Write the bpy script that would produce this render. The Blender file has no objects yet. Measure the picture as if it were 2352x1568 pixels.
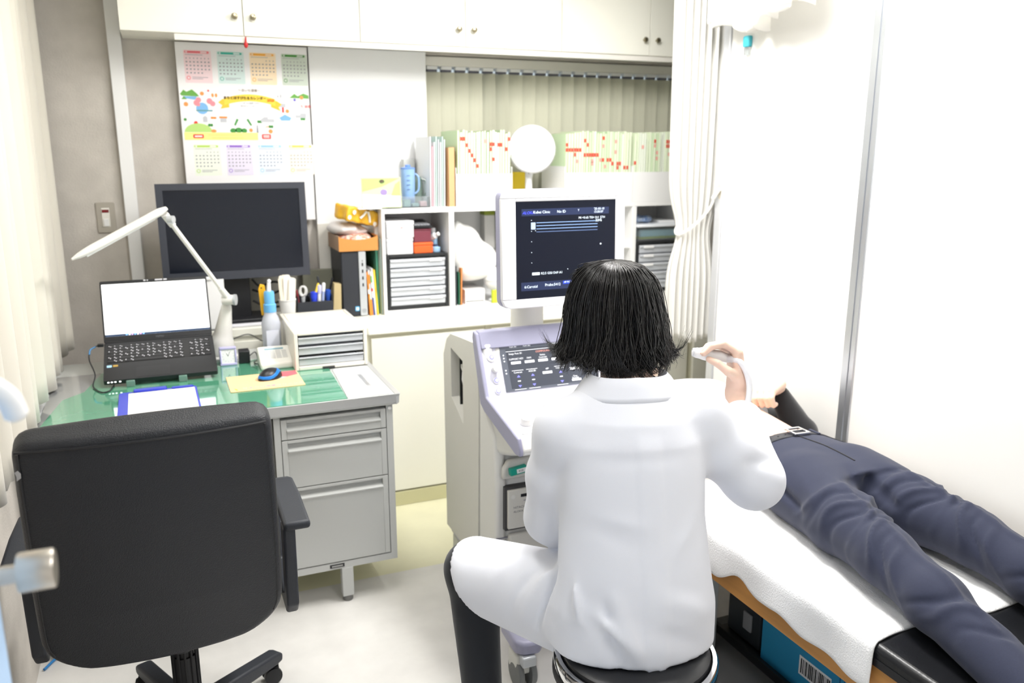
import bpy, bmesh, math, random
import numpy as np
from mathutils import Matrix, Vector

SC = bpy.context.scene
COL = SC.collection
random.seed(7)
RNG = np.random.RandomState(7)
R = math.radians

# ------------------------------------------------------------------ camera
cd = bpy.data.cameras.new('camera')
cam = bpy.data.objects.new('camera', cd)
COL.objects.link(cam)
cd.sensor_width = 36.0
cd.lens = 1900.0 * 36.0 / 2352.0
cd.clip_start = 0.05
cam.location = (0.0, 0.0, 1.55)
cam.rotation_euler = (R(90 - 13.15), 0.0, R(-22.7))
cd.dof.use_dof = True
cd.dof.focus_distance = 1.95
cd.dof.aperture_fstop = 3.2
SC.camera = cam

# ------------------------------------------------------------------ world, exposure
w = bpy.data.worlds.new('world')
SC.world = w
w.use_nodes = True
w.node_tree.nodes['Background'].inputs[0].default_value = (0.86, 0.93, 1.0, 1)
w.node_tree.nodes['Background'].inputs[1].default_value = 0.7
SC.view_settings.view_transform = 'Standard'
SC.view_settings.look = 'None'
SC.view_settings.gamma = 1.0
SC.view_settings.use_curve_mapping = False
SC.view_settings.exposure = 0.68

# ceiling fluorescent fixtures: (x, y, watts, length along y, width)
LAMPS = [(1.45, 2.25, 34, 1.2, 0.30), (0.42, 2.40, 8, 1.2, 0.30), (0.90, 0.35, 9, 1.2, 0.30)]
ZC = 2.52
for i, (lx, ly, wt, ln, wd) in enumerate(LAMPS):
    ld = bpy.data.lights.new('fluorescent_light', 'AREA')
    ld.shape = 'RECTANGLE'
    ld.size, ld.size_y = wd, ln
    ld.energy = wt
    ld.color = (1.0, 0.985, 0.965)
    lo = bpy.data.objects.new('fluorescent_light', ld)
    lo.location = (lx, ly, ZC - 0.085)
    COL.objects.link(lo)

# ------------------------------------------------------------------ helpers
def S(r, g, b):
    f = lambda c: (c / 255 / 12.92) if c / 255 <= 0.04045 else ((c / 255 + 0.055) / 1.055) ** 2.4
    return (f(r), f(g), f(b))

MATS = {}
def mat(name, col=(.8, .8, .8), rough=.5, metal=0, bump=0, bscale=60, var=0, vscale=6, vcol=None,
        trans=0, ior=1.45, coat=0, emit=0, alpha=1, sheen=0, sub=0, stretch=None, spec=None):
    if name in MATS: return MATS[name]
    m = bpy.data.materials.new(name)
    m.use_nodes = True
    nt = m.node_tree
    b = nt.nodes['Principled BSDF']
    I = b.inputs
    I['Base Color'].default_value = (*col, 1)
    I['Roughness'].default_value = rough
    I['Metallic'].default_value = metal
    I['IOR'].default_value = ior
    if trans: I['Transmission Weight'].default_value = trans
    if coat:
        I['Coat Weight'].default_value = coat
        I['Coat Roughness'].default_value = .04
    if sheen: I['Sheen Weight'].default_value = sheen
    if sub:
        I['Subsurface Weight'].default_value = sub
        I['Subsurface Radius'].default_value = (.012, .005, .003)
    if spec is not None: I['Specular IOR Level'].default_value = spec
    if alpha < 1: I['Alpha'].default_value = alpha
    if emit:
        I['Emission Color'].default_value = (*col, 1)
        I['Emission Strength'].default_value = emit
    if var or bump:
        tc = nt.nodes.new('ShaderNodeTexCoord')
        src = tc.outputs['Object']
        if stretch:
            mp = nt.nodes.new('ShaderNodeMapping')
            mp.inputs['Scale'].default_value = stretch
            nt.links.new(src, mp.inputs['Vector'])
            src = mp.outputs['Vector']
    if var:
        n = nt.nodes.new('ShaderNodeTexNoise')
        n.inputs['Scale'].default_value = vscale
        n.inputs['Detail'].default_value = 6
        nt.links.new(src, n.inputs['Vector'])
        cr = nt.nodes.new('ShaderNodeValToRGB')
        cr.color_ramp.elements[0].position = .35
        cr.color_ramp.elements[1].position = .65
        c2 = vcol if vcol else tuple(c * (1 - var) for c in col)
        cr.color_ramp.elements[0].color = (*c2, 1)
        cr.color_ramp.elements[1].color = (*col, 1)
        nt.links.new(n.outputs['Fac'], cr.inputs['Fac'])
        nt.links.new(cr.outputs['Color'], I['Base Color'])
    if bump:
        n = nt.nodes.new('ShaderNodeTexNoise')
        n.inputs['Scale'].default_value = bscale
        n.inputs['Detail'].default_value = 3
        nt.links.new(src, n.inputs['Vector'])
        bp = nt.nodes.new('ShaderNodeBump')
        bp.inputs['Strength'].default_value = bump
        bp.inputs['Distance'].default_value = .004
        nt.links.new(n.outputs['Fac'], bp.inputs['Height'])
        nt.links.new(bp.outputs['Normal'], I['Normal'])
    MATS[name] = m
    return m

class G:
    """collects polygons, becomes one mesh object"""
    def __init__(s): s.V = []; s.F = []
    def add(s, vs, fs):
        o = len(s.V)
        s.V += [tuple(v) for v in vs]
        s.F += [tuple(i + o for i in f) for f in fs]
        return s
    def box(s, lo, hi, M=None):
        (a, b, c), (d, e, f) = lo, hi
        vs = [(a, b, c), (d, b, c), (d, e, c), (a, e, c), (a, b, f), (d, b, f), (d, e, f), (a, e, f)]
        if M is not None: vs = [M @ Vector(v) for v in vs]
        return s.add(vs, [(0, 3, 2, 1), (4, 5, 6, 7), (0, 1, 5, 4), (1, 2, 6, 5), (2, 3, 7, 6), (3, 0, 4, 7)])
    def prism(s, poly, d0, d1, axis='z', M=None):
        n = len(poly)
        if axis == 'z': mk = lambda p, d: (p[0], p[1], d)
        elif axis == 'x': mk = lambda p, d: (d, p[0], p[1])
        else: mk = lambda p, d: (p[0], d, p[1])
        vs = [mk(p, d0) for p in poly] + [mk(p, d1) for p in poly]
        if M is not None: vs = [M @ Vector(v) for v in vs]
        area = sum(poly[i][0] * poly[(i + 1) % n][1] - poly[(i + 1) % n][0] * poly[i][1] for i in range(n))
        flip = (area < 0) != (d1 < d0)
        if axis == 'y': flip = not flip
        fs = [tuple(range(n - 1, -1, -1)), tuple(range(n, 2 * n))] + [(i, (i + 1) % n, n + (i + 1) % n, n + i) for i in range(n)]
        if flip: fs = [tuple(reversed(f)) for f in fs]
        return s.add(vs, fs)
    def tube(s, path, r, n=10, cap=True, close=False, flat=1.0):
        P = [Vector(p) for p in path]
        m = len(P)
        rr = r if hasattr(r, '__len__') else [r] * m
        vs = []; up = None
        for i, p in enumerate(P):
            if close: t = P[(i + 1) % m] - P[i - 1]
            else: t = P[min(i + 1, m - 1)] - P[max(i - 1, 0)]
            if t.length < 1e-9: t = Vector((0, 0, 1))
            t.normalize()
            if up is None:
                up = Vector((0, 0, 1)) if abs(t.z) < .9 else Vector((1, 0, 0))
            a = t.cross(up)
            if a.length < 1e-6: a = t.cross(Vector((1, 0, 0)))
            a.normalize(); b = a.cross(t).normalized(); up = b
            for k in range(n):
                th = 2 * math.pi * k / n
                vs.append(p + (a * math.cos(th) + b * math.sin(th) * flat) * rr[i])
        fs = []
        for i in range(m if close else m - 1):
            j = (i + 1) % m
            for k in range(n):
                k2 = (k + 1) % n
                fs.append((i * n + k, i * n + k2, j * n + k2, j * n + k))
        if cap and not close:
            fs.append(tuple(range(n - 1, -1, -1))); fs.append(tuple((m - 1) * n + k for k in range(n)))
        return s.add(vs, fs)
    def cyl(s, p0, p1, r0, r1=None, n=20): return s.tube([p0, p1], [r0, r0 if r1 is None else r1], n)
    def lathe(s, c, prof, n=28, axis=(0, 0, 1)):
        ax = Vector(axis).normalized()
        u = ax.orthogonal().normalized(); v = ax.cross(u); c = Vector(c)
        vs = [c + ax * h + (u * math.cos(2 * math.pi * k / n) + v * math.sin(2 * math.pi * k / n)) * r for r, h in prof for k in range(n)]
        fs = [(i * n + k, i * n + (k + 1) % n, (i + 1) * n + (k + 1) % n, (i + 1) * n + k) for i in range(len(prof) - 1) for k in range(n)]
        fs.append(tuple(range(n - 1, -1, -1))); fs.append(tuple((len(prof) - 1) * n + k for k in range(n)))
        return s.add(vs, fs)
    def grid(s, fn, nu, nv, flip=False):
        vs = [fn(i / nu, j / nv) for i in range(nu + 1) for j in range(nv + 1)]
        fs = []
        for i in range(nu):
            for j in range(nv):
                a = i * (nv + 1) + j
                q = (a, a + nv + 1, a + nv + 2, a + 1)
                fs.append(tuple(reversed(q)) if flip else q)
        return s.add(vs, fs)
    def ob(s, name, m, parent=None, smooth=False, bevel=0, seg=2, sub=0, solid=0, angle=40, soff=0.0, M=None):
        me = bpy.data.meshes.new(name)
        me.from_pydata([tuple(v) for v in s.V], [], s.F)
        me.update()
        if m: me.materials.append(m)
        if smooth or bevel or sub:
            me.polygons.foreach_set('use_smooth', [True] * len(me.polygons))
            if not sub: me.set_sharp_from_angle(angle=R(angle))
        return link(name, me, parent, bevel, seg, sub, solid, soff, M)

def link(name, me, parent=None, bevel=0, seg=2, sub=0, solid=0, soff=0.0, M=None):
    o = bpy.data.objects.new(name, me)
    COL.objects.link(o)
    if M is not None: o.matrix_basis = M
    if parent is not None:
        o.parent = parent
        o.matrix_parent_inverse = parent.matrix_basis.inverted()
    if solid:
        md = o.modifiers.new('solid', 'SOLIDIFY'); md.thickness = solid; md.offset = soff
    if bevel:
        md = o.modifiers.new('bevel', 'BEVEL'); md.width = bevel; md.segments = seg
        md.limit_method = 'ANGLE'; md.angle_limit = R(35); md.harden_normals = False
    if sub:
        md = o.modifiers.new('sub', 'SUBSURF'); md.levels = sub; md.render_levels = sub
    return o

def thing(name, label, cat, loc=(0, 0, 0), group=None):
    o = bpy.data.objects.new(name, None)
    COL.objects.link(o)
    o.empty_display_size = .05
    o.location = loc
    o.matrix_basis = Matrix.Translation(loc)
    return tag(o, label, cat, group)
def tag(o, label, cat, group=None):
    o['label'] = label; o['category'] = cat
    if group: o['group'] = group
    return o
def struct(o, label=None, cat=None):
    o['kind'] = 'structure'
    if label: o['label'] = label
    if cat: o['category'] = cat
    return o

_tc = {}
def text(parent, s, size, M, m, name='lettering', align='LEFT', shear=0, depth=0.0, sx=1.0, bold=0.0):
    """flat lettering; M maps the text's xy plane into the world"""
    key = (s, size, align, shear)
    cu = bpy.data.curves.new('t', 'FONT')
    cu.body = s; cu.size = size; cu.align_x = align; cu.align_y = 'CENTER'; cu.shear = shear
    cu.resolution_u = 2; cu.offset = bold
    o = bpy.data.objects.new('t', cu)
    COL.objects.link(o)
    dg = bpy.context.evaluated_depsgraph_get()
    me = bpy.data.meshes.new_from_object(o.evaluated_get(dg))
    bpy.data.objects.remove(o); bpy.data.curves.remove(cu)
    if sx != 1: me.transform(Matrix.Diagonal((sx, 1, 1, 1)))
    me.transform(M)
    me.name = name
    me.materials.clear(); me.materials.append(m)
    return link(name, me, parent)
def frame(o, x, y):
    """matrix whose local x,y run along x and y (world vectors) from o"""
    x = Vector(x).normalized(); y = Vector(y); z = x.cross(y).normalized(); y = z.cross(x)
    return Matrix(((x.x, y.x, z.x, o[0]), (x.y, y.y, z.y, o[1]), (x.z, y.z, z.z, o[2]), (0, 0, 0, 1)))
def poly_on(M, pts, h=0.0006):
    """thin printed patch on plane M"""
    g = G(); return g.prism(pts, 0, h, 'z', M)
def rrect(x0, y0, x1, y1, r, n=4):
    out = []
    for cx, cy, a in ((x1 - r, y1 - r, 0), (x0 + r, y1 - r, 90), (x0 + r, y0 + r, 180), (x1 - r, y0 + r, 270)):
        for k in range(n + 1):
            t = R(a + 90 * k / n); out.append((cx + r * math.cos(t), cy + r * math.sin(t)))
    return out
def disc(cx, cy, rx, ry=None, n=16):
    ry = rx if ry is None else ry
    return [(cx + rx * math.cos(2 * math.pi * k / n), cy + ry * math.sin(2 * math.pi * k / n)) for k in range(n)]
def bez(pts, n=24):
    """Catmull-Rom through pts"""
    P = [Vector(p) for p in pts]; P = [P[0] * 2 - P[1]] + P + [P[-1] * 2 - P[-2]]
    out = []
    segs = len(P) - 3
    for s in range(segs):
        p0, p1, p2, p3 = P[s:s + 4]
        for k in range(n):
            t = k / n
            out.append(.5 * ((2 * p1) + (p2 - p0) * t + (2 * p0 - 5 * p1 + 4 * p2 - p3) * t * t + (3 * p1 - p0 - 3 * p2 + p3) * t ** 3))
    out.append(P[-2]); return out

# ---- implicit surfaces (smooth bodies, cloth) turned into meshes with surface nets
def sdf_arrays(fn, lo, hi, res):
    lo = np.array(lo, float); hi = np.array(hi, float)
    n = np.ceil((hi - lo) / res).astype(int) + 1
    ax = [lo[i] + res * np.arange(n[i]) for i in range(3)]
    X, Y, Z = np.meshgrid(*ax, indexing='ij')
    v = fn(X, Y, Z).astype(np.float32)
    s = v < 0
    c = [s[i:n[0] - 1 + i, j:n[1] - 1 + j, k:n[2] - 1 + k] for i in (0, 1) for j in (0, 1) for k in (0, 1)]
    tot = sum(a.astype(np.int8) for a in c)
    cells = np.argwhere((tot > 0) & (tot < 8))
    idx = -np.ones(np.array(v.shape) - 1, int)
    idx[tuple(cells.T)] = np.arange(len(cells))
    acc = np.zeros((len(cells), 3)); cnt = np.zeros(len(cells))
    cor = [(i, j, k) for i in (0, 1) for j in (0, 1) for k in (0, 1)]
    for a in range(8):
        for b in range(a + 1, 8):
            A, B = np.array(cor[a]), np.array(cor[b])
            if abs(A - B).sum() != 1: continue
            va = v[tuple((cells + A).T)]; vb = v[tuple((cells + B).T)]
            m = (va < 0) != (vb < 0)
            t = np.where(m, va / np.where(m, va - vb, 1), 0)
            acc += np.where(m[:, None], A + (B - A) * t[:, None], 0); cnt += m
    V = lo + res * (cells + acc / cnt[:, None])
    F = []
    for d in range(3):
        e = [0, 0, 0]; e[d] = 1
        sl0 = tuple(slice(0, v.shape[q] - e[q]) for q in range(3)); sl1 = tuple(slice(e[q], v.shape[q]) for q in range(3))
        E = np.argwhere(s[sl0] != s[sl1])
        u, w_ = [q for q in range(3) if q != d]
        ok = (E[:, u] > 0) & (E[:, w_] > 0) & (E[:, u] < n[u] - 1) & (E[:, w_] < n[w_] - 1)
        E = E[ok]
        du = np.zeros(3, int); du[u] = 1; dw = np.zeros(3, int); dw[w_] = 1
        q = np.stack([idx[tuple((E - du - dw).T)], idx[tuple((E - dw).T)], idx[tuple(E.T)], idx[tuple((E - du).T)]], 1)
        inside = s[tuple(E.T)]
        if d == 1: inside = ~inside
        q[~inside] = q[~inside][:, ::-1]
        F.append(q)
    F = np.concatenate(F)
    F = F[(F >= 0).all(1)]
    return V, F
def np_mesh(name, parts):
    """parts: list of (V, F) joined into one mesh"""
    Vs, Fs, o = [], [], 0
    for V, F in parts:
        Vs.append(V); Fs.append(F + o); o += len(V)
    V = np.concatenate(Vs); F = np.concatenate(Fs)
    me = bpy.data.meshes.new(name)
    me.vertices.add(len(V)); me.vertices.foreach_set('co', V.astype(np.float32).ravel())
    me.loops.add(F.size); me.loops.foreach_set('vertex_index', F.astype(np.int32).ravel())
    me.polygons.add(len(F)); me.polygons.foreach_set('loop_start', np.arange(0, F.size, 4, dtype=np.int32))
    me.polygons.foreach_set('loop_total', np.full(len(F), 4, np.int32))
    me.update(); me.validate()
    me.polygons.foreach_set('use_smooth', [True] * len(me.polygons))
    return me
def sd_cap(P, a, b, ra, rb):
    a = np.array(a, float); b = np.array(b, float); d = b - a
    L = d @ d
    t = np.clip(((P[0] - a[0]) * d[0] + (P[1] - a[1]) * d[1] + (P[2] - a[2]) * d[2]) / L, 0, 1)
    return np.sqrt((P[0] - a[0] - d[0] * t) ** 2 + (P[1] - a[1] - d[1] * t) ** 2 + (P[2] - a[2] - d[2] * t) ** 2) - (ra + (rb - ra) * t)
def sd_ell(P, c, r, M=None):
    q = [P[i] - c[i] for i in range(3)]
    if M is not None: q = [sum(M[i][j] * q[j] for j in range(3)) for i in range(3)]
    k0 = np.sqrt(sum((q[i] / r[i]) ** 2 for i in range(3))); k1 = np.sqrt(sum((q[i] / r[i] ** 2) ** 2 for i in range(3))) + 1e-9
    return k0 * (k0 - 1) / k1
def smin(a, b, k):
    h = np.clip(.5 + .5 * (b - a) / k, 0, 1)
    return b + (a - b) * h - k * h * (1 - h)
def chain(P, pts, rad, k=.01):
    d = None
    for i in range(len(pts) - 1):
        c = sd_cap(P, pts[i], pts[i + 1], rad[i], rad[i + 1])
        d = c if d is None else smin(d, c, k)
    return d
def fold(P, a, b, wd):
    a = np.array(a, float); b = np.array(b, float); d = b - a
    t = np.clip(((P[0] - a[0]) * d[0] + (P[1] - a[1]) * d[1] + (P[2] - a[2]) * d[2]) / (d @ d), 0, 1)
    q = (P[0] - a[0] - d[0] * t) ** 2 + (P[1] - a[1] - d[1] * t) ** 2 + (P[2] - a[2] - d[2] * t) ** 2
    return np.exp(-q / (wd * wd)) * (1 - .6 * np.abs(2 * t - 1) ** 2)
# ------------------------------------------------------------------ materials
WHITE = mat('white_paint', S(238, 238, 234), .45)
WALLBEIGE = mat('beige_wallpaper', S(206, 200, 192), .9, bump=.25, bscale=140, var=.12, vscale=9)
PARTITION = mat('white_partition_panel', S(240, 239, 236), .35)
LAMINATE = mat('cream_laminate', S(240, 239, 228), .35)
ALU = mat('brushed_aluminium', S(196, 200, 206), .30, .85, bump=.05, bscale=300)
CHROME = mat('chrome', S(225, 226, 228), .08, 1)
FLOORM = mat('pale_vinyl_floor', S(226, 224, 220), .38, var=.10, vscale=7, bump=.03, bscale=30)
FLOORY = mat('yellowish_lino_floor', S(224, 221, 190), .4, var=.06, vscale=8)
KICK = mat('olive_skirting', S(202, 199, 160), .5)
STEELGREY = mat('grey_enamel_steel', S(196, 198, 196), .38)
STEELDK = mat('grey_enamel_shade_gap', S(120, 122, 122), .6)
BLACKP = mat('black_plastic', S(26, 27, 31), .42)
DARKP = mat('charcoal_plastic', S(52, 55, 62), .45, bump=.05, bscale=400)
WHITEP = mat('white_plastic', S(240, 240, 240), .32)
WARMP = mat('warm_white_plastic', S(233, 230, 222), .38)
PAPER = mat('paper_white', S(244, 244, 244), .8)
CLEARP = mat('clear_plastic', S(240, 244, 246), .08, trans=.92, ior=1.3)
SILVERP = mat('silver_plastic', S(196, 200, 204), .35, .3)
CURTM = mat('cream_curtain_cloth', S(216, 211, 199), .9, sheen=.3, bump=.06, bscale=500)
def pm(name, r, g, b, rough=.6, **k): return mat(name, S(r, g, b), rough, **k)

YB = 3.88           # back wall
# ------------------------------------------------------------------ room shell
struct(G().box((-.5, -1.45, -.04), (3.05, 2.775, 0)).ob('floor', FLOORM), 'pale marbled vinyl floor sheet', 'floor')
struct(G().box((-.5, 2.775, -.04), (3.05, 3.92, -.0015)).ob('floor', FLOORY), 'yellowish strip of floor before the counter', 'floor')
wb = G()
WX0, WX1, WZ0, WZ1 = 1.185, 2.72, .97, 1.972
wb.box((-.5, YB, 0), (WX0, YB + .16, ZC)).box((WX1, YB, 0), (3.05, YB + .16, ZC)).box((WX0, YB, 0), (WX1, YB + .16, WZ0)).box((WX0, YB, WZ1), (WX1, YB + .16, ZC))
struct(wb.ob('wall_back', WALLBEIGE), 'beige rough papered back wall', 'wall')
struct(G().box((-.56, -1.45, 0), (-.47, 3.98, ZC)).ob('wall_left', WALLBEIGE), 'beige left wall behind the curtain', 'wall')
struct(G().box((2.95, -1.45, 0), (3.05, 3.92, ZC)).ob('wall_far', PARTITION), 'white wall beyond the partition', 'wall')
struct(G().box((-.5, -1.5, 0), (3.05, -1.4, ZC)).ob('wall_front', PARTITION), 'white wall behind the viewer', 'wall')
struct(G().box((-.5, -1.45, ZC), (3.05, 3.98, ZC + .06)).ob('ceiling', WHITE), 'white ceiling', 'ceiling')

# right partition: panels, aluminium joint strip, end post
PX = 2.15
pw = thing('wall_right', 'white partition wall with aluminium joint strip beside the bed', 'wall', (PX, 1, 0))
pw['kind'] = 'structure'
G().box((PX, 2.135, 0), (PX + .04, 2.87, ZC)).ob('panel', PARTITION, pw, bevel=.002)
G().box((PX, 1.15, 0), (PX + .04, 2.085, ZC)).ob('panel', PARTITION, pw, bevel=.002)
G().box((PX, .18, 0), (PX + .04, 1.10, ZC)).ob('panel', PARTITION, pw, bevel=.002)
G().box((PX, -1.4, 0), (PX + .04, .13, ZC)).ob('panel', PARTITION, pw, bevel=.002)
for y in (2.11, 1.125, .155):
    G().box((PX - .006, y - .027, 0), (PX + .046, y + .027, ZC)).ob('joint_strip', ALU, pw, bevel=.002)
    G().box((PX - .009, y - .004, 0), (PX - .006, y + .004, ZC)).ob('joint_groove_cover', ALU, pw)
G().box((PX - .008, 2.872, 0), (PX + .048, 2.915, ZC)).ob('end_post', mat('pale_post_alloy', S(214, 216, 220), .35, .4), pw, bevel=.003)

# window with frame and panes behind the blinds
wn = thing('window_1', 'window behind the vertical blinds', 'window', (WX0, YB, WZ0)); wn['kind'] = 'structure'
fr = G()
for a, b in (((WX0, YB + .10, WZ0), (WX1, YB + .15, WZ0 + .05)), ((WX0, YB + .10, WZ1 - .05), (WX1, YB + .15, WZ1)),
             ((WX0, YB + .10, WZ0), (WX0 + .05, YB + .15, WZ1)), ((WX1 - .05, YB + .10, WZ0), (WX1, YB + .15, WZ1)),
             ((1.93, YB + .10, WZ0), (1.98, YB + .15, WZ1))): fr.box(a, b)
fr.ob('window_frame', ALU, wn)
for a, b in ((WX0 + .05, 1.93), (1.98, WX1 - .05)):
    G().box((a, YB + .12, WZ0 + .05), (b, YB + .126, WZ1 - .05)).ob('pane', mat('frosted_glass', S(240, 246, 246), .5, trans=.9), wn)

# cable duct on the wall
td = thing('trim_1', 'white vertical cable duct on the beige wall', 'cable duct', (-.12, YB, 1)); td['kind'] = 'structure'
G().box((-.146, YB - .028, .99), (-.094, YB, ZC)).ob('duct', WHITEP, td, bevel=.003)
G().box((-.153, YB - .034, .92), (-.082, YB, .99)).ob('duct_end_box', WHITEP, td, bevel=.003)
# skirting of the counter
struct(G().box((.70, 3.352, 0), (2.9, 3.362, .062)).ob('baseboard_back', KICK), 'olive skirting strip under the counter', 'baseboard')

# pale blue door standing open at the left edge
dr = thing('door_1', 'pale blue door edge with steel knob at the left frame edge', 'door', (-.22, 1, 0)); dr['kind'] = 'structure'
BLUED = pm('pale_blue_door_paint', 176, 204, 236, .5)
G().box((-.245, .2, .005), (-.205, .985, 2.05)).ob('door_leaf', BLUED, dr, bevel=.003)
kb = G().lathe((-.205, .945, 1.108), [(.030, 0), (.030, .004), (.026, .006)], 28, (1, 0, 0)).ob('rose', CHROME, dr, smooth=True)
STEELK = mat('satin_steel', S(205, 198, 188), .33, 1)
G().lathe((-.205, .945, 1.108), [(.010, 0), (.010, .028), (.0205, .029), (.0215, .031), (.0215, .062), (.0205, .064), (.0, .064)], 32, (1, 0, 0)).ob('knob', STEELK, dr, smooth=True)
G().tube(bez([(-.205, .93, 1.335), (-.185, .95, 1.32), (-.165, .955, 1.30), (-.158, .957, 1.275)], 6), [.012] * 18 + [.008], 10).ob('coat_hook', WHITEP, dr, smooth=True)
G().box((-.47, .14, 0), (-.2, .2, ZC)).ob('door_jamb', WHITE, dr)

# ceiling lamps
for i, (lx, ly, wt, ln, wd) in enumerate(LAMPS):
    lt = thing('ceiling_lamp', ['white fluorescent ceiling lamp above the bed and ultrasound machine', 'white fluorescent ceiling lamp above the steel desk', 'white fluorescent ceiling lamp above the viewer'][i], 'ceiling lamp', (lx, ly, ZC), 'fluorescent ceiling lamps')
    G().box((lx - wd / 2, ly - ln / 2, ZC - .05), (lx + wd / 2, ly + ln / 2, ZC)).ob('lamp_housing', WHITE, lt, bevel=.006)
    for dx in (-.07, .07):
        G().cyl((lx + dx, ly - ln / 2 + .02, ZC - .066), (lx + dx, ly + ln / 2 - .02, ZC - .066), .014, n=12).ob('tube', mat('fluorescent_tube', (1, .98, .95), .4, emit=6), lt, smooth=True)

# ------------------------------------------------------------------ upper cabinets
KNOB = mat('antique_brass', S(150, 142, 120), .3, 1)
xs = [-.09, .357, .820, 1.283, 1.748, 2.215, 2.68]
CZ = 1.983
names = ['cream wall cabinet above the calendar and desk', 'cream wall cabinet above the white board and blinds', 'cream wall cabinet nearest the white side curtain']
for u in range(3):
    a, m_, b = xs[2 * u:2 * u + 3]
    c = thing('wall_cabinet', names[u], 'cabinet', (a, YB, CZ), 'row of wall cabinets')
    G().box((a + .001, 3.61, CZ), (b - .001, YB - .002, ZC - .002)).ob('body', LAMINATE, c)
    for x0, x1, kx in ((a, m_, m_ - .033), (m_, b, m_ + .036)):
        d = G().box((x0 + .0015, 3.59, CZ - .002), (x1 - .0015, 3.609, ZC - .03)).ob('door', LAMINATE, c, bevel=.0012)
        G().lathe((kx, 3.59, 2.05), [(.006, 0), (.005, .008), (.010, .012), (.0125, .018), (.010, .024), (.003, .026)], 20, (0, -1, 0)).ob('knob', KNOB, d, smooth=True)
tag(G().box((.10, 3.598, 1.956), (2.68, 3.618, 1.9825)).ob('cabinet_rail', WARMP, bevel=.001), 'narrow off-white rail along the bottom of the wall cabinets', 'rail')

# ------------------------------------------------------------------ white board panel and calendar
tag(G().box((.645, YB - .035, 1.212), (1.178, YB - .012, 1.98)).ob('whiteboard', mat('white_board', S(243, 244, 245), .4), bevel=.002), 'plain white board hung between calendar and blinds', 'board')
# calendar: page with printed month blocks, ribbon and little landscape
ca = thing('wall_calendar', 'colourful yearly wall calendar sheet with yellow ribbon title', 'calendar', (.37, 3.84, 1.25))
CX0, CX1, CZ0, CZ1 = .105, .638, 1.235, 1.975
G().box((CX0, 3.8385, CZ0), (CX1, 3.8405, CZ1)).ob('page', mat('calendar_paper', S(243, 242, 243), .7), ca)
G().box((CX0, 3.836, CZ1 - .012), (CX1, 3.8415, CZ1)).ob('binding_strip', WHITEP, ca)
MC = frame((CX0, 3.8385, CZ1), (1, 0, 0), (0, 0, 1))     # u right, v up (negative down)
CW = CX1 - CX0
INK = pm('grey_print_ink', 140, 140, 150, .8)
PRN_N = [0]
def pr(name, polys, m, lay=1, par=ca):
    PRN_N[0] += 1; lay = lay + .06 * (PRN_N[0] % 12)
    if len(polys) > 10:
        g = G()
        for p in polys: g.prism(p, -.00001, .0004 * lay, 'z', MC)
        o = g.ob(name, m, par); o['kind'] = 'stuff'
        return o
    for i_, p in enumerate(polys): o = G().prism(p, -.00001, .0004 * (lay + .08 * i_), 'z', MC).ob(name, m, par)
    return o
cols = [('pink', (238, 120, 130), (247, 222, 226)), ('teal', (60, 178, 160), (216, 234, 232)), ('orange', (248, 178, 70), (252, 230, 198)), ('green', (70, 140, 60), (206, 216, 204)),
        ('lime', (190, 222, 110), (240, 246, 232)), ('violet', (150, 110, 205), (230, 224, 242)), ('sky', (160, 205, 240), (226, 236, 250)), ('amber', (250, 212, 110), (250, 240, 226))]
for i, (nm, hc, bc) in enumerate(cols):
    row, c = divmod(i, 4)
    u0 = .030 + c * .131 + (.008 if row else 0); v1 = -.030 if row == 0 else -.410
    v0 = v1 - .130
    b = pr('month_block', [rrect(u0, v0, u0 + .108, v1, .004)], pm('print_%s_block' % nm, *bc, .8))
    pr('month_header', [rrect(u0 + .004, v1 - .012, u0 + .100, v1 - .003, .004)], pm('print_%s_bar' % nm, *hc, .8), 2, b)
    pr('month_header_tag', [rrect(u0 + .066, v1 - .0105, u0 + .092, v1 - .0045, .003), disc(u0 + .012, v1 - .0075, .0038)], pm('print_%s_block' % nm, *bc, .8), 3, b)
    dots = []
    for r_ in range(5):
        for k in range(7):
            if (r_ == 0 and k < (i * 2) % 5) or (r_ == 4 and k > 4): continue
            du, dv = u0 + .010 + k * .0145, v1 - .032 - r_ * .0145
            wd = .0016 if (r_ == 0) else .0030
            dots.append([(du - wd, dv - .0022), (du + wd, dv - .0022), (du + wd, dv + .0022), (du - wd, dv + .0022)])
    for q in range(2):
        dots.append([(u0 + .028, v0 + .022 - q * .006), (u0 + .09 - q * .02, v0 + .022 - q * .006), (u0 + .09 - q * .02, v0 + .0238 - q * .006), (u0 + .028, v0 + .0238 - q * .006)])
    dots.append([(u0 + .006, v1 - .019), (u0 + .075, v1 - .019), (u0 + .075, v1 - .0175), (u0 + .006, v1 - .0175)])
    pr('dates', dots, INK, 2, b)
    ring = disc(u0 + .014, v0 + .020, .008, n=18); inner = disc(u0 + .014, v0 + .020, .0055, n=18)
    pr('seal', [ring], pm('print_%s_bar' % nm, *hc, .8), 2, b); pr('seal_centre', [inner], pm('print_%s_block' % nm, *bc, .8), 3, b)
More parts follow.
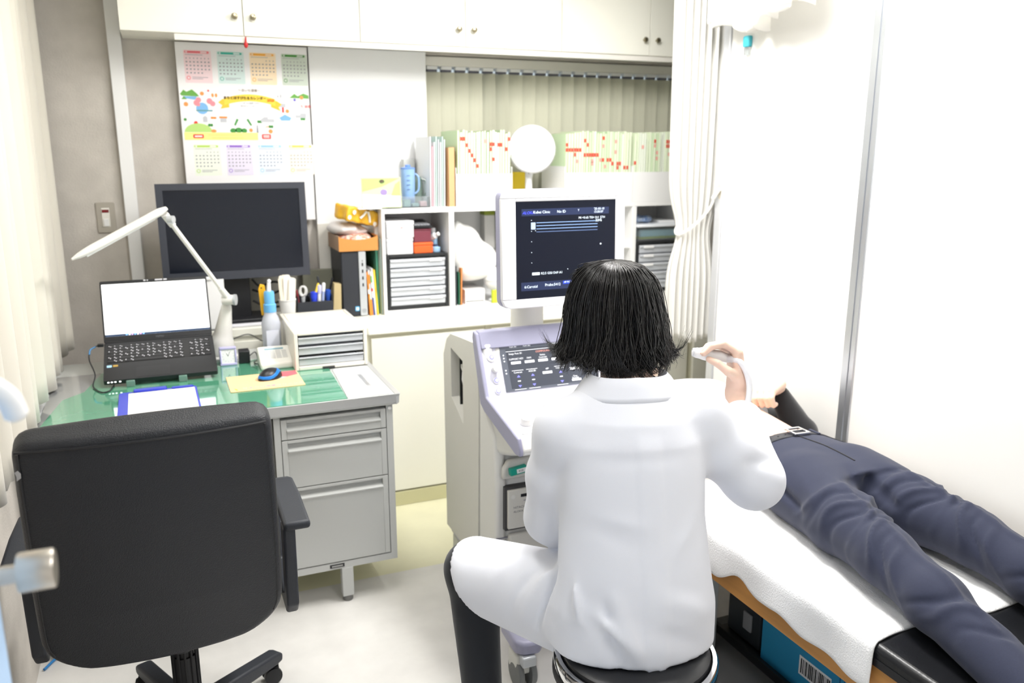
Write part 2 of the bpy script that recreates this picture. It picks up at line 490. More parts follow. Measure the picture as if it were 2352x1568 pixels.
# ribbon
YEL = pm('print_yellow', 246, 214, 84, .8)
arc = lambda t, off: (.282 + .105 * t, -.213 - .018 * t * t + off)
top = [arc(-1 + k / 8, .012) for k in range(17)]; bot = [arc(1 - k / 8, -.016) for k in range(17)]
pr('ribbon', [top + bot], YEL, 3)
pr('ribbon_tail', [[(.170, -.222), (.196, -.222), (.196, -.256), (.160, -.262), (.168, -.248), (.152, -.236)], [(.394, -.226), (.368, -.222), (.368, -.252), (.408, -.268), (.400, -.252), (.414, -.240)]], pm('print_yellow_dark', 236, 200, 72, .8), 2)
BR = pm('print_brown', 120, 96, 60, .8)
text(ca, 'まちとほすぴたるカレンダー', .0135, MC @ Matrix.Translation((.262, -.2175, .0026)), pm('print_dark_brown', 92, 66, 34, .8), align='CENTER', bold=.0005)
text(ca, '2025', .015, MC @ Matrix.Translation((.368, -.2245, .0026)), pm('print_deep_orange', 226, 110, 30, .8), align='CENTER', bold=.0006)
text(ca, '～あいち健康～', .013, MC @ Matrix.Translation((.282, -.186, .0016)), BR, align='CENTER')
text(ca, 'いつまでも健康で元気に', .008, MC @ Matrix.Translation((.282, -.238, .0016)), INK, align='CENTER')
text(ca, '毎日をすごしましょう', .008, MC @ Matrix.Translation((.282, -.250, .0016)), INK, align='CENTER')
# picture elements
GR = pm('print_green', 112, 172, 84, .8); LG = pm('print_light_green', 186, 220, 130, .8); BL = pm('print_blue', 130, 184, 232, .8)
PK = pm('print_pink', 240, 150, 160, .8); OR = pm('print_orange', 240, 140, 50, .8); RD = pm('print_red', 226, 64, 60, .8); GY = pm('print_grey', 196, 198, 204, .8)
pr('hills', [[(.004, -.205), (.018, -.188), (.030, -.196), (.052, -.186), (.072, -.204), (.078, -.214), (.010, -.212)], [(.008, -.226), (.018, -.214), (.030, -.226)],
             [(.448, -.212), (.470, -.194), (.484, -.204), (.508, -.192), (.531, -.200), (.531, -.214)]], GR)
pr('lake', [[(.014, -.214), (.070, -.214), (.062, -.228), (.020, -.222)], [(.400, -.296), (.425, -.282), (.452, -.296), (.445, -.308), (.408, -.308)], disc(.087, -.262, .024, .024, 14)], BL)
pr('blossom_trees', [disc(.066, -.240, .012), disc(.074, -.228, .011), disc(.118, -.232, .012), disc(.130, -.242, .011), disc(.072, -.246, .008)], PK)
pr('lake_shore', [[(.062, -.268), (.128, -.268), (.126, -.274), (.064, -.274)]], pm('print_teal_dark', 110, 160, 170, .8), 2)
pr('meadow', [[(.010 + .056 + .056 * math.cos(R(a)), -.359 + .036 * math.sin(R(a))) for a in range(0, 181, 15)]], LG)
pr('yellow_strip', [[(.008, -.360), (.306, -.360), (.306, -.391), (.008, -.391)]], pm('print_pale_yellow', 252, 240, 150, .8), 2)
pr('red_label', [rrect(.042, -.384, .084, -.368, .004), rrect(.322, -.386, .360, -.366, .004)], RD, 3)
pr('red_label_lettering', [[(.048, -.379), (.078, -.379), (.078, -.373), (.048, -.373)], [(.328, -.375), (.354, -.375), (.354, -.371), (.328, -.371)], [(.328, -.381), (.354, -.381), (.354, -.378), (.328, -.378)]], PAPER, 4)
pr('strip_lettering', [[(.10, -.371), (.24, -.371), (.24, -.3695), (.10, -.3695)], [(.115, -.383), (.245, -.383), (.245, -.3815), (.115, -.3815)]], pm('print_tan', 214, 186, 110, .8), 3)
pr('bushes', [disc(.205, -.352, .013, .010), disc(.228, -.350, .015, .011), disc(.250, -.352, .012, .010), disc(.110, -.330, .006), disc(.119, -.330, .006), disc(.312, -.314, .006), disc(.321, -.314, .006), disc(.358, -.334, .006), disc(.367, -.334, .006),
              [(.222, -.302), (.230, -.306), (.216, -.332), (.210, -.328)], [(.262, -.306), (.270, -.302), (.284, -.328), (.278, -.332)], disc(.496, -.300, .006), disc(.506, -.300, .006), disc(.016, -.308, .006)], pm('print_deep_green', 74, 150, 74, .8))
pr('houses', [[(.118, -.296), (.140, -.296), (.140, -.304), (.118, -.304)], [(.152, -.294), (.184, -.294), (.184, -.301), (.152, -.301)], [(.336, -.338), (.348, -.332), (.358, -.338), (.348, -.336)]], OR)
pr('house_walls', [[(.086, -.298), (.096, -.292), (.104, -.298), (.104, -.318), (.086, -.318)], [(.155, -.301), (.181, -.301), (.181, -.318), (.155, -.318)], [(.322, -.304), (.336, -.294), (.352, -.294), (.352, -.302), (.378, -.302), (.378, -.316), (.322, -.316)],
                   [(.470, -.284), (.490, -.284), (.490, -.276), (.516, -.276), (.516, -.296), (.470, -.296)], [(.390, -.236), (.430, -.236), (.430, -.252), (.390, -.252)]], GY)
pr('animals', [disc(.024, -.246, .009), disc(.090, -.202, .008), disc(.278, -.350, .008), disc(.360, -.354, .009), disc(.436, -.268, .008), disc(.126, -.354, .011, .007), disc(.500, -.210, .008), disc(.132, -.208, .005, .008), disc(.146, -.208, .005, .008)], pm('print_tan_orange', 232, 158, 92, .8))
pr('red_marks', [disc(.057, -.322, .008), disc(.116, -.190, .004), [(.414, -.252), (.422, -.252), (.422, -.274), (.414, -.274)]], RD)
text(ca, 'こころ 健康', .014, MC @ Matrix.Translation((.464, -.248, .0016)), RD)
pr('purple_marks', [disc(.470, -.220, .006), [(.052, -.334), (.064, -.334), (.061, -.350), (.055, -.350)]], pm('print_purple', 120, 110, 200, .8))
pr('lamp_posts', [[(.304, -.328), (.307, -.328), (.309, -.362), (.301, -.362)], [(.398, -.202), (.401, -.202), (.401, -.212), (.398, -.212)], [(.410, -.199), (.413, -.199), (.413, -.212), (.410, -.212)]], INK)
tag(G().lathe((.362, 3.595, 1.948), [(.003, -.012), (.0075, -.006), (.0085, 0), (.0075, .006), (.004, .012), (.0025, .03)], 16, (0, -.25, 1)).ob('red_pin', pm('red_glossy_plastic', 196, 40, 44, .3), smooth=True), 'small red pin holding the calendar at the cabinet rail', 'pin')

# wall switch
sw = thing('wall_switch', 'grey steel wall switch plate with white rocker and red indicator', 'switch', (-.22, YB, 1.2))
G().prism(rrect(-.256, 1.204, -.184, 1.330, .003), YB - .006, YB, 'y').ob('plate', mat('switch_plate_steel', S(190, 184, 174), .35, .6), sw, bevel=.0015)
G().box((-.236, YB - .009, 1.228), (-.206, YB - .006, 1.307)).ob('switch_body', WARMP, sw, bevel=.001)
G().box((-.231, YB - .012, 1.232), (-.211, YB - .009, 1.262)).ob('rocker', WHITEP, sw, bevel=.001)
G().box((-.234, YB - .0105, 1.288), (-.208, YB - .009, 1.300)).ob('indicator', pm('dark_red_lens', 120, 30, 34, .2), sw)

# ------------------------------------------------------------------ vertical blinds
bl = thing('vertical_blinds', 'beige vertical slat blinds over the window', 'blinds', (1.9, 3.91, 1.0))
BLM = mat('blind_fabric', S(206, 205, 186), .85, bump=.05, bscale=300)
G().box((1.19, 3.888, 1.925), (2.715, 3.938, 1.968)).ob('headrail', WARMP, bl, bevel=.003)
nsl = 21
sl = G()
for k in range(nsl):
    x = 1.225 + k * .0705
    ang = R(-12 + (k * 37 % 9) - 4) if k not in (4, 5) else R(-44)
    ca_, sa = math.cos(ang), math.sin(ang)
    ww = .042
    g = G()
    prof = [(-ww, .0), (-ww * .5, .003), (0, .004), (ww * .5, .003), (ww, 0)]
    pts = [(x + a * ca_ - b * sa, 3.913 + a * sa + b * ca_) for a, b in prof]
    g.prism(pts + [(px, py + .0012) for px, py in reversed(pts)], .975, 1.900, 'z')
    s_ = g.ob('slat', BLM, bl)
    G().box((x - .026, 3.898, 1.910), (x + .026, 3.928, 1.9245)).ob('carrier', WHITEP, s_, bevel=.001)
    G().box((x - .024, 3.900, 1.900), (x + .024, 3.926, 1.910)).ob('carrier_clip', mat('slate_clip', S(92, 92, 104), .5), s_)
# ------------------------------------------------------------------ curtains
def curtain(name, path_fn, z0fn, z1, n, m, parent=None, nz=24):
    g = G()
    def fn(u, v):
        x, y = path_fn(u, v)
        zb = z0fn(u)
        return (x, y, zb + (z1 - zb) * v)
    g.grid(fn, n, nz)
    return g.ob(name, m, parent, smooth=True, solid=.003, angle=80)
# left window curtain (runs along the left wall)
lc = thing('curtain', 'cream pleated curtain hanging along the left wall beside the desk', 'curtain', (-.44, 3.2, .76))
def lcp(u, v):
    y = 3.80 - u * 2.0
    am = .034 * (0.8 + .2 * v)
    ph = u * 2 * math.pi * 12 + .8 * math.sin(u * 23) + .25 * math.sin(v * 3 + u * 9)
    return (-.418 + am * math.sin(ph) + .006 * math.sin(u * 57), y + .008 * math.cos(ph))
curtain('curtain_cloth', lcp, lambda u: .762 - .018 * (math.sin(u * 40) > .2) - .008 * math.sin(u * 11), 2.44, 300, CURTM, lc)
G().box((-.45, 1.75, 2.44), (-.40, 3.85, 2.47)).ob('curtain_rail', ALU, lc)
# tied side curtain at the end post
rc = thing('curtain', 'white curtain tied back to a hook at the partition end post', 'curtain', (2.02, 2.95, .75))
WCURT = mat('white_curtain_cloth', S(246, 245, 241), .9, sheen=.3)
_nt = WCURT.node_tree      # thin cloth lets light through
_tr = _nt.nodes.new('ShaderNodeBsdfTranslucent'); _tr.inputs[0].default_value = (*S(246, 245, 241), 1)
_mx = _nt.nodes.new('ShaderNodeMixShader'); _mx.inputs[0].default_value = .4
_nt.links.new(_nt.nodes['Principled BSDF'].outputs[0], _mx.inputs[1]); _nt.links.new(_tr.outputs[0], _mx.inputs[2])
_nt.links.new(_mx.outputs[0], _nt.nodes['Material Output'].inputs[0])
def rcp(u, v):
    # gently pinched at the tie (v ~ .28)
    tie = math.exp(-((v - .27) / .07) ** 2)
    lx = 1.940 + .020 * (1 - v) + .040 * tie
    rx = 2.195 - .012 * (1 - v) - .030 * tie
    ph = u * 2 * math.pi * 7.5 + .4 * math.sin(u * 14)
    return (lx + (rx - lx) * u, 2.962 + .024 * math.sin(ph) * (1 - .45 * tie))
curtain('curtain_cloth', rcp, lambda u: .745 + .012 * math.sin(u * 9) - .02 * u, 2.44, 160, WCURT, rc, 70)
tb = []
for k in range(33):
    a = 2 * math.pi * k / 32
    tb.append((2.078 + .090 * math.cos(a), 2.962 + .036 * math.sin(a), 1.275 + .075 * math.cos(a) + .02 * math.sin(a)))
G().tube(tb[:-1], .006, 8, close=True, flat=1.0).ob('tie_band', WCURT, rc, smooth=True)
G().tube(bez([(2.12, 2.90, 1.345), (2.128, 2.885, 1.37), (2.132, 2.875, 1.385)], 6), .009, 8).ob('tie_loop', WCURT, rc, smooth=True)
hk = thing('curtain_hook', 'small beige tie-back hook on the partition end', 'hook', (2.14, 2.885, 1.36))
G().prism(disc(2.885, 1.375, .012, .032, 20), 2.1415, 2.149, 'x').ob('hook_plate', pm('beige_plastic', 206, 200, 184, .5), hk, bevel=.001)
G().tube(bez([(2.142, 2.885, 1.37), (2.128, 2.885, 1.365), (2.122, 2.885, 1.375), (2.124, 2.885, 1.392)], 6), .004, 8).ob('hook_arm', pm('beige_plastic', 206, 200, 184, .5), hk, smooth=True)
# gathered short curtain at the top right
vc = thing('curtain', 'white gathered curtain hem hanging at the top above the bed', 'curtain', (2.0, 2.55, 1.98))
def vcp(u, v):
    y = 2.86 - u * .64
    ph = u * 2 * math.pi * 7 + .5 * math.sin(u * 12)
    return (2.02 + .045 * math.sin(ph) * (1 - .35 * v) + .05 * (u > .0) * math.sin(u * 6) * (1 - v), y)
curtain('curtain_cloth', vcp, lambda u: 2.02 - .055 * math.sin(min(1, u * 1.3) * 2.4) + .03 * (u > .55) + .008 * math.sin(u * 60), 2.44, 220, WCURT, vc, 14)
G().box((2.0, 1.9, 2.441), (2.04, 2.90, 2.466)).ob('curtain_rail', ALU, vc)
# turquoise bottle hook on the partition
tq = thing('wall_dispenser', 'turquoise and clear stick-on wall hook on the partition panel', 'wall hook', (PX, 2.76, 1.93))
G().prism(rrect(2.742, 1.930, 2.782, 1.972, .008), 2.134, PX, 'x').ob('holder', pm('turquoise_plastic', 70, 186, 202, .35), tq, bevel=.003)
G().prism([(2.748, 1.900), (2.776, 1.900), (2.779, 1.930), (2.745, 1.930)], 2.138, PX - .001, 'x').ob('clear_hook', CLEARP, tq, bevel=.002)
# ------------------------------------------------------------------ counter along the back wall
ct = G()
poly = [(-.03, 3.53), (.60, 3.53), (.66, 3.52), (.70, 3.48), (.72, 3.42), (.735, 3.365), (.75, 3.348), (2.93, 3.348), (2.93, YB - .002), (-.03, YB - .002)]
ct.prism(poly, .786, .82)
tag(ct.ob('countertop', LAMINATE, bevel=.003), 'long cream countertop running along the back wall', 'countertop')
cu = thing('counter_cabinet', 'low cream cabinet body behind the steel desk', 'cabinet', (.1, 3.7, 0), 'counter cabinets')
G().box((-.02, 3.545, 0), (.70, YB - .002, .785)).ob('body', LAMINATE, cu)
G().box((-.018, 3.535, .07), (.335, 3.545, .765)).ob('door', LAMINATE, cu, bevel=.002)
G().box((.345, 3.535, .07), (.70, 3.545, .765)).ob('door', LAMINATE, cu, bevel=.002)
OLIVE = pm('olive_gap', 176, 172, 120, .7)
for i, (a, b) in enumerate(((.735, 1.28), (1.28, 1.82), (1.82, 2.36), (2.36, 2.93))):
    cu = thing('counter_cabinet', ['cream counter cabinet with plain door right of the steel desk', 'cream counter cabinet behind the ultrasound machine', 'cream counter cabinet behind the doctor and tied curtain', 'cream counter cabinet hidden at the far right end'][i], 'cabinet', (a, 3.6, 0), 'counter cabinets')
    G().box((a + .001, 3.375, .0), (b - .001, YB - .002, .785)).ob('body', mat('cabinet_carcass_cream', S(226, 223, 200), .5), cu)
    G().box((a + .028, 3.357, .07), (b - .008, 3.374, .768)).ob('door', LAMINATE, cu, bevel=.0015)
# white cable on the counter
tag(G().tube(bez([(.76, 3.37, .8235), (.80, 3.44, .8235), (.87, 3.49, .8235), (.98, 3.515, .8235), (1.1, 3.50, .8235), (1.3, 3.46, .8235), (1.5, 3.47, .8235)], 8), .003, 6).ob('white_cable', WARMP, smooth=True), 'thin white cable curving over the counter', 'cable')

# ------------------------------------------------------------------ white shelf unit on the counter
SHW = mat('white_shelf_board', S(244, 244, 243), .4)
sh = thing('shelf_unit', 'white open shelf unit on the counter before the blinds', 'shelf', (1.67, 3.7, .82))
SY0, SY1, SZ0, SZ1 = 3.58, 3.862, .8205, 1.293
dv = [.879, 1.189, 1.50, 1.82, 2.144, 2.455]
for k, x in enumerate(dv):
    G().box((x, SY0, SZ0 + .016 if k not in (0, 5) else SZ0), (x + (.014 if k == 0 else .024), SY1, SZ1 - .023)).ob('upright', SHW, sh, bevel=.001)
G().box((.879, SY0, SZ1 - .023), (2.479, SY1, SZ1)).ob('top_board', SHW, sh, bevel=.001)
G().box((.893, SY0 + .004, SZ0), (2.455, SY1, SZ0 + .016)).ob('bottom_board', SHW, sh)
G().box((.893, SY1 - .006, SZ0 + .016), (2.455, SY1, SZ1 - .023)).ob('back_board', SHW, sh)
G().box((1.844, SY0 + .01, 1.065), (2.144, SY1 - .006, 1.083)).ob('middle_board', SHW, sh)
ST = SZ0 + .0165    # shelf floor
SP = SZ1            # shelf top

# translucent drawer cases
TRANSL = mat('milky_drawer_plastic', S(226, 230, 236), .25, trans=.25, ior=1.3)
CASEB = pm('black_case_plastic', 38, 40, 42, .45)
def drawer_case(x0, x1, z0, z1, n, y0, label, tabs):
    t = thing('drawer_case', label, 'drawer case', ((x0 + x1) / 2, y0 + .12, z0), 'black drawer cases with milky drawers')
    th = .014; y1 = y0 + .235
    f = G()
    f.box((x0, y0, z0), (x0 + th, y1, z1)).box((x1 - th, y0, z0), (x1, y1, z1)).box((x0 + th, y0, z1 - th), (x1 - th, y1, z1)).box((x0 + th, y0, z0), (x1 - th, y1, z0 + th * 1.3)).box((x0 + th, y1 - .006, z0), (x1 - th, y1, z1))
    f.ob('case', CASEB, t, bevel=.002)
    zz0, zz1 = z0 + th * 1.3 + .001, z1 - th - .001
    h = (zz1 - zz0) / n
    for k in range(n):
        a = zz0 + k * h; b = a + h - .005
        g = G()
        # front with overhanging pull lip, floor, sides
        g.prism([(y0 - .004, a + .010), (y0 - .001, a), (y0 + .003, a), (y0 + .003, b), (y0 - .010, b), (y0 - .012, b - .010), (y0 - .004, b - .013)], x0 + th + .001, x1 - th - .001, 'x')
        g.box((x0 + th + .002, y0 + .003, a), (x1 - th - .002, y1 - .012, a + .002))
        g.box((x0 + th + .002, y0 + .003, a), (x0 + th + .004, y1 - .012, b - .004)).box((x1 - th - .004, y0 + .003, a), (x1 - th - .002, y1 - .012, b - .004))
        d = g.ob('drawer', TRANSL, t, bevel=.0008)
        G().box((x0 + th + .008, y0 + .02, a + .003), (x1 - th - .01, y1 - .03, a + .003 + (b - a) * (.35 + .3 * ((k * 7) % 3) / 2))).ob('contents', pm('stored_paper', 214, 216, 214, .8), d)
        lx = x1 - th - .075 if tabs == 'r' else x0 + th + .02
        G().box((lx, y0 - .0135, b - .0135), (lx + .058, y0 - .0115, b - .001)).ob('label_card', PAPER, d)
    for zf in (.25, .5, .75):
        z = z0 + (z1 - z0) * zf
        G().box((x0 - .002, y0 + .03, z - .010), (x0 + .001, y0 + .07, z + .010)).ob('side_vent', BLACKP, t)
drawer_case(.899, 1.184, ST, 1.086, 5, 3.595, 'black drawer case with five milky drawers in the left shelf bay', 'r')
drawer_case(2.172, 2.45, ST, 1.096, 5, 3.575, 'black drawer case with labelled milky drawers beside the tied curtain', 'l')

def carton(name, lo, hi, m, label, cat='box', lidh=.25, group=None, lm=None):
    t = thing(name, label, cat, ((lo[0] + hi[0]) / 2, (lo[1] + hi[1]) / 2, lo[2]), group)
    zl = hi[2] - (hi[2] - lo[2]) * lidh
    G().box(lo, (hi[0], hi[1], zl)).ob('body', m, t, bevel=.003)
    G().box((lo[0] - .0015, lo[1] - .0015, zl), (hi[0] + .0015, hi[1] + .0015, hi[2])).ob('lid', lm or m, t, bevel=.004)
    return t
WB = pm('white_carton', 243, 243, 245, .6)
carton('white_box', (.906, 3.60, 1.0865), (1.024, 3.80, 1.160), WB, 'lower of two stacked plain white boxes on the drawer case', group='stacked white boxes')
b2 = carton('white_box', (.906, 3.595, 1.1605), (1.028, 3.80, 1.236), WB, 'upper white box with tiny red print, stacked on another', group='stacked white boxes')
G().box((.966, 3.5925, 1.204), (.978, 3.5934, 1.208)).ob('print', pm('faded_red_print', 206, 140, 140, .8), b2)
carton('orange_box', (1.030, 3.605, 1.0865), (1.119, 3.76, 1.136), pm('orange_carton', 232, 100, 42, .5), 'orange flat box under the maroon box on the drawer case', lidh=.3)
carton('maroon_box', (1.031, 3.607, 1.1365), (1.112, 3.76, 1.197), pm('maroon_carton', 122, 56, 70, .55), 'maroon box lying on the orange box', lidh=.15)
kp = thing('remote_keypad', 'black keypad with grey keys lying on the maroon box', 'keypad', (1.07, 3.68, 1.198))
MK = frame((1.028, 3.60, 1.1995), (1, 0, 0), (0, 1, .12))
G().box((0, 0, 0), (.088, .15, .012), MK).ob('body', BLACKP, kp, bevel=.002)
for i in range(5):
    for j in range(3): G().box((.008 + i * .015, .010 + j * .02, .012), (.019 + i * .015, .024 + j * .02, .0145), MK).ob('key', pm('grey_keys', 176, 178, 184, .5), kp)
# light blue bottles beside the boxes
LBL = pm('pale_blue_plastic', 166, 204, 236, .35)
for i, (x, y, z, h, r, lab, ang) in enumerate(((1.142, 3.64, 1.0865, .034, .022, 'short pale blue capped jar at the bottom beside the orange box', 0), (1.150, 3.70, 1.0865, .105, .020, 'taller pale blue bottle standing behind the short jar', 0), (1.128, 3.65, 1.138, .06, .015, 'slim white bottle lying beside the maroon box', 1))):
    t = thing('small_bottle', lab, 'bottle', (x, y, z), 'small bottles in the left shelf bay')
    ax = (0, 0, 1) if not ang else (.5, -.75, .45)
    c = (x, y, z) if not ang else (x - .004, y + .02, z + .006)
    G().lathe(c, [(r * .9, 0), (r, .004), (r, h * .62), (r * .5, h * .74), (r * .5, h * .78)], 20, ax).ob('body', LBL if i != 2 else WHITEP, t, smooth=True)
    cc = Vector(c) + Vector(ax).normalized() * h * .78
    G().lathe(cc, [(r * .55, 0), (r * .6, .002), (r * .6, h * .2), (r * .4, h * .22)], 18, ax).ob('cap', pm('dark_blue_cap', 50, 62, 92, .4) if i == 0 else WHITEP, t, smooth=True)

# second bay: white cloth bundle, magazines, white round lamp, green box
def bundle(P):
    X, Y, Z = P
    d = sd_ell(P, (1.305, 3.70, 1.07), (.085, .10, .13))
    d = smin(d, sd_ell(P, (1.262, 3.68, 1.10), (.04, .08, .12)), .03)
    d = smin(d, sd_ell(P, (1.395, 3.72, 1.03), (.075, .085, .08)), .05)
    d = smin(d, sd_ell(P, (1.335, 3.69, .985), (.10, .09, .045)), .03)
    for a, b, w_, am in (((1.27, 3.58, 1.18), (1.33, 3.6, 1.0), .012, .012), ((1.33, 3.58, 1.14), (1.44, 3.6, .98), .012, -.012), ((1.24, 3.58, 1.15), (1.25, 3.6, .98), .01, -.010), ((1.36, 3.58, 1.1), (1.38, 3.6, .98), .01, .01)):
        d = d - am * fold(P, a, b, w_ * 2)
    return d
me = np_mesh('white_bundle', [sdf_arrays(lambda X, Y, Z: bundle((X, Y, Z)), (1.19, 3.58, .90), (1.5, 3.85, 1.24), .008)])
me.materials.append(mat('white_wrapping', S(244, 244, 242), .6))
tag(link('wrapped_bundle', me), 'white cloth-wrapped bundle filling the second shelf bay', 'bundle')
def slab_book(x0, x1, y0, y1, z0, z1, m, label, cat='book', lean=0, group=None, pages=True, name='book', spine=None):
    t = thing(name, label, cat, ((x0 + x1) / 2, (y0 + y1) / 2, z0), group)
    M = Matrix.Translation((x0, y0, z0)) @ Matrix.Rotation(lean, 4, 'Y')
    w_, d_, h_ = x1 - x0, y1 - y0, z1 - z0
    th = min(.0012, w_ * .2)
    G().box((0, 0, 0), (th, d_, h_), M).box((w_ - th, 0, 0), (w_, d_, h_), M).box((0, 0, 0), (w_, th, h_), M).ob('cover', m, t)
    if pages: G().box((th, th, .003), (w_ - th, d_ - .003, h_ - .003), M).ob('pages', PAPER, t)
    if spine:
        for za, zb, sm in spine: G().box((.0004, -.0006, za * h_), (w_ - .0004, 0, zb * h_), M).ob('spine_print', sm, t)
    return t
slab_book(1.222, 1.228, 3.60, 3.80, ST, 1.02, pm('slate_cover', 92, 96, 104), 'thin dark booklet at the left of the second shelf bay', group='booklets in the second bay')
slab_book(1.246, 1.254, 3.60, 3.80, ST, 1.01, pm('orange_cover', 236, 150, 86), 'thin orange booklet standing under the white bundle', group='booklets in the second bay', lean=.02)
slab_book(1.238, 1.243, 3.60, 3.80, ST, .99, pm('green_cover', 70, 140, 110), 'thin green booklet beside the orange one', group='booklets in the second bay')
nb = slab_book(1.272, 1.372, 3.61, 3.80, ST, .905, PAPER, 'white paper pad box with dark line in the second bay', 'paper pad', name='paper_pad')
G().box((1.276, 3.6085, .848), (1.366, 3.6098, .851)).ob('print_line', BLACKP, nb)
gl = thing('globe_lamp', 'small white round lamp partly behind the ultrasound monitor', 'lamp', (1.44, 3.66, ST))
G().lathe((1.44, 3.645, ST), [(.035, 0), (.035, .008), (.012, .014), (.012, .05)], 24).ob('base', WHITEP, gl, smooth=True)
G().lathe((1.44, 3.645, ST + .05), [(.012, 0), (.040, .012), (.054, .040), (.056, .058), (.046, .088), (.024, .106), (.002, .110)], 28).ob('globe', WHITEP, gl, smooth=True)
G().lathe((1.44, 3.645, ST + .10), [(.0565, 0), (.0575, .002), (.0565, .004)], 28).ob('ring', pm('grey_ring', 190, 192, 190, .5), gl, smooth=True)
slab_book(1.400, 1.425, 3.585, 3.60, ST, .900, pm('lime_card', 214, 232, 60), 'lime yellow card leaning in front of the round lamp', 'card', pages=False, name='lime_card')
gb = carton('green_lidded_box', (1.44, 3.79, 1.07), (1.495, 3.85, 1.255), pm('pale_carton', 226, 224, 220, .6), 'pale box with green lid at the back of the second bay', lidh=.12, lm=pm('moss_green', 150, 164, 60, .5))
# last bay: plastic box, blue item
pbx = thing('plastic_box', 'clear plastic box with light blue contents on the right drawer case', 'plastic box', (2.3, 3.66, 1.0965))
G().box((2.185, 3.585, 1.0985), (2.445, 3.78, 1.103)).ob('tray', CLEARP, pbx)
for lo, hi in (((2.18, 3.58, 1.097), (2.45, 3.583, 1.165)), ((2.18, 3.78, 1.097), (2.45, 3.783, 1.165)), ((2.18, 3.583, 1.097), (2.183, 3.78, 1.165)), ((2.447, 3.583, 1.097), (2.45, 3.78, 1.165))):
    G().box(lo, hi).ob('side', CLEARP, pbx)
G().box((2.172, 3.57, 1.165), (2.453, 3.79, 1.178)).ob('lid', mat('milky_lid', S(238, 242, 246), .3), pbx, bevel=.003)
G().box((2.20, 3.592, 1.116), (2.44, 3.77, 1.150)).ob('contents', pm('aqua_packets', 166, 214, 226, .6), pbx, bevel=.004)
G().box((2.20, 3.590, 1.1035), (2.44, 3.77, 1.115)).ob('contents_green', pm('leaf_green_packets', 150, 176, 96, .6), pbx, bevel=.003)
bt = thing('blue_pouch', 'blue patterned pouch lying on the clear plastic box', 'pouch', (2.25, 3.68, 1.18))
def pouch(P): return sd_ell(P, (2.255, 3.70, 1.196), (.075, .06, .018)) - .006 * np.sin(P[0] * 90) * np.sin(P[1] * 80)
me = np_mesh('pouch_body', [sdf_arrays(lambda X, Y, Z: pouch((X, Y, Z)), (2.16, 3.62, 1.165), (2.35, 3.78, 1.225), .006)]); me.materials.append(mat('blue_mottled', S(70, 110, 170), .5, var=.6, vscale=60, vcol=S(190, 200, 210))); link('pouch_body', me, bt)
G().box((2.34, 3.64, 1.179), (2.43, 3.76, 1.19)).ob('paper_slip', PAPER, bt)
slab_book(1.90, 1.93, 3.62, 3.82, ST, 1.05, PAPER, 'white binder standing low in the fourth shelf bay', 'binder', name='binder')
slab_book(1.935, 1.965, 3.62, 3.82, ST, 1.05, pm('pale_grey_cover', 220, 222, 224), 'pale grey binder beside the white one in the fourth bay', 'binder', name='binder')
# ------------------------------------------------------------------ on top of the shelf
def zpx(y): return 1.631 - (y - 298) * .00195
def xpx(x): return np.interp(x, [1060, 1172, 1290, 1555], [1.255, 1.489, 1.748, 2.382])
def file_box(x0, x1, label):
    t = thing('file_box', label, 'file box', ((x0 + x1) / 2, 3.7, SP), 'white open file boxes')
    z0, z1 = SP + .0005, 1.436
    G().box((x0, 3.582, z0), (x1, 3.584, z1)).ob('front', SHW, t)
    G().box((x0, 3.584, z0), (x0 + .003, 3.845, z1 + .03)).ob('side', SHW, t)
    G().box((x1 - .003, 3.584, z0), (x1, 3.845, z1 + .03)).ob('side', SHW, t)
    G().box((x0, 3.845, z0), (x1, 3.848, z1 + .08)).ob('back', SHW, t)
    G().box((x0 + .003, 3.584, z0), (x1 - .003, 3.845, z0 + .003)).ob('bottom', SHW, t)
file_box(1.226, 1.500, 'white file box left of the small fan, holding green folders')
file_box(1.770, 2.140, 'white file box between small fan and curtain, holding green folders')
file_box(2.142, 2.455, 'rightmost white file box of green folders, beside the curtain')
FOLD = [mat('pale_green_folder', S(232, 242, 214), .8), mat('white_green_folder', S(240, 246, 230), .8), mat('mint_folder', S(214, 234, 196), .8)]
REDL = pm('red_sticker', 226, 84, 66, .7); PINKL = pm('faded_red_sticker', 240, 170, 160, .7); DKG = pm('dark_green_edge', 110, 140, 80, .8)
ORD = ['first', 'second', 'third', 'fourth', 'fifth', 'sixth', 'seventh', 'eighth', 'ninth', 'tenth', 'eleventh', 'twelfth', 'thirteenth', 'fourteenth', 'fifteenth', 'sixteenth', 'seventeenth', 'eighteenth', 'nineteenth', 'twentieth', 'twenty-first', 'twenty-second', 'twenty-third', 'twenty-fourth', 'twenty-fifth', 'twenty-sixth', 'twenty-seventh']
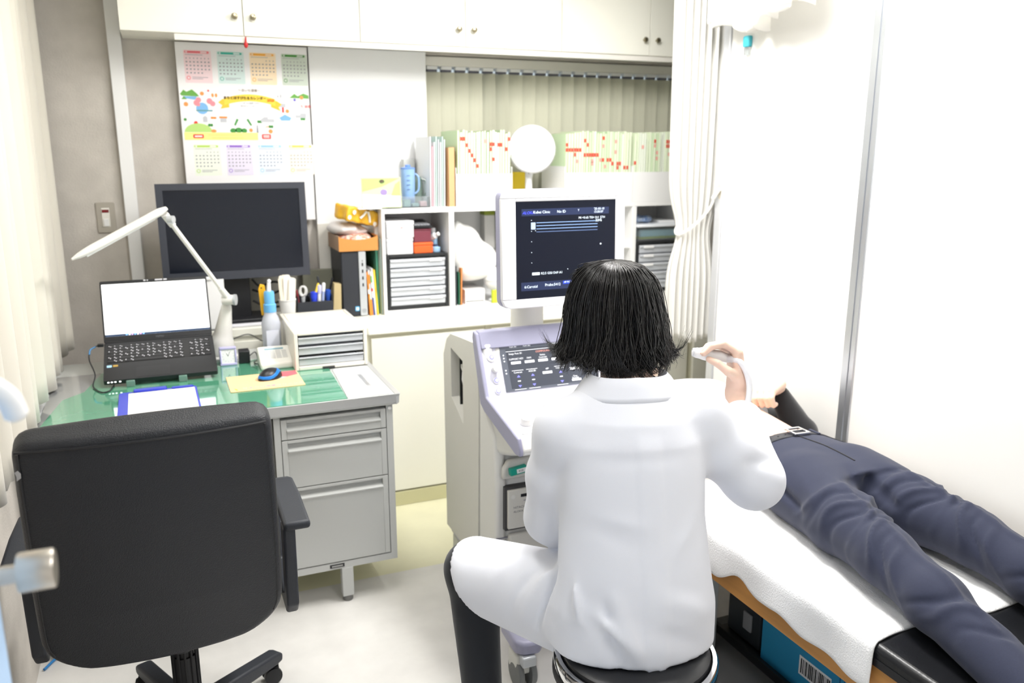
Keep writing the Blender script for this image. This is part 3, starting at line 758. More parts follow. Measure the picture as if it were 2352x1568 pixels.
def folders(x0, x1, n, reds, label, group, gaps=()):
    pitch = (x1 - x0) / n
    blean = random.uniform(.004, .012)
    for k in range(n):
        x = x0 + k * pitch
        th = pitch * random.uniform(.66, .80)
        lean = blean
        h = .327 + random.uniform(-.010, .008)
        y0 = 3.588 + random.uniform(0, .006)
        rl = reds.get(k, [])
        look = 'no sticker' if not rl else ('faded stickers' if all(m_ is PINKL for _, m_ in rl) else ('a red sticker' if len(rl) == 1 else 'red stickers'))
        if rl: look += (' high', ' midway', ' low')[0 if rl[0][0] > 1.56 else (1 if rl[0][0] > 1.50 else 2)]
        t = thing('patient_folder', '%s folder from left, %s, %s' % (ORD[k], look, label), 'folder', (x, 3.7, SP + .004), group)
        M = Matrix.Translation((x, y0, SP + .004)) @ Matrix.Rotation(lean, 4, 'Y')
        fm = FOLD[random.randrange(3)]
        G().box((0, 0, 0), (.0008, .235, h), M).box((th - .0008, 0, 0), (th, .235, h), M).box((.0008, 0, 0), (th - .0008, .0012, h), M).ob('cover', fm, t)
        G().box((.001, .004, .004), (th - .001, .228, h - random.uniform(.006, .02)), M).ob('sheets', PAPER, t)
        for zz, m_ in reds.get(k, []):
            G().box((-.0003, -.0012, zz - SP - .010), (th + .0003, -.0001, zz - SP + .007), M).ob('sticker', m_, t)
        if random.random() < .16:
            G().box((th, .0, .02), (th + .0009, .2, h * .9), M).ob('dark_divider', DKG, t)
def redmap(x0, x1, n, lst):
    d = {}
    for px, py, *pk in lst:
        k = int((float(xpx(px)) - x0) / (x1 - x0) * n)
        if 0 <= k < n: d.setdefault(k, []).append((zpx(py), PINKL if pk else REDL))
    return d
A = (1.236, 1.494, 20)
folders(*A, redmap(*A, [(1058, 320), (1066, 320), (1073, 334), (1079, 347), (1085, 357), (1089, 368), (1096, 381), (1118, 325, 1), (1126, 332), (1125, 343), (1136, 332), (1136, 366), (1148, 333), (1154, 333), (1168, 343), (1173, 320)]),
        'in box left of fan', 'patient folders left of the fan')
B = (1.776, 2.132, 26)
folders(*B, redmap(*B, [(1307, 333), (1305, 345), (1311, 345), (1317, 345), (1323, 345), (1329, 345), (1336, 345), (1319, 356), (1346, 323), (1349, 333), (1343, 357), (1349, 357), (1356, 357), (1363, 357), (1370, 357), (1376, 357), (1362, 371, 1), (1382, 317), (1383, 336, 1), (1380, 369, 1), (1387, 369), (1394, 369), (1402, 369), (1410, 378), (1411, 325, 1), (1415, 350, 1), (1420, 378), (1426, 378), (1420, 388), (1434, 388), (1440, 388), (1325, 372, 1), (1361, 378, 1), (1393, 385, 1)]),
        'in box right of fan', 'patient folders right of the fan')
C = (2.148, 2.449, 22)
folders(*C, redmap(*C, [(1460, 377), (1480, 338, 1), (1504, 324), (1508, 335, 1), (1511, 352, 1), (1514, 366, 1), (1532, 325), (1538, 325), (1544, 325), (1550, 325), (1532, 336), (1538, 336), (1544, 336), (1550, 336), (1540, 356, 1), (1543, 370, 1), (1545, 384, 1)]),
        'in rightmost box', 'patient folders by the curtain')
# small white fan
fa = thing('desk_fan', 'small white desk fan on the shelf among the green folders', 'fan', (1.63, 3.68, SP))
G().lathe((1.63, 3.69, SP), [(.075, 0), (.075, .012), (.05, .022), (.018, .028), (.016, .12)], 28).ob('base', WHITEP, fa, smooth=True)
AXF = Vector((-.32, -.93, .18)).normalized()
HC = Vector((1.630, 3.655, 1.545))
G().tube([(1.63, 3.69, SP + .115), (1.632, 3.69, SP + .15), tuple(HC - AXF * .05)], [.016, .02, .026], 16).ob('neck', WHITEP, fa, smooth=True)
G().lathe(HC - AXF * .09, [(.01, 0), (.034, .008), (.042, .03), (.042, .06), (.03, .07)], 26, AXF).ob('motor_housing', WHITEP, fa, smooth=True)
G().lathe(HC, [(.03, -.028), (.098, -.020), (.112, -.004), (.114, .004), (.108, .018), (.075, .032), (.03, .038)], 36, AXF).ob('grille_cover', mat('white_fan_cover', S(244, 244, 246), .4), fa, smooth=True)
u_ = AXF.orthogonal().normalized(); v_ = AXF.cross(u_)
for rr_, hh in ((.10, .024), (.085, .0305), (.065, .036), (.045, .039)):
    G().tube([HC + AXF * hh + (u_ * math.cos(a) + v_ * math.sin(a)) * rr_ for a in [2 * math.pi * k / 36 for k in range(36)]], .0016, 6, close=True).ob('grille_ring', WHITEP, fa, smooth=True)
G().lathe(HC + AXF * .036, [(.028, 0), (.028, .005), (.02, .008), (.0, .009)], 24, AXF).ob('grille_badge', WHITEP, fa, smooth=True)
G().lathe((1.622, 3.671, SP + .145), [(.006, 0), (.006, .004), (.004, .005)], 14, (-.3, -.95, 0)).ob('tilt_screw', BLACKP, fa, smooth=True)
slab_book(1.580, 1.690, 3.83, 3.85, SP + .0005, 1.436, pm('bright_yellow_card', 248, 214, 50), 'bright yellow folder standing behind the small fan', 'folder', name='yellow_folder')
# clear files and brown folder
stripes = [(.0, pm('clear_file_white', 240, 242, 244)), (.009, pm('pink_file', 246, 196, 206)), (.018, pm('clear_file_white', 240, 242, 244)), (.027, pm('mint_file', 206, 230, 222)), (.037, pm('clear_file_grey', 222, 226, 230)), (.047, pm('clear_file_white', 240, 242, 244)), (.056, pm('mint_file', 206, 230, 222)), (.065, pm('clear_file_grey', 222, 226, 230))]
labs = ['clear white', 'pale pink', 'clear white', 'mint green', 'pale grey', 'clear white', 'mint green', 'pale grey']
for i, (dx, m_) in enumerate(stripes):
    slab_book(1.108 + dx, 1.108 + dx + .0075, 3.60, 3.82, SP + .0005, 1.60 - .012 * (i % 3) - (.03 if i == 1 else 0), m_, '%s plastic file, %s from the left beside the tan folder' % (labs[i], ORD[i]), 'file', lean=.014, group='plastic files on the shelf', name='plastic_file')
slab_book(1.192, 1.222, 3.585, 3.82, SP + .0005, 1.553, pm('tan_cardboard', 222, 176, 128), 'tan cardboard file folder left of the green folders', 'folder', name='cardboard_folder')
slab_book(1.045, 1.10, 3.80, 3.84, SP + .0005, 1.50, pm('grey_file', 206, 208, 206), 'grey flat file standing at the back behind the jugs', 'file', name='grey_file')
# light blue measuring cup and glass mug
cp = thing('measuring_cup', 'light blue tall plastic cup with markings on the shelf', 'cup', (1.025, 3.64, SP + .047))
CB = mat('light_blue_cup', S(150, 186, 232), .3)
G().lathe((1.026, 3.66, SP + .001), [(.026, 0), (.028, .004), (.032, .165), (.029, .166), (.026, .02)], 28).ob('cup_body', CB, cp, smooth=True)
G().tube(bez([(1.058, 3.655, 1.44), (1.073, 3.652, 1.42), (1.072, 3.652, 1.37), (1.056, 3.655, 1.35)], 8), .004, 8).ob('handle', CB, cp, smooth=True)
G().lathe((1.026, 3.66, SP + .166), [(.033, 0), (.033, .006), (.012, .009), (.012, .018), (.004, .02)], 24).ob('lid', pm('blue_cup_lid', 110, 150, 220, .35), cp, smooth=True)
for zz in (1.37, 1.39, 1.41, 1.43): G().box((1.012, 3.6275, zz), (1.026, 3.6300, zz + .0015)).ob('mark', pm('navy_print', 60, 80, 140, .6), cp)
jg = thing('glass_mug', 'clear greenish glass mug with handle beside the blue cup', 'mug', (1.085, 3.62, SP))
GLASS = mat('greenish_glass', S(214, 230, 220), .05, trans=.85, ior=1.35)
G().lathe((1.078, 3.70, SP + .001), [(.020, 0), (.024, .01), (.027, .06), (.025, .12), (.022, .13), (.02, .12), (.022, .02)], 26).ob('glass_body', GLASS, jg, smooth=True)
G().tube(bez([(1.095, 3.68, 1.415), (1.112, 3.668, 1.40), (1.114, 3.665, 1.36), (1.100, 3.675, 1.335)], 8), .0045, 8).ob('handle', GLASS, jg, smooth=True)
# clear tray with bits
tr = thing('clear_tray', 'clear plastic tray of small items on the shelf edge', 'tray', (1.0, 3.6, SP))
TX0, TX1, TY0, TY1, TZ0, TZ1 = .905, 1.105, 3.585, 3.622, SP + .0005, SP + .048
for lo, hi in (((TX0, TY0, TZ0), (TX1, TY0 + .002, TZ1)), ((TX0, TY1, TZ0), (TX1, TY1 + .002, TZ1)), ((TX0, TY0, TZ0), (TX0 + .002, TY1, TZ1)), ((TX1 - .002, TY0, TZ0), (TX1, TY1, TZ1)), ((TX0, TY0, TZ0), (TX1, TY1, TZ0 + .002))):
    G().box(lo, hi).ob('tray_wall', CLEARP, tr)
for i, (x, c) in enumerate(((.93, (150, 154, 162)), (.965, (190, 196, 204)), (1.0, (176, 206, 204)), (1.04, (170, 200, 200)), (1.075, (230, 200, 204)))):
    G().box((x - .016, TY0 + .006, TZ0 + .003), (x + .016, TY1 - .004, TZ0 + .018 + .008 * (i % 3)), Matrix.Translation((0, 0, 0))).ob('packet', pm('packet_%d' % i, *c, .6), tr, bevel=.003)
# greeting card with little doll and white tissue bundle in front
cd_ = thing('greeting_card', 'pale green picture card leaning at the left shelf end', 'card', (.87, 3.63, SP))
MCd = frame((.795, 3.572, 1.2975), (1, 0, 0), (0, .10, 1))
G().box((0, 0, -.003), (.175, .130, 0), MCd).ob('card', pm('pale_green_card', 214, 230, 176, .7), cd_)
for nm, p_, m_ in (('picture_leaf', [(.004, .07), (.09, .09), (.17, .125), (.004, .125)], pm('soft_green_print', 184, 216, 130, .7)), ('picture_hair', disc(.092, .112, .012, .009), pm('brown_print', 110, 90, 84, .7)), ('picture_dress', disc(.098, .066, .016, .014), pm('lilac_print', 160, 140, 190, .7)), ('picture_corner', [(.13, .05), (.172, .05), (.172, .115), (.15, .10)], pm('lime_print', 206, 226, 130, .7)), ('picture_base', [(.004, .004), (.17, .004), (.17, .05), (.004, .06)], PAPER)):
    poly_on(MCd, p_).ob(nm, m_, cd_)
tag(G().box((.777, 3.560, 1.2935), (.878, 3.69, 1.2965)).ob('white_board_scrap', SHW), 'small white board jutting out left of the shelf top', 'board')
bs = thing('shelf_bracket', 'white bracket post carrying the small board beside the shelf', 'bracket', (.83, 3.66, 1.18))
G().box((.866, 3.66, .8205), (.8785, 3.69, 1.2930)).ob('post', SHW, bs)
G().box((.79, 3.672, 1.283), (.866, 3.686, 1.2930)).ob('arm', SHW, bs)
def tis(P):
    d = sd_ell(P, (.850, 3.605, 1.315), (.045, .03, .035))
    d = smin(d, sd_ell(P, (.875, 3.60, 1.345), (.02, .02, .03)), .02)
    return d - .004 * np.sin(P[0] * 160 + P[2] * 90)
me = np_mesh('tissue_bundle', [sdf_arrays(lambda X, Y, Z: np.maximum(tis((X, Y, Z)), 1.2972 - Z), (.79, 3.555, 1.28), (.92, 3.66, 1.39), .005)]); me.materials.append(PAPER)
tag(link('tissue_bundle', me), 'crumpled white tissue in front of the green card', 'tissue')
# ------------------------------------------------------------------ steel desk
DX0, DX1, DY0, DY1, DZ = -.42, .684, 2.623, 3.50, .74
dk = thing('steel_desk', 'grey steel office desk with green mat and drawer pedestal', 'desk', (.13, 3.0, 0))
G().box((DX0 + .006, DY0 + .006, .705), (DX1 - .006, DY1, DZ - .002)).ob('table_top', STEELGREY, dk)
ed = G()
prof = [(-.004, .004), (0, -.006), (.004, -.03), (.012, -.034), (.012, .0), (.006, .0015)]
ed.prism([(DY0 + a, DZ + b) for a, b in prof], DX0, DX1, 'x')
ed.prism([(DX1 - a, DZ + b) for a, b in prof], DY0, DY1, 'y')
ed.prism([(DX0 + a, DZ + b) for a, b in prof], DY0, DY1, 'y')
ed.ob('edge_trim', mat('desk_edge_alloy', S(200, 202, 203), .35, .35), dk, bevel=.0015)
# pedestal
PX0, PX1, PY0, PY1, PZ0, PZ1 = .27, .664, 2.643, 3.42, .130, .705
pd = G()
pd.box((PX0, PY0 + .02, PZ0), (PX0 + .015, PY1, PZ1)).box((PX1 - .022, PY0, PZ0), (PX1, PY1, PZ1)).box((PX0, PY0, PZ0), (PX1 - .022, PY1, PZ0 + .024)).box((PX0, PY1 - .01, PZ0), (PX1, PY1, PZ1)).box((PX0, PY0 + .03, PZ0 + .02), (PX1 - .02, PY0 + .04, PZ1)).box((PX0, PY0, PZ0), (PX0 + .02, PY0 + .03, PZ1))
pd.ob('pedestal', STEELGREY, dk)
def dfront(z0, z1, x0=PX0 + .022, x1=PX1 - .0245, y=PY0 - .001, nm='drawer'):
    g = G()
    g.prism([(y, z0), (y + .02, z0), (y + .02, z1), (y, z1), (y, z1 - .010), (y + .016, z1 - .013), (y + .016, z1 - .026), (y - .005, z1 - .036), (y - .005, z1 - .040), (y, z1 - .046)], x0 + .018, x1 - .018, 'x')
    g.box((x0, y, z0), (x0 + .018, y + .02, z1)).box((x1 - .018, y, z0), (x1, y + .02, z1))
    return g.ob(nm, STEELGREY, dk, bevel=.0012)
dfront(.622, .690); dfront(.452, .6185); dfront(.158, .4485)
G().cyl((PX1 - .011, PY0 - .004, .690), (PX1 - .011, PY0 + .002, .690), .006).ob('screw', CHROME, dk, smooth=True)
G().box((.425, PY0 - .002, .137), (.475, PY0 + .001, .149)).ob('maker_plate', BLACKP, dk)
G().box((.431, PY0 - .0026, .1405), (.469, PY0 - .002, .1455)).ob('maker_plate_print', pm('plate_silver', 170, 170, 168, .4), dk)
for x, y in ((.485, 2.66), (.485, 3.38), (-.39, 2.66), (-.39, 3.38)):
    zt = PZ0 if x > 0 else .705
    g = G(); a, b = (.021, .017)
    g.box((x - .02, y - .018, .02), (x + .02, y + .018, zt)); g.ob('leg', STEELGREY, dk, bevel=.003)
    G().lathe((x, y, 0), [(.016, 0), (.018, .004), (.018, .018), (.012, .022)], 18).ob('foot', pm('grey_rubber', 120, 120, 118, .7), dk, smooth=True)
G().box((-.41, PY0 + .01, .62), (.262, PY0 + .03, .70)).ob('centre_drawer', STEELGREY, dk, bevel=.002)
G().box((-.405, 3.38, .30), (.27, 3.395, .70)).ob('modesty_panel', STEELGREY, dk)
# green mat under a clear vinyl sheet, paper on the right
mt = thing('desk_mat', 'green desk mat under clear glossy vinyl on the desk', 'desk mat', (.05, 3.0, DZ))
GREENM = mat('green_mat_gloss', S(84, 158, 126), .07, coat=1, var=.12, vscale=3, vcol=S(98, 168, 138))
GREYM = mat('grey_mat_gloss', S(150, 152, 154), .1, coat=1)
G().prism([(-.402, DY0 + .02), (.512, DY0 + .02), (.536, 3.30), (-.26, 3.30), (-.30, 3.06), (-.36, 2.98)], DZ - .0018, DZ + .0010).ob('green_sheet', GREENM, mt)
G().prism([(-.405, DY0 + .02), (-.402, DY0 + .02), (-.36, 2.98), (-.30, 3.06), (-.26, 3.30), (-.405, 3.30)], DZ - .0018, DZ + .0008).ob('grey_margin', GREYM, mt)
G().prism([(.536, 3.035), (.655, 3.035), (.655, DY0 + .02), (.514, DY0 + .02)], DZ - .0018, DZ + .0012).ob('paper_sheet', mat('printed_paper_gloss', S(226, 228, 228), .12, coat=.8, var=.10, vscale=40), mt)
MP = frame((.514, DY0 + .02, DZ + .0012), (1, 0, 0), (0, 1, 0))
for (a, b, c, d), m_ in (((.075, .30, .115, .385), GY), ((.022, .26, .07, .385), pm('pale_grey_print', 208, 210, 212, .3)), ((.04, .14, .085, .235), pm('pale_grey_print', 208, 210, 212, .3)), ((.092, .12, .106, .28), pm('mid_grey_print', 150, 152, 156, .3)), ((.112, .06, .120, .30), pm('pale_grey_print', 208, 210, 212, .3))):
    poly_on(MP, [(a, b), (c, b), (c, d), (a, d)], .0004).ob('print_block', m_, mt)

# ------------------------------------------------------------------ document drawer box on the desk
bx = thing('document_case', 'beige document case with three clear drawers on the desk', 'document case', (.55, 3.25, DZ))
CASE = mat('beige_case_plastic', S(234, 230, 220), .4)
x0, x1, y0, y1, z0, z1 = .404, .677, 3.05, 3.45, DZ + .0015, .887
g = G()
g.box((x0, y0, z0), (x0 + .014, y1, z1)).box((x1 - .014, y0, z0), (x1, y1, z1)).box((x0 + .014, y0, z1 - .012), (x1 - .014, y1, z1)).box((x0 + .014, y0, z0), (x1 - .014, y1, z0 + .016)).box((x0, y1 - .01, z0), (x1, y1, z1))
g.ob('case', CASE, bx, bevel=.003)
G().box((x0 + .10, y0 - .004, z0 + .002), (x0 + .145, y0 + .002, z0 + .009)).ob('latch', pm('dark_latch', 60, 60, 62, .5), bx)
zb = [z0 + .017, z0 + .058, z0 + .097, z1 - .0125]
CLD = mat('clear_drawer_plastic', S(228, 231, 236), .12, trans=.25, ior=1.25)
for k in range(3):
    a, b = zb[k] + .001, zb[k + 1] - .001
    d = G().box((x0 + .016, y0 + .006, a), (x1 - .016, y0 + .009, a + .022)).box((x0 + .016, y0 - .002, b - .012), (x1 - .016, y0 + .012, b - .008)).box((x0 + .016, y0 + .009, a), (x1 - .016, y1 - .02, a + .002)).ob('drawer', CLD, bx, bevel=.0008)
    G().box((x0 + .022, y0 + .016, a + .003), (x1 - .03 - .02 * k, y1 - .06, a + .012 + .008 * (k % 2))).ob('papers', PAPER, d)
    if k == 0:
        for px_, c_, w_ in ((.03, (52, 66, 70), .05), (.085, (236, 236, 236), .07), (.17, (176, 178, 186), .03), (.21, (112, 118, 176), .04)):
            G().box((x0 + px_, y0 + .011, a + .002), (x0 + px_ + w_, y0 + .016, a + .013)).ob('small_item', pm('item_%d' % int(px_ * 1000), *c_, .5), d)
    else:
        G().box((x0 + .018, y0 + .011, b - .005), (x1 - .018, y0 + .013, b)).ob('shadow_gap', pm('dark_grey_gap', 70, 72, 78, .7), d)

# ------------------------------------------------------------------ laptop on stand
lp = thing('laptop', 'open black laptop with blank white screen on the desk', 'laptop', (-.05, 3.2, DZ))
LM = mat('laptop_black', S(34, 35, 38), .4)
vb = Vector((0, .22, .085)).normalized()
MB_ = frame((-.240, 3.08, .752), (1, 0, 0), vb)       # deck: x right, y back, z up-normal
LW, LD = .374, .238
G().prism(rrect(0, 0, LW, LD, .006), 0, .017, 'z', MB_).ob('base', LM, lp, bevel=.001)
G().prism(rrect(.010, .105, .362, .226, .004), .017, .0173, 'z', MB_).ob('keyboard_well', pm('laptop_key_well', 20, 20, 22, .5), lp)
kg = G(); KEY = pm('laptop_keys', 30, 30, 33, .45)
PRN = pm('key_print', 214, 214, 220, .6)
cols_ = 19
for r_ in range(6):
    for c in range(cols_):
        if 14 <= c < 15: continue
        if r_ == 0 and 4 < c < 10:
            if c == 5: kx, kw = .012 + c * .0184, .0184 * 5 - .003
            else: continue
        else: kx, kw = .012 + c * .0184, .0155
        ky = .109 + r_ * .0192; kh = .0162 if r_ < 5 else .011
        kk = G().box((kx, ky, .0173), (kx + kw, ky + kh, .0185), MB_).ob('key', KEY, lp)
        if kw < .02 and (c * 7 + r_ * 3) % 6:
            gg = G()
            gg.box((kx + .003, ky + kh * .55, .0185), (kx + .0065, ky + kh * .85, .0187), MB_)
            if (c + r_) % 3: gg.box((kx + .008, ky + kh * .2, .0185), (kx + .0115, ky + kh * .5, .0187), MB_)
            gg.ob('key_print', PRN, kk)
G().prism(rrect(.105, .008, .215, .068, .003), .017, .0174, 'z', MB_).ob('touchpad', pm('laptop_pad', 40, 41, 44, .35), lp)
G().box((.010, .080, .017), (.026, .093, .0174), MB_).ob('sticker', pm('sky_sticker', 170, 214, 244, .4), lp)
G().box((.030, .082, .017), (.046, .093, .0174), MB_).ob('sticker', pm('gold_sticker', 186, 152, 72, .4), lp)
for k in range(4):
    g = G().box((.012 + k * .011 + (.004 if k == 3 else 0), -.001, .008), (.018 + k * .011 + (.004 if k == 3 else 0), 0, .012), MB_); g.ob('indicator', mat('led_white', (1, 1, 1), .4, emit=1.5), lp)
vl = Vector((0, .10, .232)).normalized()
ML = frame((-.2405, 3.300, .852), (1, 0, 0), vl)
lid = G().prism(rrect(0, 0, .374, .235, .006), -.008, 0, 'z', ML).ob('lid', LM, lp, bevel=.001)
G().prism([(.006, .024), (.368, .024), (.368, .222), (.006, .222)], 0, .0006, 'z', ML).ob('screen', mat('laptop_screen_white', (1, 1, 1), .25, emit=1.1), lid)
G().prism([(.006, .024), (.368, .024), (.368, .0315), (.006, .0315)], .0006, .0010, 'z', ML).ob('taskbar', mat('taskbar_dark', S(40, 60, 90), .3, emit=.4), lid)
for k in range(7): G().prism([(.075 + k * .0095, .0255), (.081 + k * .0095, .0255), (.081 + k * .0095, .0305), (.075 + k * .0095, .0305)], .0010, .0013, 'z', ML).ob('taskbar_icon', mat('icon_%d' % (k % 3), [S(120, 180, 250), S(240, 240, 250), S(200, 160, 230)][k % 3], .3, emit=.8), lid)
G().prism([(.20, .118), (.29, .120), (.29, .1205), (.20, .1185)], .0006, .0010, 'z', ML).ob('screen_line', mat('screen_grey_line', S(200, 200, 204), .3, emit=.7), lid)
text(lid, 'FUJITSU', .008, ML @ Matrix.Translation((.190, .012, .0005)), pm('lid_logo', 120, 122, 128, .4), align='CENTER')
for k, (a, b) in enumerate(((.15, .158), (.162, .166), (.19, .216), (.220, .232))): G().box((a, .2285, 0), (b, .2335, .0012), ML).ob('webcam_mark', PRN, lid)
G().cyl((-.236, 3.30, .852), (.130, 3.30, .852), .007, n=12).ob('hinge', BLACKP, lp, smooth=True)
ls = thing('laptop_stand', 'low clear stand with small green-tinted stops holding the laptop', 'laptop stand', (-.05, 3.2, DZ))
CLG = mat('clear_green_plastic', S(170, 210, 196), .1, trans=.6)
for x in (-.155, .015):
    G().prism([(3.064, DZ + .001), (3.32, DZ + .001), (3.32, .836), (3.30, .836), (3.085, .748), (3.076, .748), (3.076, .764), (3.064, .764)], x - .014, x + .014, 'x').ob('stand_rail', CLG, ls, bevel=.002)
G().box((-.155, 3.29, .742), (.015, 3.30, .80)).ob('crossbar', CLG, ls)
# laptop power plug + cord
pc_ = thing('power_cable', 'black laptop cord with blue band looping left of the keyboard', 'cord', (-.26, 3.2, DZ))
G().box((-.262, 3.272, .846), (-.241, 3.292, .856)).ob('plug', BLACKP, pc_, bevel=.002)
G().tube(bez([(-.262, 3.282, .850), (-.285, 3.27, .84), (-.29, 3.24, .81), (-.272, 3.18, .77), (-.275, 3.10, .746), (-.245, 3.02, .7445), (-.22, 3.03, .7445), (-.21, 3.10, .745)], 8), .0025, 6).ob('cord', BLACKP, pc_, smooth=True)
G().tube(bez([(-.268, 3.28, .8475), (-.285, 3.27, .84), (-.289, 3.255, .825)], 6), .0032, 6).ob('cord_band', pm('steel_blue_band', 70, 130, 180, .5), pc_, smooth=True)

# ------------------------------------------------------------------ clipboard, mouse pad, mouse
cb = thing('clipboard', 'blue clipboard with blank white sheet on the green mat', 'clipboard', (-.06, 2.85, DZ))
BLC = pm('royal_blue_plastic', 34, 52, 190, .4)
M_ = Matrix.Translation((-.185, 2.70, DZ + .0012)) @ Matrix.Rotation(R(1), 4, 'Z')
G().prism(rrect(0, 0, .245, .285, .012), 0, .003, 'z', M_).ob('board', BLC, cb, bevel=.001)
G().box((.030, -.005, .003), (.238, .262, .0042), M_).ob('sheet', PAPER, cb)
G().prism(rrect(.045, .262, .150, .292, .006), .003, .011, 'z', M_).ob('clip', BLC, cb, bevel=.003)
G().prism(rrect(.165, .268, .235, .288, .006), .003, .007, 'z', M_).ob('clip_wing', BLC, cb, bevel=.002)
mp = thing('mouse_pad', 'peach mouse pad with pink corner and purple lettering', 'mouse pad', (.28, 2.95, DZ))
MPd = Matrix.Translation((.159, 2.852, DZ + .0012)) @ Matrix.Rotation(R(.4), 4, 'Z')
G().prism(rrect(0, 0, .25, .205, .004), 0, .003, 'z', MPd).ob('pad', pm('peach_pad', 246, 208, 158, .6), mp, bevel=.0006)
poly_on(MPd @ Matrix.Translation((0, 0, .003)), [(.13, .203), (.246, .203), (.246, .15), (.205, .128), (.17, .15)], .0003).ob('pink_print', pm('coral_print', 240, 110, 120, .6), mp)
poly_on(MPd @ Matrix.Translation((0, 0, .003)), [(.16, .145), (.205, .128), (.19, .115), (.165, .11)], .0003).ob('mint_print', pm('mint_print', 190, 222, 210, .6), mp)
poly_on(MPd @ Matrix.Translation((0, 0, .003)), [(.02, .012), (.026, .012), (.022, .03), (.014, .04)], .0003).ob('yellow_print', YEL, mp)
text(mp, 'ひまわり健康クリニック', .019, MPd @ Matrix.Translation((.145, .030, .0033)), pm('lilac_lettering', 190, 160, 206, .6), align='CENTER')
mo = thing('computer_mouse', 'black wireless mouse with blue side band on the pad', 'mouse', (.305, 2.985, DZ + .004))
def mouse(P, s=1.0):
    X, Y, Z = P
    u = (X - .305); v = (Y - 2.985); c_, s_ = math.cos(R(52)), math.sin(R(52))
    a = u * c_ + v * -s_; b = u * s_ + v * c_
    d = sd_ell((a, b, Z - .7455), (0, 0, 0), (.030 + .004 * np.cos(b * 40), .052, .036))
    return np.maximum(d, .7445 - Z)
me = np_mesh('mouse_shell', [sdf_arrays(lambda X, Y, Z: mouse((X, Y, Z)), (.235, 2.92, .74), (.375, 3.05, .79), .0025)])
me.materials.append(pm('mouse_black', 30, 31, 36, .35)); ms = link('mouse_shell', me, mo)
# blue band: slice of a slightly larger shell
def band(X, Y, Z):
    u = (X - .305); v = (Y - 2.985); c_, s_ = math.cos(R(52)), math.sin(R(52))
    b = u * s_ + v * c_
    zc = .762 + .008 * np.sin(b * 50)
    return np.maximum(mouse((X, Y, Z)) - .0008, np.abs(Z - zc) - .006)
me = np_mesh('side_band', [sdf_arrays(band, (.235, 2.92, .74), (.375, 3.05, .79), .0022)])
me.materials.append(pm('mouse_blue', 26, 120, 214, .3)); link('side_band', me, mo)
# ------------------------------------------------------------------ clock, adapter, intercom device, bottle, lamp
ck = thing('desk_clock', 'small lavender-framed square desk clock beside the lamp', 'clock', (.18, 3.24, DZ))
LAV = pm('pale_lavender_plastic', 190, 186, 226, .35)
MCk = frame((.151, 3.235, DZ + .001), (1, 0, 0), (0, .12, 1))
g = G()
for lo, hi in (((0, 0, -.03), (.062, .010, 0)), ((0, .062, -.03), (.062, .072, 0)), ((0, .010, -.03), (.007, .062, 0)), ((.055, .010, -.03), (.062, .062, 0)), ((.002, .002, -.032), (.060, .070, -.006))): g.box(lo, hi, MCk)
g.ob('frame', LAV, ck, bevel=.003)
G().box((.007, .010, -.006), (.055, .062, -.004), MCk).ob('dial', PAPER, ck)
for a, L in ((R(68), .018), (R(118), .013)):
    e = (.031 + L * math.cos(a), .037 + L * math.sin(a))
    G().prism([(.0302, .0365), (.0318, .0375), (e[0] + .0006, e[1]), (e[0] - .0006, e[1])], -.004, -.0034, 'z', MCk).ob('hand', BLACKP, ck)
for k in range(12):
    a = 2 * math.pi * k / 12; q = (.031 + .020 * math.cos(a), .036 + .021 * math.sin(a))
    G().prism(disc(*q, .0011, n=6), -.004, -.0036, 'z', MCk).ob('hour_mark', INK, ck)
ad = thing('power_adapter', 'black power adapter block with thin cord behind the clock', 'adapter', (.24, 3.26, DZ))
G().box((.222, 3.245, DZ + .0015), (.262, 3.30, DZ + .05)).ob('block', BLACKP, ad, bevel=.003)
G().tube(bez([(.262, 3.27, .765), (.285, 3.28, .775), (.29, 3.26, .75), (.275, 3.24, .7455), (.28, 3.2, .7455)], 8), .002, 6).ob('cord', BLACKP, ad, smooth=True)
dv_ = thing('intercom', 'white wedge-shaped intercom box with button grid on the desk', 'intercom', (.345, 3.16, DZ))
dp = [(3.11, DZ + .001), (3.245, DZ + .001), (3.245, .800), (3.225, .806), (3.135, .775), (3.112, .765)]
G().prism(dp, .287, .408, 'x').ob('housing', mat('intercom_white', S(238, 237, 231), .4), dv_, bevel=.007, seg=3)
Mi = frame((.287, 3.1335, .7752), (1, 0, 0), (0, .09, .031))
G().box((.025, .070, -.001), (.095, .079, .0010), Mi).ob('display_window', pm('grey_blue_window', 140, 176, 190, .3), dv_)
gi = G()
for c in range(4):
    for r_ in range(6): gi = G().box((.020 + c * .022, .008 + r_ * .0098, -.0005), (.038 + c * .022, .0150 + r_ * .0098, .0009), Mi).ob('button', pm('light_grey_button', 214, 214, 212, .5), dv_)
tag(G().tube(bez([(.10, 3.46, .80), (.2, 3.49, .785), (.28, 3.505, .80), (.33, 3.48, .775), (.365, 3.40, .78), (.375, 3.30, .79), (.37, 3.245, .79)], 8), .0022, 6).ob('thin_cable', BLACKP, smooth=True), 'thin dark cable looping behind the intercom box', 'cable')
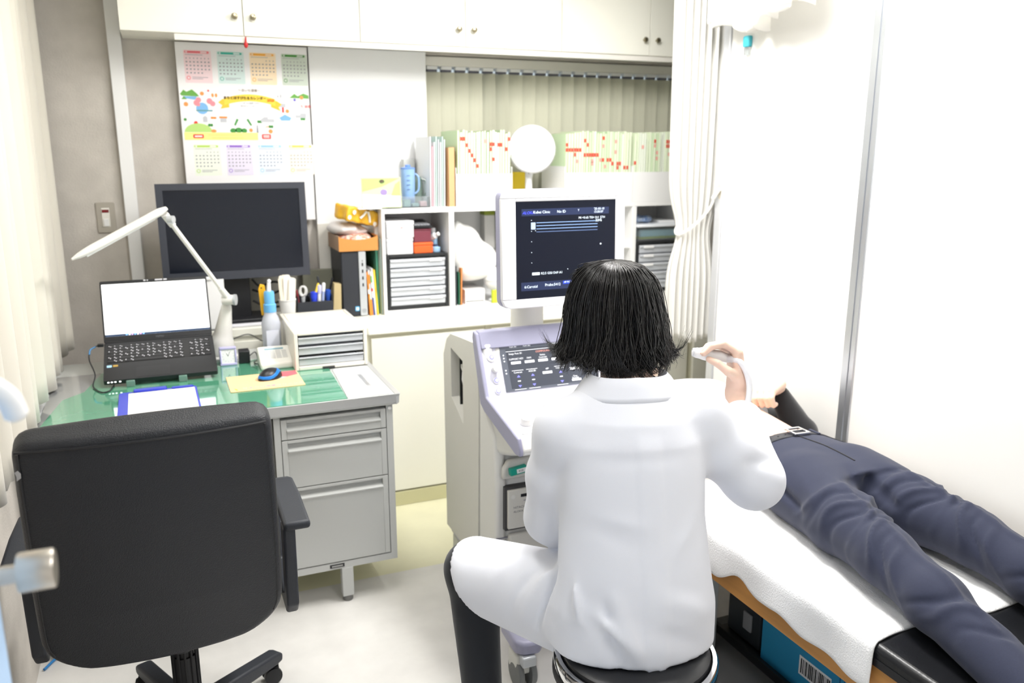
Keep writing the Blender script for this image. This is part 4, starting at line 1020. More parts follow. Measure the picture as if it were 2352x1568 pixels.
# sanitizer bottle with pens stuck at the neck
sb = thing('pump_bottle', 'translucent bottle with blue collar on the desk back edge', 'bottle', (.36, 3.32, DZ))
BOT = mat('milky_bottle', S(222, 226, 238), .25, trans=.35, ior=1.3)
G().lathe((.356, 3.32, DZ + .001), [(.032, 0), (.036, .006), (.036, .12), (.0365, .135), (.030, .160), (.024, .172), (.023, .182)], 30).ob('bottle_body', BOT, sb, smooth=True)
G().box((.332, 3.281, DZ + .03), (.380, 3.2835, DZ + .115)).ob('label', pm('bottle_label', 214, 218, 232, .5), sb)
G().lathe((.356, 3.32, DZ + .183), [(.024, 0), (.024, .030), (.020, .034), (.020, .075), (.017, .082)], 24).ob('collar', pm('sky_blue_collar', 106, 178, 232, .4), sb, smooth=True)
G().tube([(.356, 3.32, DZ + .262), (.358, 3.318, DZ + .30)], [.009, .007], 12).ob('nozzle', WHITEP, sb, smooth=True)
G().lathe((.359, 3.317, DZ + .298), [(.004, 0), (.0075, .004), (.0075, .010), (.003, .014)], 14).ob('nozzle_tip', WHITEP, sb, smooth=True)
cut = thing('cutter_knife', 'yellow plastic cutter standing behind the blue bottle collar', 'cutter', (.33, 3.345, .92))
Mk = frame((.330, 3.352, .925), (1, 0, 0), (-.22, 0, 1))
G().prism([(-.004, -.02), (.014, -.02), (.018, .06), (.014, .10), (-.002, .105), (-.010, .085)], -.006, .006, 'z', Mk).ob('body', pm('cutter_yellow', 252, 190, 40, .4), cut, bevel=.002)
G().prism(disc(.001, .090, .003, n=10), .006, .0065, 'z', Mk).ob('hole', pm('dark_hole', 90, 60, 20, .6), cut)
# desk lamp
la = thing('desk_lamp', 'off-white jointed desk lamp with long tube head over the laptop', 'desk lamp', (.17, 3.36, DZ))
LMP = mat('lamp_offwhite', S(232, 230, 226), .4)
G().lathe((.165, 3.36, DZ + .001), [(.062, 0), (.062, .012), (.054, .018), (.03, .02)], 32).ob('base', LMP, la, smooth=True)
def lampbody(X, Y, Z): return smin(sd_cap((X, Y, Z), (.165, 3.36, .78), (.195, 3.33, .95), .043, .020), sd_cap((X, Y, Z), (.165, 3.36, .765), (.165, 3.36, .80), .05, .045), .02)
me = np_mesh('lamp_body', [sdf_arrays(lampbody, (.09, 3.28, .742), (.25, 3.44, .99), .006)]); me.materials.append(LMP); link('lamp_body', me, la)
J2 = Vector((.205, 3.30, .985)); J1 = Vector((.005, 3.16, 1.325))
G().cyl((.182, 3.305, .985), (.224, 3.29, .985), .019, n=24).ob('lower_joint', LMP, la, smooth=True)
G().cyl((.222, 3.2915, .985), (.230, 3.2885, .985), .021, n=24).ob('joint_knob', SILVERP, la, smooth=True)
G().tube([J2, J2 + (J1 - J2) * .93], [.0085, .0085], 14).ob('arm', LMP, la, smooth=True)
G().tube([J2, J2 + (J1 - J2) * .15], [.015, .011], 14).ob('arm_sleeve', LMP, la, smooth=True)
G().tube([J1 - (J1 - J2) * .12, J1], [.012, .014], 14).ob('upper_joint', LMP, la, smooth=True)
G().cyl(J1 + Vector((.01, -.012, -.018)), J1 + Vector((.028, -.022, -.018)), .014, n=20).ob('upper_joint_knob', SILVERP, la, smooth=True)
tip = Vector((-.286, 3.02, 1.198)); rootp = Vector((.012, 3.16, 1.345))
dirv = (rootp - tip).normalized()
hd = []
for k in range(15):
    t = k / 14
    hd.append(tip + (rootp - tip) * t)
rad = [.006, .015, .019] + [.021] * 9 + [.022, .021, .012]
G().tube(hd, rad, 18, flat=.62).ob('lamp_head', LMP, la, smooth=True)
G().tube([tip + dirv * .05 + Vector((0, 0, -.011)), rootp - dirv * .05 + Vector((0, 0, -.011))], .007, 10).ob('lamp_diffuser', WHITEP, la, smooth=True)
# paper pinned at the lamp, on counter stand
pn = thing('memo_holder', 'white paper sheet held upright by a clip behind the lamp', 'memo sheet', (.13, 3.57, .82))
G().box((.10, 3.543, .8265), (.205, 3.546, 1.03), Matrix.Identity(4)).ob('sheet', PAPER, pn)
G().box((.13, 3.537, 1.028), (.16, 3.552, 1.042)).ob('clip', WHITEP, pn, bevel=.003)
G().box((.095, 3.532, .8205), (.21, 3.553, .8262)).ob('foot', CLEARP, pn)
# ------------------------------------------------------------------ desktop monitor on the counter
mn = thing('monitor', 'large black desktop monitor with dark screen before the calendar', 'monitor', (.27, 3.65, .82))
BEZ = pm('monitor_bezel_grey', 58, 61, 70, .45)
MM = frame((-.022, 3.598, 1.020), (1, 0, 0), (0, .05, 1))
W_, H_ = .585, .392
G().box((0, 0, -.045), (W_, H_, -.006), MM).ob('back_shell', BLACKP, mn, bevel=.008)
g = G()
for lo, hi in (((0, 0), (W_, .034)), ((0, H_ - .026), (W_, H_)), ((0, .034), (.027, H_ - .026)), ((W_ - .027, .034), (W_, H_ - .026))):
    g.box((*lo, -.006), (*hi, .003), MM)
g.ob('bezel', BEZ, mn)
G().box((.027, .034, -.006), (W_ - .027, H_ - .026, -.001), MM).ob('screen', mat('dark_lcd', S(22, 26, 36), .16), mn)
G().box((.18, -.0135, .0), (.20, -.009, .002), MM).ob('power_led', pm('violet_led', 90, 90, 200, .4), mn)
G().box((.175, 3.64, .84), (.315, 3.66, 1.10)).ob('stand_column', BLACKP, mn, bevel=.004)
G().prism(rrect(.08, 3.575, .40, 3.76, .02), .834, .850).ob('stand_foot', BLACKP, mn, bevel=.004)
tag(G().prism(rrect(.0, 3.556, .412, 3.80, .012), .8203, .8335).ob('folded_cloth', mat('grey_white_towel', S(216, 216, 222), .9, bump=.4, bscale=90), bevel=.005, seg=3), 'folded greyish cloth under the monitor foot', 'cloth')
# cables behind monitor
for i, (pts, lab) in enumerate((([(.33, 3.70, 1.0), (.36, 3.69, .97), (.42, 3.68, .985), (.47, 3.70, .96), (.46, 3.72, .90), (.38, 3.72, .88), (.33, 3.73, .9)], 'black video cable looping right of the monitor column'), ([(.33, 3.72, .95), (.40, 3.70, .93), (.46, 3.70, .94), (.50, 3.74, .87), (.42, 3.76, .86)], 'black power cable curled low right of the monitor column'))):
    tag(G().tube(bez(pts, 8), .005, 8).ob('monitor_cable', BLACKP, smooth=True), lab, 'cable', 'monitor cables')
tag(G().box((.33, 3.84, .8205), (.60, 3.86, 1.10)).ob('grey_backboard', pm('grey_board', 150, 148, 140, .8), bevel=.001), 'grey board leaning on the wall behind the monitor', 'board')
for i, (x, lab) in enumerate(((.375, 'left one of two white power plugs under the monitor edge'), (.44, 'right one of two white power plugs under the monitor edge'))):
    tag(G().prism(rrect(x, 1.018, x + .04, 1.030, .004), 3.812, 3.839, 'y').ob('white_plug', WHITEP, bevel=.002), lab, 'plug', 'white plugs on the grey board')
# ------------------------------------------------------------------ cups and pens on the counter
tc_ = thing('stick_cup', 'white plastic cup full of wooden spatulas', 'cup', (.457, 3.60, .82))
G().lathe((.457, 3.572, .8205), [(.026, 0), (.027, .003), (.035, .098), (.037, .100), (.037, .104), (.033, .104), (.025, .006)], 28).ob('cup', WHITEP, tc_, smooth=True)
SPAT = [pm('spatula_pale', 240, 232, 214, .7), pm('spatula_white', 244, 240, 232, .7)]
for k in range(16):
    x, y = .442 + (k % 4) * .010, 3.556 + (k // 4) * .008
    Mq = Matrix.Translation((x, y, .8275)) @ Matrix.Rotation(random.uniform(-.05, .08), 4, 'Y') @ Matrix.Rotation(random.uniform(-.06, .06), 4, 'X')
    s_ = thing('spatula', 'pale wooden spatula bundled in the white cup', 'spatula', (x, y, .8275), 'wooden spatulas in the cup')
    G().prism(rrect(-.012, 0, .012, .195 + random.uniform(-.012, .008), .008), -.0009, .0009, 'y', Mq).ob('stick', SPAT[k % 2], s_)
pb = thing('pen_box', 'dark two-part pen box crammed with pens and scissors', 'pen box', (.58, 3.61, .82))
for lo, hi in (((.500, 3.575, .8205), (.65, 3.578, .905)), ((.500, 3.657, .8205), (.65, 3.66, .93)), ((.500, 3.578, .8205), (.503, 3.657, .93)), ((.647, 3.578, .8205), (.65, 3.657, .93)), ((.555, 3.578, .8205), (.558, 3.657, .92)), ((.5, 3.575, .8205), (.65, 3.66, .824))):
    G().box(lo, hi).ob('box_wall', DARKP, pb)
sc = thing('scissors', 'pair of grey-handled scissors standing in the pen box', 'scissors', (.525, 3.60, .83))
for dx, tl in ((-.010, .10), (.014, -.06)):
    M1 = Matrix.Translation((.526 + dx * .4, 3.602 + (.004 if dx > 0 else 0), .826)) @ Matrix.Rotation(tl, 4, 'Y')
    G().prism([(-.004, 0), (.004, 0), (.005, .10), (-.005, .10)], -.001, .001, 'y', M1).ob('blade', SILVERP, sc)
    ringc = [(.0 + .013 * math.cos(a) + (.008 if dx > 0 else -.008), 0, .123 + .020 * math.sin(a)) for a in [2 * math.pi * k / 24 for k in range(24)]]
    G().tube([M1 @ Vector(p) for p in ringc], .0042, 8, close=True).ob('handle_loop', pm('light_grey_handle', 216, 216, 214, .5), sc, smooth=True)
def pen(x, y, h, tx, ty, m, capm, lab, r=.0045):
    t = thing('pen', lab, 'pen', (x, y, .826), 'pens in the pen box')
    M1 = Matrix.Translation((x, y, .826)) @ Matrix.Rotation(tx, 4, 'Y') @ Matrix.Rotation(ty, 4, 'X')
    G().tube([M1 @ Vector((0, 0, z)) for z in (0, .01, h * .75)], [r * .4, r, r], 10).ob('barrel', m, t, smooth=True)
    G().tube([M1 @ Vector((0, 0, z)) for z in (h * .75, h * .97, h)], [r * 1.15, r * 1.15, r * .7], 10).ob('cap', capm, t, smooth=True)
BLUEP = pm('bright_blue_pen', 44, 70, 214, .35); DRED = pm('dark_red_pen', 120, 30, 40, .4)
pen(.542, 3.588, .165, .32, 0, pm('grey_pen', 180, 180, 176, .4), pm('pen_yellow_top', 246, 214, 80, .4), 'grey stick with yellow bulb tip leaning right in the pen box')
pen(.515, 3.59, .135, -.12, 0, DRED, DRED, 'dark red pen leaning left behind the scissors')
pen(.570, 3.592, .120, .02, 0, BLUEP, BLUEP, 'thick bright blue marker at the left of the pen box', .013)
pen(.590, 3.600, .150, .05, .1, WHITEP, pm('lilac_cap', 190, 190, 230, .4), 'white marker with lilac cap in the pen box', .008)
pen(.604, 3.605, .155, .10, 0, pm('pale_blue_pen', 176, 190, 230, .4), WHITEP, 'pale blue pen beside the white marker', .007)
pen(.635, 3.60, .125, .0, 0, pm('deep_blue_pen', 30, 72, 170, .35), pm('deep_blue_pen', 30, 72, 170, .35), 'deep blue marker at the right of the pen box', .010)
pen(.622, 3.64, .175, .25, 0, BLACKP, BLACKP, 'black pen leaning far right at the back of the pen box')
pen(.628, 3.645, .180, -.15, 0, BLACKP, DARKP, 'black pen leaning left at the back of the pen box')
tag(G().prism([(.652, .8205), (.690, .8205), (.694, .97), (.664, .975)], 3.60, 3.645, 'y').ob('tan_carton', pm('kraft_carton', 192, 174, 132, .7), bevel=.001), 'small kraft carton between pen box and computer', 'box')
# yellow-ish panel behind, narrow white upright
np_ = thing('narrow_panel', 'narrow white upright panel below the white board', 'panel', (.70, 3.84, .83))
G().box((.645, 3.835, 1.0), (.70, 3.865, 1.212)).ob('panel_face', WARMP, np_)
G().box((.70, 3.80, .8205), (.712, 3.865, 1.212)).ob('panel_edge', SHW, np_)
tag(G().box((.56, 3.80, .8205), (.695, 3.83, 1.01)).ob('olive_folder_box', pm('olive_grey_card', 142, 142, 126, .8), bevel=.002), 'olive grey file box standing behind the pens', 'file box')

# ------------------------------------------------------------------ desktop computer, books, folder
pcx = thing('desktop_computer', 'black slim desktop computer tower with silver port strip', 'computer', (.74, 3.7, .82))
G().box((.698, 3.605, .8205), (.806, 3.86, 1.112)).ob('chassis', pm('pc_black', 40, 42, 48, .5), pcx, bevel=.003)
G().box((.700, 3.598, .824), (.772, 3.606, 1.109)).ob('front_grille', pm('pc_front', 44, 47, 54, .6, bump=.3, bscale=700), pcx, bevel=.002)
G().prism(rrect(.774, .823, .806, 1.111, .006), 3.594, 3.606, 'y').ob('port_strip', SILVERP, pcx, bevel=.002)
for k, z in enumerate((1.045, 1.015, .985, .955)): G().box((.787, 3.5925, z), (.793, 3.5945, z + .014)).ob('port', BLACKP, pcx)
G().lathe((.790, 3.594, 1.068), [(.0025, 0), (.0025, .0006)], 12, (0, -1, 0)).ob('power_button', BLACKP, pcx)
G().lathe((.790, 3.594, .845), [(.010, 0), (.010, .0004)], 20, (0, -1, 0)).ob('round_badge', pm('silver_badge', 176, 180, 186, .3, metal=.5), pcx)
G().prism(rrect(.752, .845, .770, .866, .002), 3.5968, 3.5985, 'y').ob('blue_sticker', pm('intel_blue', 90, 176, 226, .4), pcx)
G().prism(rrect(.755, .849, .767, .862, .002), 3.5962, 3.5968, 'y').ob('sticker_centre', pm('sticker_white', 226, 240, 246, .4), pcx)
OB, YB_, NB = pm('book_orange', 244, 150, 60), pm('book_yellow', 248, 206, 60), pm('book_navy', 56, 84, 150)
spn = [[(.0, .45, OB), (.5, .6, PAPER)], [(.0, .35, OB), (.36, .5, PAPER), (.7, .9, OB)], [(.0, .40, NB), (.55, .62, RD), (.75, .9, pm('book_green', 110, 176, 110))], [(.1, .9, PAPER)], [(.0, .5, YB_), (.6, 1, YB_)]]
for k in range(5):
    slab_book(.8175 + k * .0080, .8251 + k * .0080, 3.60 + .004 * (k % 2), 3.77, .8205, 1.03 - .014 * (k == 0) - .006 * (k % 3), [OB, PAPER, PAPER, PAPER, YB_][k],
              ['orange softcover book nearest the computer', 'white and orange spine book second from the computer', 'white book with navy band in the leaning row', 'plain white book in the leaning row', 'yellow-spined book at the right of the leaning row'][k], 'book', lean=-.055, group='books beside the computer', spine=spn[k])
slab_book(.858, .870, 3.63, 3.85, .8205, 1.17, pm('teal_green_folder', 96, 176, 150), 'tall teal green folder between books and shelf', 'folder', name='teal_folder')
slab_book(.8715, .8775, 3.60, 3.85, .8205, 1.16, pm('pale_mint_folder', 206, 226, 218), 'pale mint folder pressed against the shelf side', 'folder', name='mint_folder')
# cardboard tray, paper bag and yellow gift on the computer
ty = thing('cardboard_tray', 'brown open cardboard tray with red-patterned cloth on the computer', 'tray', (.78, 3.7, 1.113))
KR = pm('brown_cardboard', 208, 142, 74, .7); KR2 = pm('brown_cardboard_side', 176, 150, 128, .7)
ta, tb_, tc2, td2, t0, t1 = .690, .862, 3.590, 3.84, 1.1125, 1.172
fpoly = [(ta, t0), (tb_, t0), (tb_, t1 + .006)] + [(tb_ - .01 - (tb_ - ta - .02) * k / 10, t1 - .012 * math.sin(math.pi * k / 10)) for k in range(11)] + [(ta, t1 + .006)]
G().prism(fpoly, tc2, tc2 + .004, 'y').ob('front', KR, ty)
G().box((ta, tc2 + .004, t0), (ta + .004, td2, t1 + .006)).ob('side', KR2, ty); G().box((tb_ - .004, tc2 + .004, t0), (tb_, td2, t1 + .006)).ob('side', KR, ty)
G().box((ta + .004, td2 - .004, t0), (tb_ - .004, td2, t1)).ob('rear', KR, ty); G().box((ta + .004, tc2 + .004, t0), (tb_ - .004, td2 - .004, t0 + .004)).ob('bottom', KR, ty)
def cloth_(X, Y, Z): return sd_ell((X, Y, Z), (.776, 3.70, 1.160), (.080, .105, .026)) - .003 * np.sin(X * 130) * np.sin(Y * 120)
me = np_mesh('patterned_cloth', [sdf_arrays(cloth_, (.685, 3.585, 1.12), (.87, 3.82, 1.20), .006)]); me.materials.append(mat('red_white_pattern', S(224, 120, 90), .8, var=.8, vscale=70, vcol=S(240, 228, 216)))
tag(link('patterned_cloth', me), 'red and white patterned cloth bulging in the cardboard tray', 'cloth')
def bag_(X, Y, Z):
    d = smin(sd_ell((X, Y, Z), (.735, 3.72, 1.205), (.065, .11, .030)), sd_ell((X, Y, Z), (.79, 3.74, 1.19), (.07, .09, .02)), .03)
    return d - .005 * np.sin(X * 95 + Y * 40) * np.cos(Z * 60)
me = np_mesh('paper_bag', [sdf_arrays(bag_, (.655, 3.60, 1.15), (.88, 3.85, 1.255), .006)]); me.materials.append(pm('white_bag', 228, 224, 224, .6))
tag(link('paper_bag', me), 'crumpled white paper bag between tray and yellow gift', 'bag')
yg = thing('yellow_gift', 'mustard yellow wrapped gift with white ribbon print on the tray', 'gift', (.81, 3.68, 1.22))
Mg = Matrix.Translation((.787, 3.655, 1.264)) @ Matrix.Rotation(R(14), 4, 'Y') @ Matrix.Rotation(R(24), 4, 'Z')
def gift(X, Y, Z):
    Mi_ = Mg.inverted()
    q = [Mi_[i][0] * X + Mi_[i][1] * Y + Mi_[i][2] * Z + Mi_[i][3] for i in range(3)]
    e = [np.abs(q[0]) - .078, np.abs(q[1]) - .045, np.abs(q[2]) - .024]
    d = np.sqrt(sum(np.maximum(a, 0) ** 2 for a in e)) + np.minimum(np.maximum(np.maximum(e[0], e[1]), e[2]), 0) - .008
    return d - .003 * np.sin(q[0] * 120 + q[2] * 60) * np.sin(q[1] * 90)
me = np_mesh('wrapping', [sdf_arrays(gift, (.69, 3.56, 1.19), (.92, 3.76, 1.34), .005)]); me.materials.append(mat('mustard_foil', S(224, 164, 24), .32, var=.25, vscale=20, vcol=S(240, 190, 60))); link('wrapping', me, yg)
WRB = pm('white_ribbon', 246, 244, 238, .5)
for a, b in (((-.02, -.056, -.010), (.005, -.056, .024)), ((.035, -.056, -.018), (.015, -.056, .024))):
    G().tube([Mg @ Vector(a), Mg @ ((Vector(a) + Vector(b)) / 2 + Vector((0, -.004, 0))), Mg @ Vector(b)], .005, 8).ob('ribbon', WRB, yg, smooth=True)
for cx_, cz_ in ((-.055, .010), (.065, -.022), (-.075, -.015)):
    G().prism(disc(cx_, cz_, .009, .010, 10), -.0565, -.0545, 'y', Mg).ob('floral_print', WRB, yg)
# ------------------------------------------------------------------ office chair
LEATH = mat('black_leather', S(25, 28, 35), .42, bump=.4, bscale=420)
oc = thing('office_chair', 'black leather swivel office chair seen from behind', 'office chair', (-.06, 2.06, 0))
BO = Vector((-.068, 1.835, .444)); BU = Vector((.004, -.300, .954)).normalized(); BR_ = Vector((.9995, .03, 0)).normalized(); BN = BR_.cross(BU).normalized()   # BN points to the camera side
def back_local(P):
    q = [P[i] - BO[i] for i in range(3)]
    return [sum(q[i] * v[i] for i in range(3)) for v in (BR_, BU, BN)]
def backrest(X, Y, Z):
    a, s, n = back_local((X, Y, Z))
    H = .603
    hw = np.interp(s, [0, .05, .12, .25, .45, .655], [.246, .249, .249, .246, .238, .230])
    rb = .10; rt_ = .03
    cen = .32
    # signed distance to the outline with different corner radii
    rr = np.where(s < cen, rb, rt_)
    top = .603 + .008 * (1 - (a / .23) ** 2); bot = -.004 - .015 * (1 - np.clip(np.abs(a) / .2, 0, 1) ** 2)
    e0 = np.abs(a) - hw + rr
    e1 = np.where(s < cen, bot - s, s - top) + rr
    d2 = np.sqrt(np.maximum(e0, 0) ** 2 + np.maximum(e1, 0) ** 2) + np.minimum(np.maximum(e0, e1), 0) - rr
    thk = .042 - .006 * np.clip((s - .45) / .15, 0, 1)
    crown = .010 * (1 - np.clip((a / hw) ** 2, 0, 1)) * np.clip(s * 6, 0, 1)
    e2 = np.abs(n + .03 + .012 * (a / .24) ** 2) - thk - crown + .022
    f0 = d2 + .022
    return np.sqrt(np.maximum(f0, 0) ** 2 + np.maximum(e2, 0) ** 2) + np.minimum(np.maximum(f0, e2), 0) - .022
me = np_mesh('backrest', [sdf_arrays(backrest, (-.36, 1.52, .37), (.23, 1.98, 1.12), .0075)]); me.materials.append(LEATH); bk = link('backrest', me, oc)
def surf(a, s):
    thk = .042 - .006 * np.clip((s - .45) / .15, 0, 1) + .010 * (1 - (a / .25) ** 2)
    n = -.03 - .012 * (a / .24) ** 2 + thk
    return BO + BR_ * a + BU * s + BN * float(n)
sm_ = [surf(-.222 + .444 * k / 24, .594 + .004 * math.sin(math.pi * k / 24)) for k in range(25)]
G().tube(sm_, .0026, 6).ob('top_seam', BLACKP, bk, smooth=True)
for sg in (-1, 1):
    pts = []
    for k in range(27):
        s = .588 - .53 * k / 26
        hw = float(np.interp(s, [0, .05, .12, .25, .45, .655], [.246, .249, .249, .246, .238, .230])) - .014
        if s < .10: hw -= .10 - math.sqrt(max(0, .01 - (.10 - s) ** 2)) if s > 0 else .1
        pts.append(surf(sg * hw, s) - BN * .004)
    G().tube(pts, .0028, 6).ob('side_piping', BLACKP, bk, smooth=True)
wp = surf(-.222, .545)
G().add([wp + BR_ * a + BU * b + BN * .001 for a, b in ((-.004, -.012), (.004, -.006), (.005, .004), (.001, .012), (-.005, .008), (-.003, -.001))], [(0, 1, 2, 3, 4, 5)]).ob('worn_patch', pm('worn_grey', 170, 170, 172, .8), bk)
def seat(X, Y, Z):
    e = [np.abs(X + .066) - .165, np.abs(Y - 2.09) - .20, np.abs(Z - .480 - .006 * np.cos((X + .066) * 6)) - .015]
    return np.sqrt(sum(np.maximum(a, 0) ** 2 for a in e)) + np.minimum(np.maximum(np.maximum(e[0], e[1]), e[2]), 0) - .035
me = np_mesh('seat', [sdf_arrays(seat, (-.34, 1.82, .40), (.20, 2.36, .56), .01)]); me.materials.append(LEATH); link('seat', me, oc)
ARM = mat('matte_black_arm_plastic', S(48, 51, 58), .5, bump=.12, bscale=300)
for sg in (-1, 1):
    x = -.064 + sg * .298
    ar = G().prism([(1.905, .648), (1.905, .670), (2.06, .678), (2.20, .670), (2.265, .648), (2.30, .605), (2.287, .595), (2.245, .632), (2.20, .646)], x - .032, x + .032, 'x').ob('armrest', ARM, oc, bevel=.009, seg=3)
    xi, xo = (x - sg * .034), (x - sg * .004)
    G().prism([(1.912, .655), (1.965, .655), (1.975, .46), (2.02, .435), (2.20, .435), (2.25, .62), (2.275, .60), (2.225, .405), (1.955, .405), (1.925, .44)], min(xi, xo), max(xi, xo), 'x').ob('arm_upright', ARM, ar, bevel=.007, seg=3)
    G().box((min(x - sg * .03, x - sg * .14), 2.06, .405), (max(x - sg * .03, x - sg * .14), 2.12, .425)).ob('arm_bracket', BLACKP, oc)
CC = Vector((-.048, 2.085, 0))
G().lathe((CC.x, CC.y, .075), [(.05, 0), (.045, .03), (.032, .05), (.030, .20), (.026, .20), (.026, .34), (.05, .345)], 24).ob('gas_column', BLACKP, oc, smooth=True)
for k in range(12): G().cyl((CC.x + .031 * math.cos(k * math.pi / 6), CC.y + .031 * math.sin(k * math.pi / 6), .12), (CC.x + .031 * math.cos(k * math.pi / 6), CC.y + .031 * math.sin(k * math.pi / 6), .40), .0035, n=6).ob('column_flute', BLACKP, oc, smooth=True)
G().box((CC.x - .08, CC.y - .10, .395), (CC.x + .08, CC.y + .10, .42)).ob('seat_plate', BLACKP, oc)
G().tube(bez([(CC.x, CC.y - .08, .40), (CC.x, 1.90, .40), (CC.x - .004, 1.875, .43), (CC.x - .006, 1.87, .52)], 6), .02, 10, flat=.4).ob('back_bracket', BLACKP, oc, smooth=True)
for k in range(5):
    a = R(40 + 72 * k); u = Vector((math.cos(a), math.sin(a), 0)); v = Vector((-u.y, u.x, 0))
    M5 = Matrix(((u.x, v.x, 0, CC.x), (u.y, v.y, 0, CC.y), (0, 0, 1, 0), (0, 0, 0, 1)))
    lg = G().prism([(.03, .075), (.30, .062), (.325, .066), (.328, .088), (.31, .098), (.03, .128)], -.022, .022, 'y', M5).ob('base_leg', ARM, oc, bevel=.008, seg=3)
    cu_ = CC + u * .315
    cs = G()
    cs.cyl(cu_ + Vector((0, 0, .04)), cu_ + Vector((0, 0, .068)), .008, n=10)
    yaw_ = a + R(60)
    ax_ = Vector((math.cos(yaw_), math.sin(yaw_), 0)); off = Vector((-ax_.y, ax_.x, 0)) * .014
    for q in (-1, 1): cs.lathe(cu_ + off + Vector((0, 0, .0265)) + ax_ * (q * .016 - .009), [(.012, 0), (.0255, .002), (.0265, .006), (.0265, .012), (.0255, .016), (.012, .018)], 22, ax_)
    cs.box((-.018, -.016, .030), (.018, .010, .054), Matrix.Translation(cu_ + off) @ Matrix.Rotation(yaw_, 4, 'Z'))
    cs.ob('caster', BLACKP, lg, smooth=True)
# ------------------------------------------------------------------ stool
st = thing('round_stool', 'round black stool with chrome ring under the doctor', 'stool', (.91, 1.445, 0))
SCx, SCy = .91, 1.445
G().lathe((SCx, SCy, .395), [(.150, 0), (.168, .008), (.172, .030), (.168, .045), (.155, .052), (.08, .056), (.0, .057)], 48).ob('cushion', mat('black_vinyl', S(30, 31, 34), .3, bump=.05, bscale=300), st, smooth=True)
G().lathe((SCx, SCy, .400), [(.170, 0), (.183, -.004), (.187, .006), (.187, .026), (.183, .032), (.174, .032), (.173, .010)], 56).ob('chrome_ring', CHROME, st, smooth=True)
G().lathe((SCx, SCy, .372), [(.150, 0), (.182, .002), (.189, .010), (.189, .020), (.182, .026), (.150, .026)], 56).ob('rubber_ring', pm('black_rubber', 38, 38, 40, .6), st, smooth=True)
G().lathe((SCx, SCy, .362), [(.06, 0), (.15, .008), (.15, .014)], 40).ob('underside', BLACKP, st, smooth=True)
for k in range(4):
    a = R(45 + 90 * k); G().tube([(SCx + .09 * math.cos(a), SCy + .09 * math.sin(a), .37), (SCx + .19 * math.cos(a), SCy + .19 * math.sin(a), .012)], .011, 12).ob('leg', CHROME, st, smooth=True)
    G().lathe((SCx + .19 * math.cos(a), SCy + .19 * math.sin(a), 0), [(.015, 0), (.015, .02), (.012, .022)], 16).ob('rubber_foot', BLACKP, st, smooth=True)
G().tube([(SCx + .165 * math.cos(2 * math.pi * k / 40), SCy + .165 * math.sin(2 * math.pi * k / 40), .105) for k in range(40)], .008, 10, close=True).ob('foot_ring', CHROME, st, smooth=True)
# blue cord on the floor at the left
tag(G().tube(bez([(-.455, 2.60, .006), (-.42, 2.66, .006), (-.36, 2.70, .006), (-.25, 2.70, .006), (-.15, 2.75, .006)], 8), .004, 8).ob('network_cable', pm('blue_cord_rubber', 50, 130, 196, .5), smooth=True), 'blue network cord on the floor at the left wall', 'cord')
# ------------------------------------------------------------------ ultrasound machine
USW = mat('us_white_plastic', S(232, 232, 228), .4)
USB = mat('us_beige_grey_plastic', S(222, 221, 214), .42)
LAVG = mat('us_lavender_trim', S(164, 164, 188), .4)
us = thing('ultrasound_machine', 'white ultrasound machine on casters with tilted touch panel and monitor', 'ultrasound machine', (1.17, 2.45, 0))
UX0, UX1 = .90, 1.325
g = G(); g.prism([(2.285, .16), (2.78, .16), (2.80, .20), (2.80, .82), (2.775, .875), (2.70, .915), (2.44, .935), (2.40, .93), (2.365, .70), (2.30, .60), (2.28, .20)], UX0 + .035, UX1 - .002, 'x')
g.ob('main_body', USW, us, bevel=.02, seg=4)
# side cover with niche (ring of four pieces)
sc_ = G()
outl = [(2.46, .15), (2.795, .15), (2.80, .82), (2.76, .885), (2.70, .917), (2.455, .93)]
NY0, NY1, NZ0, NZ1 = 2.590, 2.715, .635, .862
sc_.prism([(2.455, .15), (NY0, .15), (NY0, .922), (2.44, .932), (2.435, .7)], UX0, UX0 + .036, 'x')
sc_.prism([(NY1, .15), (2.795, .15), (2.80, .82), (2.76, .885), (NY1, .912)], UX0, UX0 + .036, 'x')
sc_.prism([(NY0, .15), (NY1, .15), (NY1, NZ0 + .045), (NY0, NZ0 - .02)], UX0, UX0 + .036, 'x')
sc_.prism([(NY0, NZ1 - .02), (NY1, NZ1), (NY1, .912), (NY0, .922)], UX0, UX0 + .036, 'x')
sc_.ob('side_cover', USB, us)
G().box((UX0 + .030, NY0, NZ0 - .03), (UX0 + .0345, NY1, NZ1 + .01)).ob('niche_back', pm('niche_grey', 176, 174, 166, .25), us)
G().prism([(NY0 + .004, NZ0 + .02), (NY0 + .075, NZ0 + .12), (NY0 + .07, NZ0 + .15), (NY0 + .004, NZ0 + .10)], UX0 + .022, UX0 + .0295, 'x').ob('niche_paper', PAPER, us)
G().box((UX0 + .02, NY0 + .086, NZ0 - .02), (UX0 + .0295, NY0 + .090, NZ1 - .005)).ob('niche_edge', BLACKP, us)
G().prism([(2.595, .75), (2.66, .80), (2.66, .812), (2.595, .764)], UX0 + .018, UX0 + .0295, 'x').ob('niche_bar', USW, us)
# front shell pieces
G().prism([(2.29, .15), (2.45, .15), (2.435, .70), (2.44, .93), (2.40, .945), (2.36, .72), (2.30, .66), (2.285, .5)], UX0 + .001, UX0 + .037, 'x').ob('front_side_shell', USW, us, bevel=.012, seg=3)
for k in range(8): G().box((UX0 - .0008, 2.395 - .008 + k * .001, .842 - k * .012), (UX0 + .001, 2.418 - k * .002, .8455 - k * .012)).ob('vent_slot', BLACKP, us)
G().lathe((.932, 2.52, .925), [(.012, 0), (.012, .006), (.008, .008)], 16).ob('top_button', BLACKP, us, smooth=True)
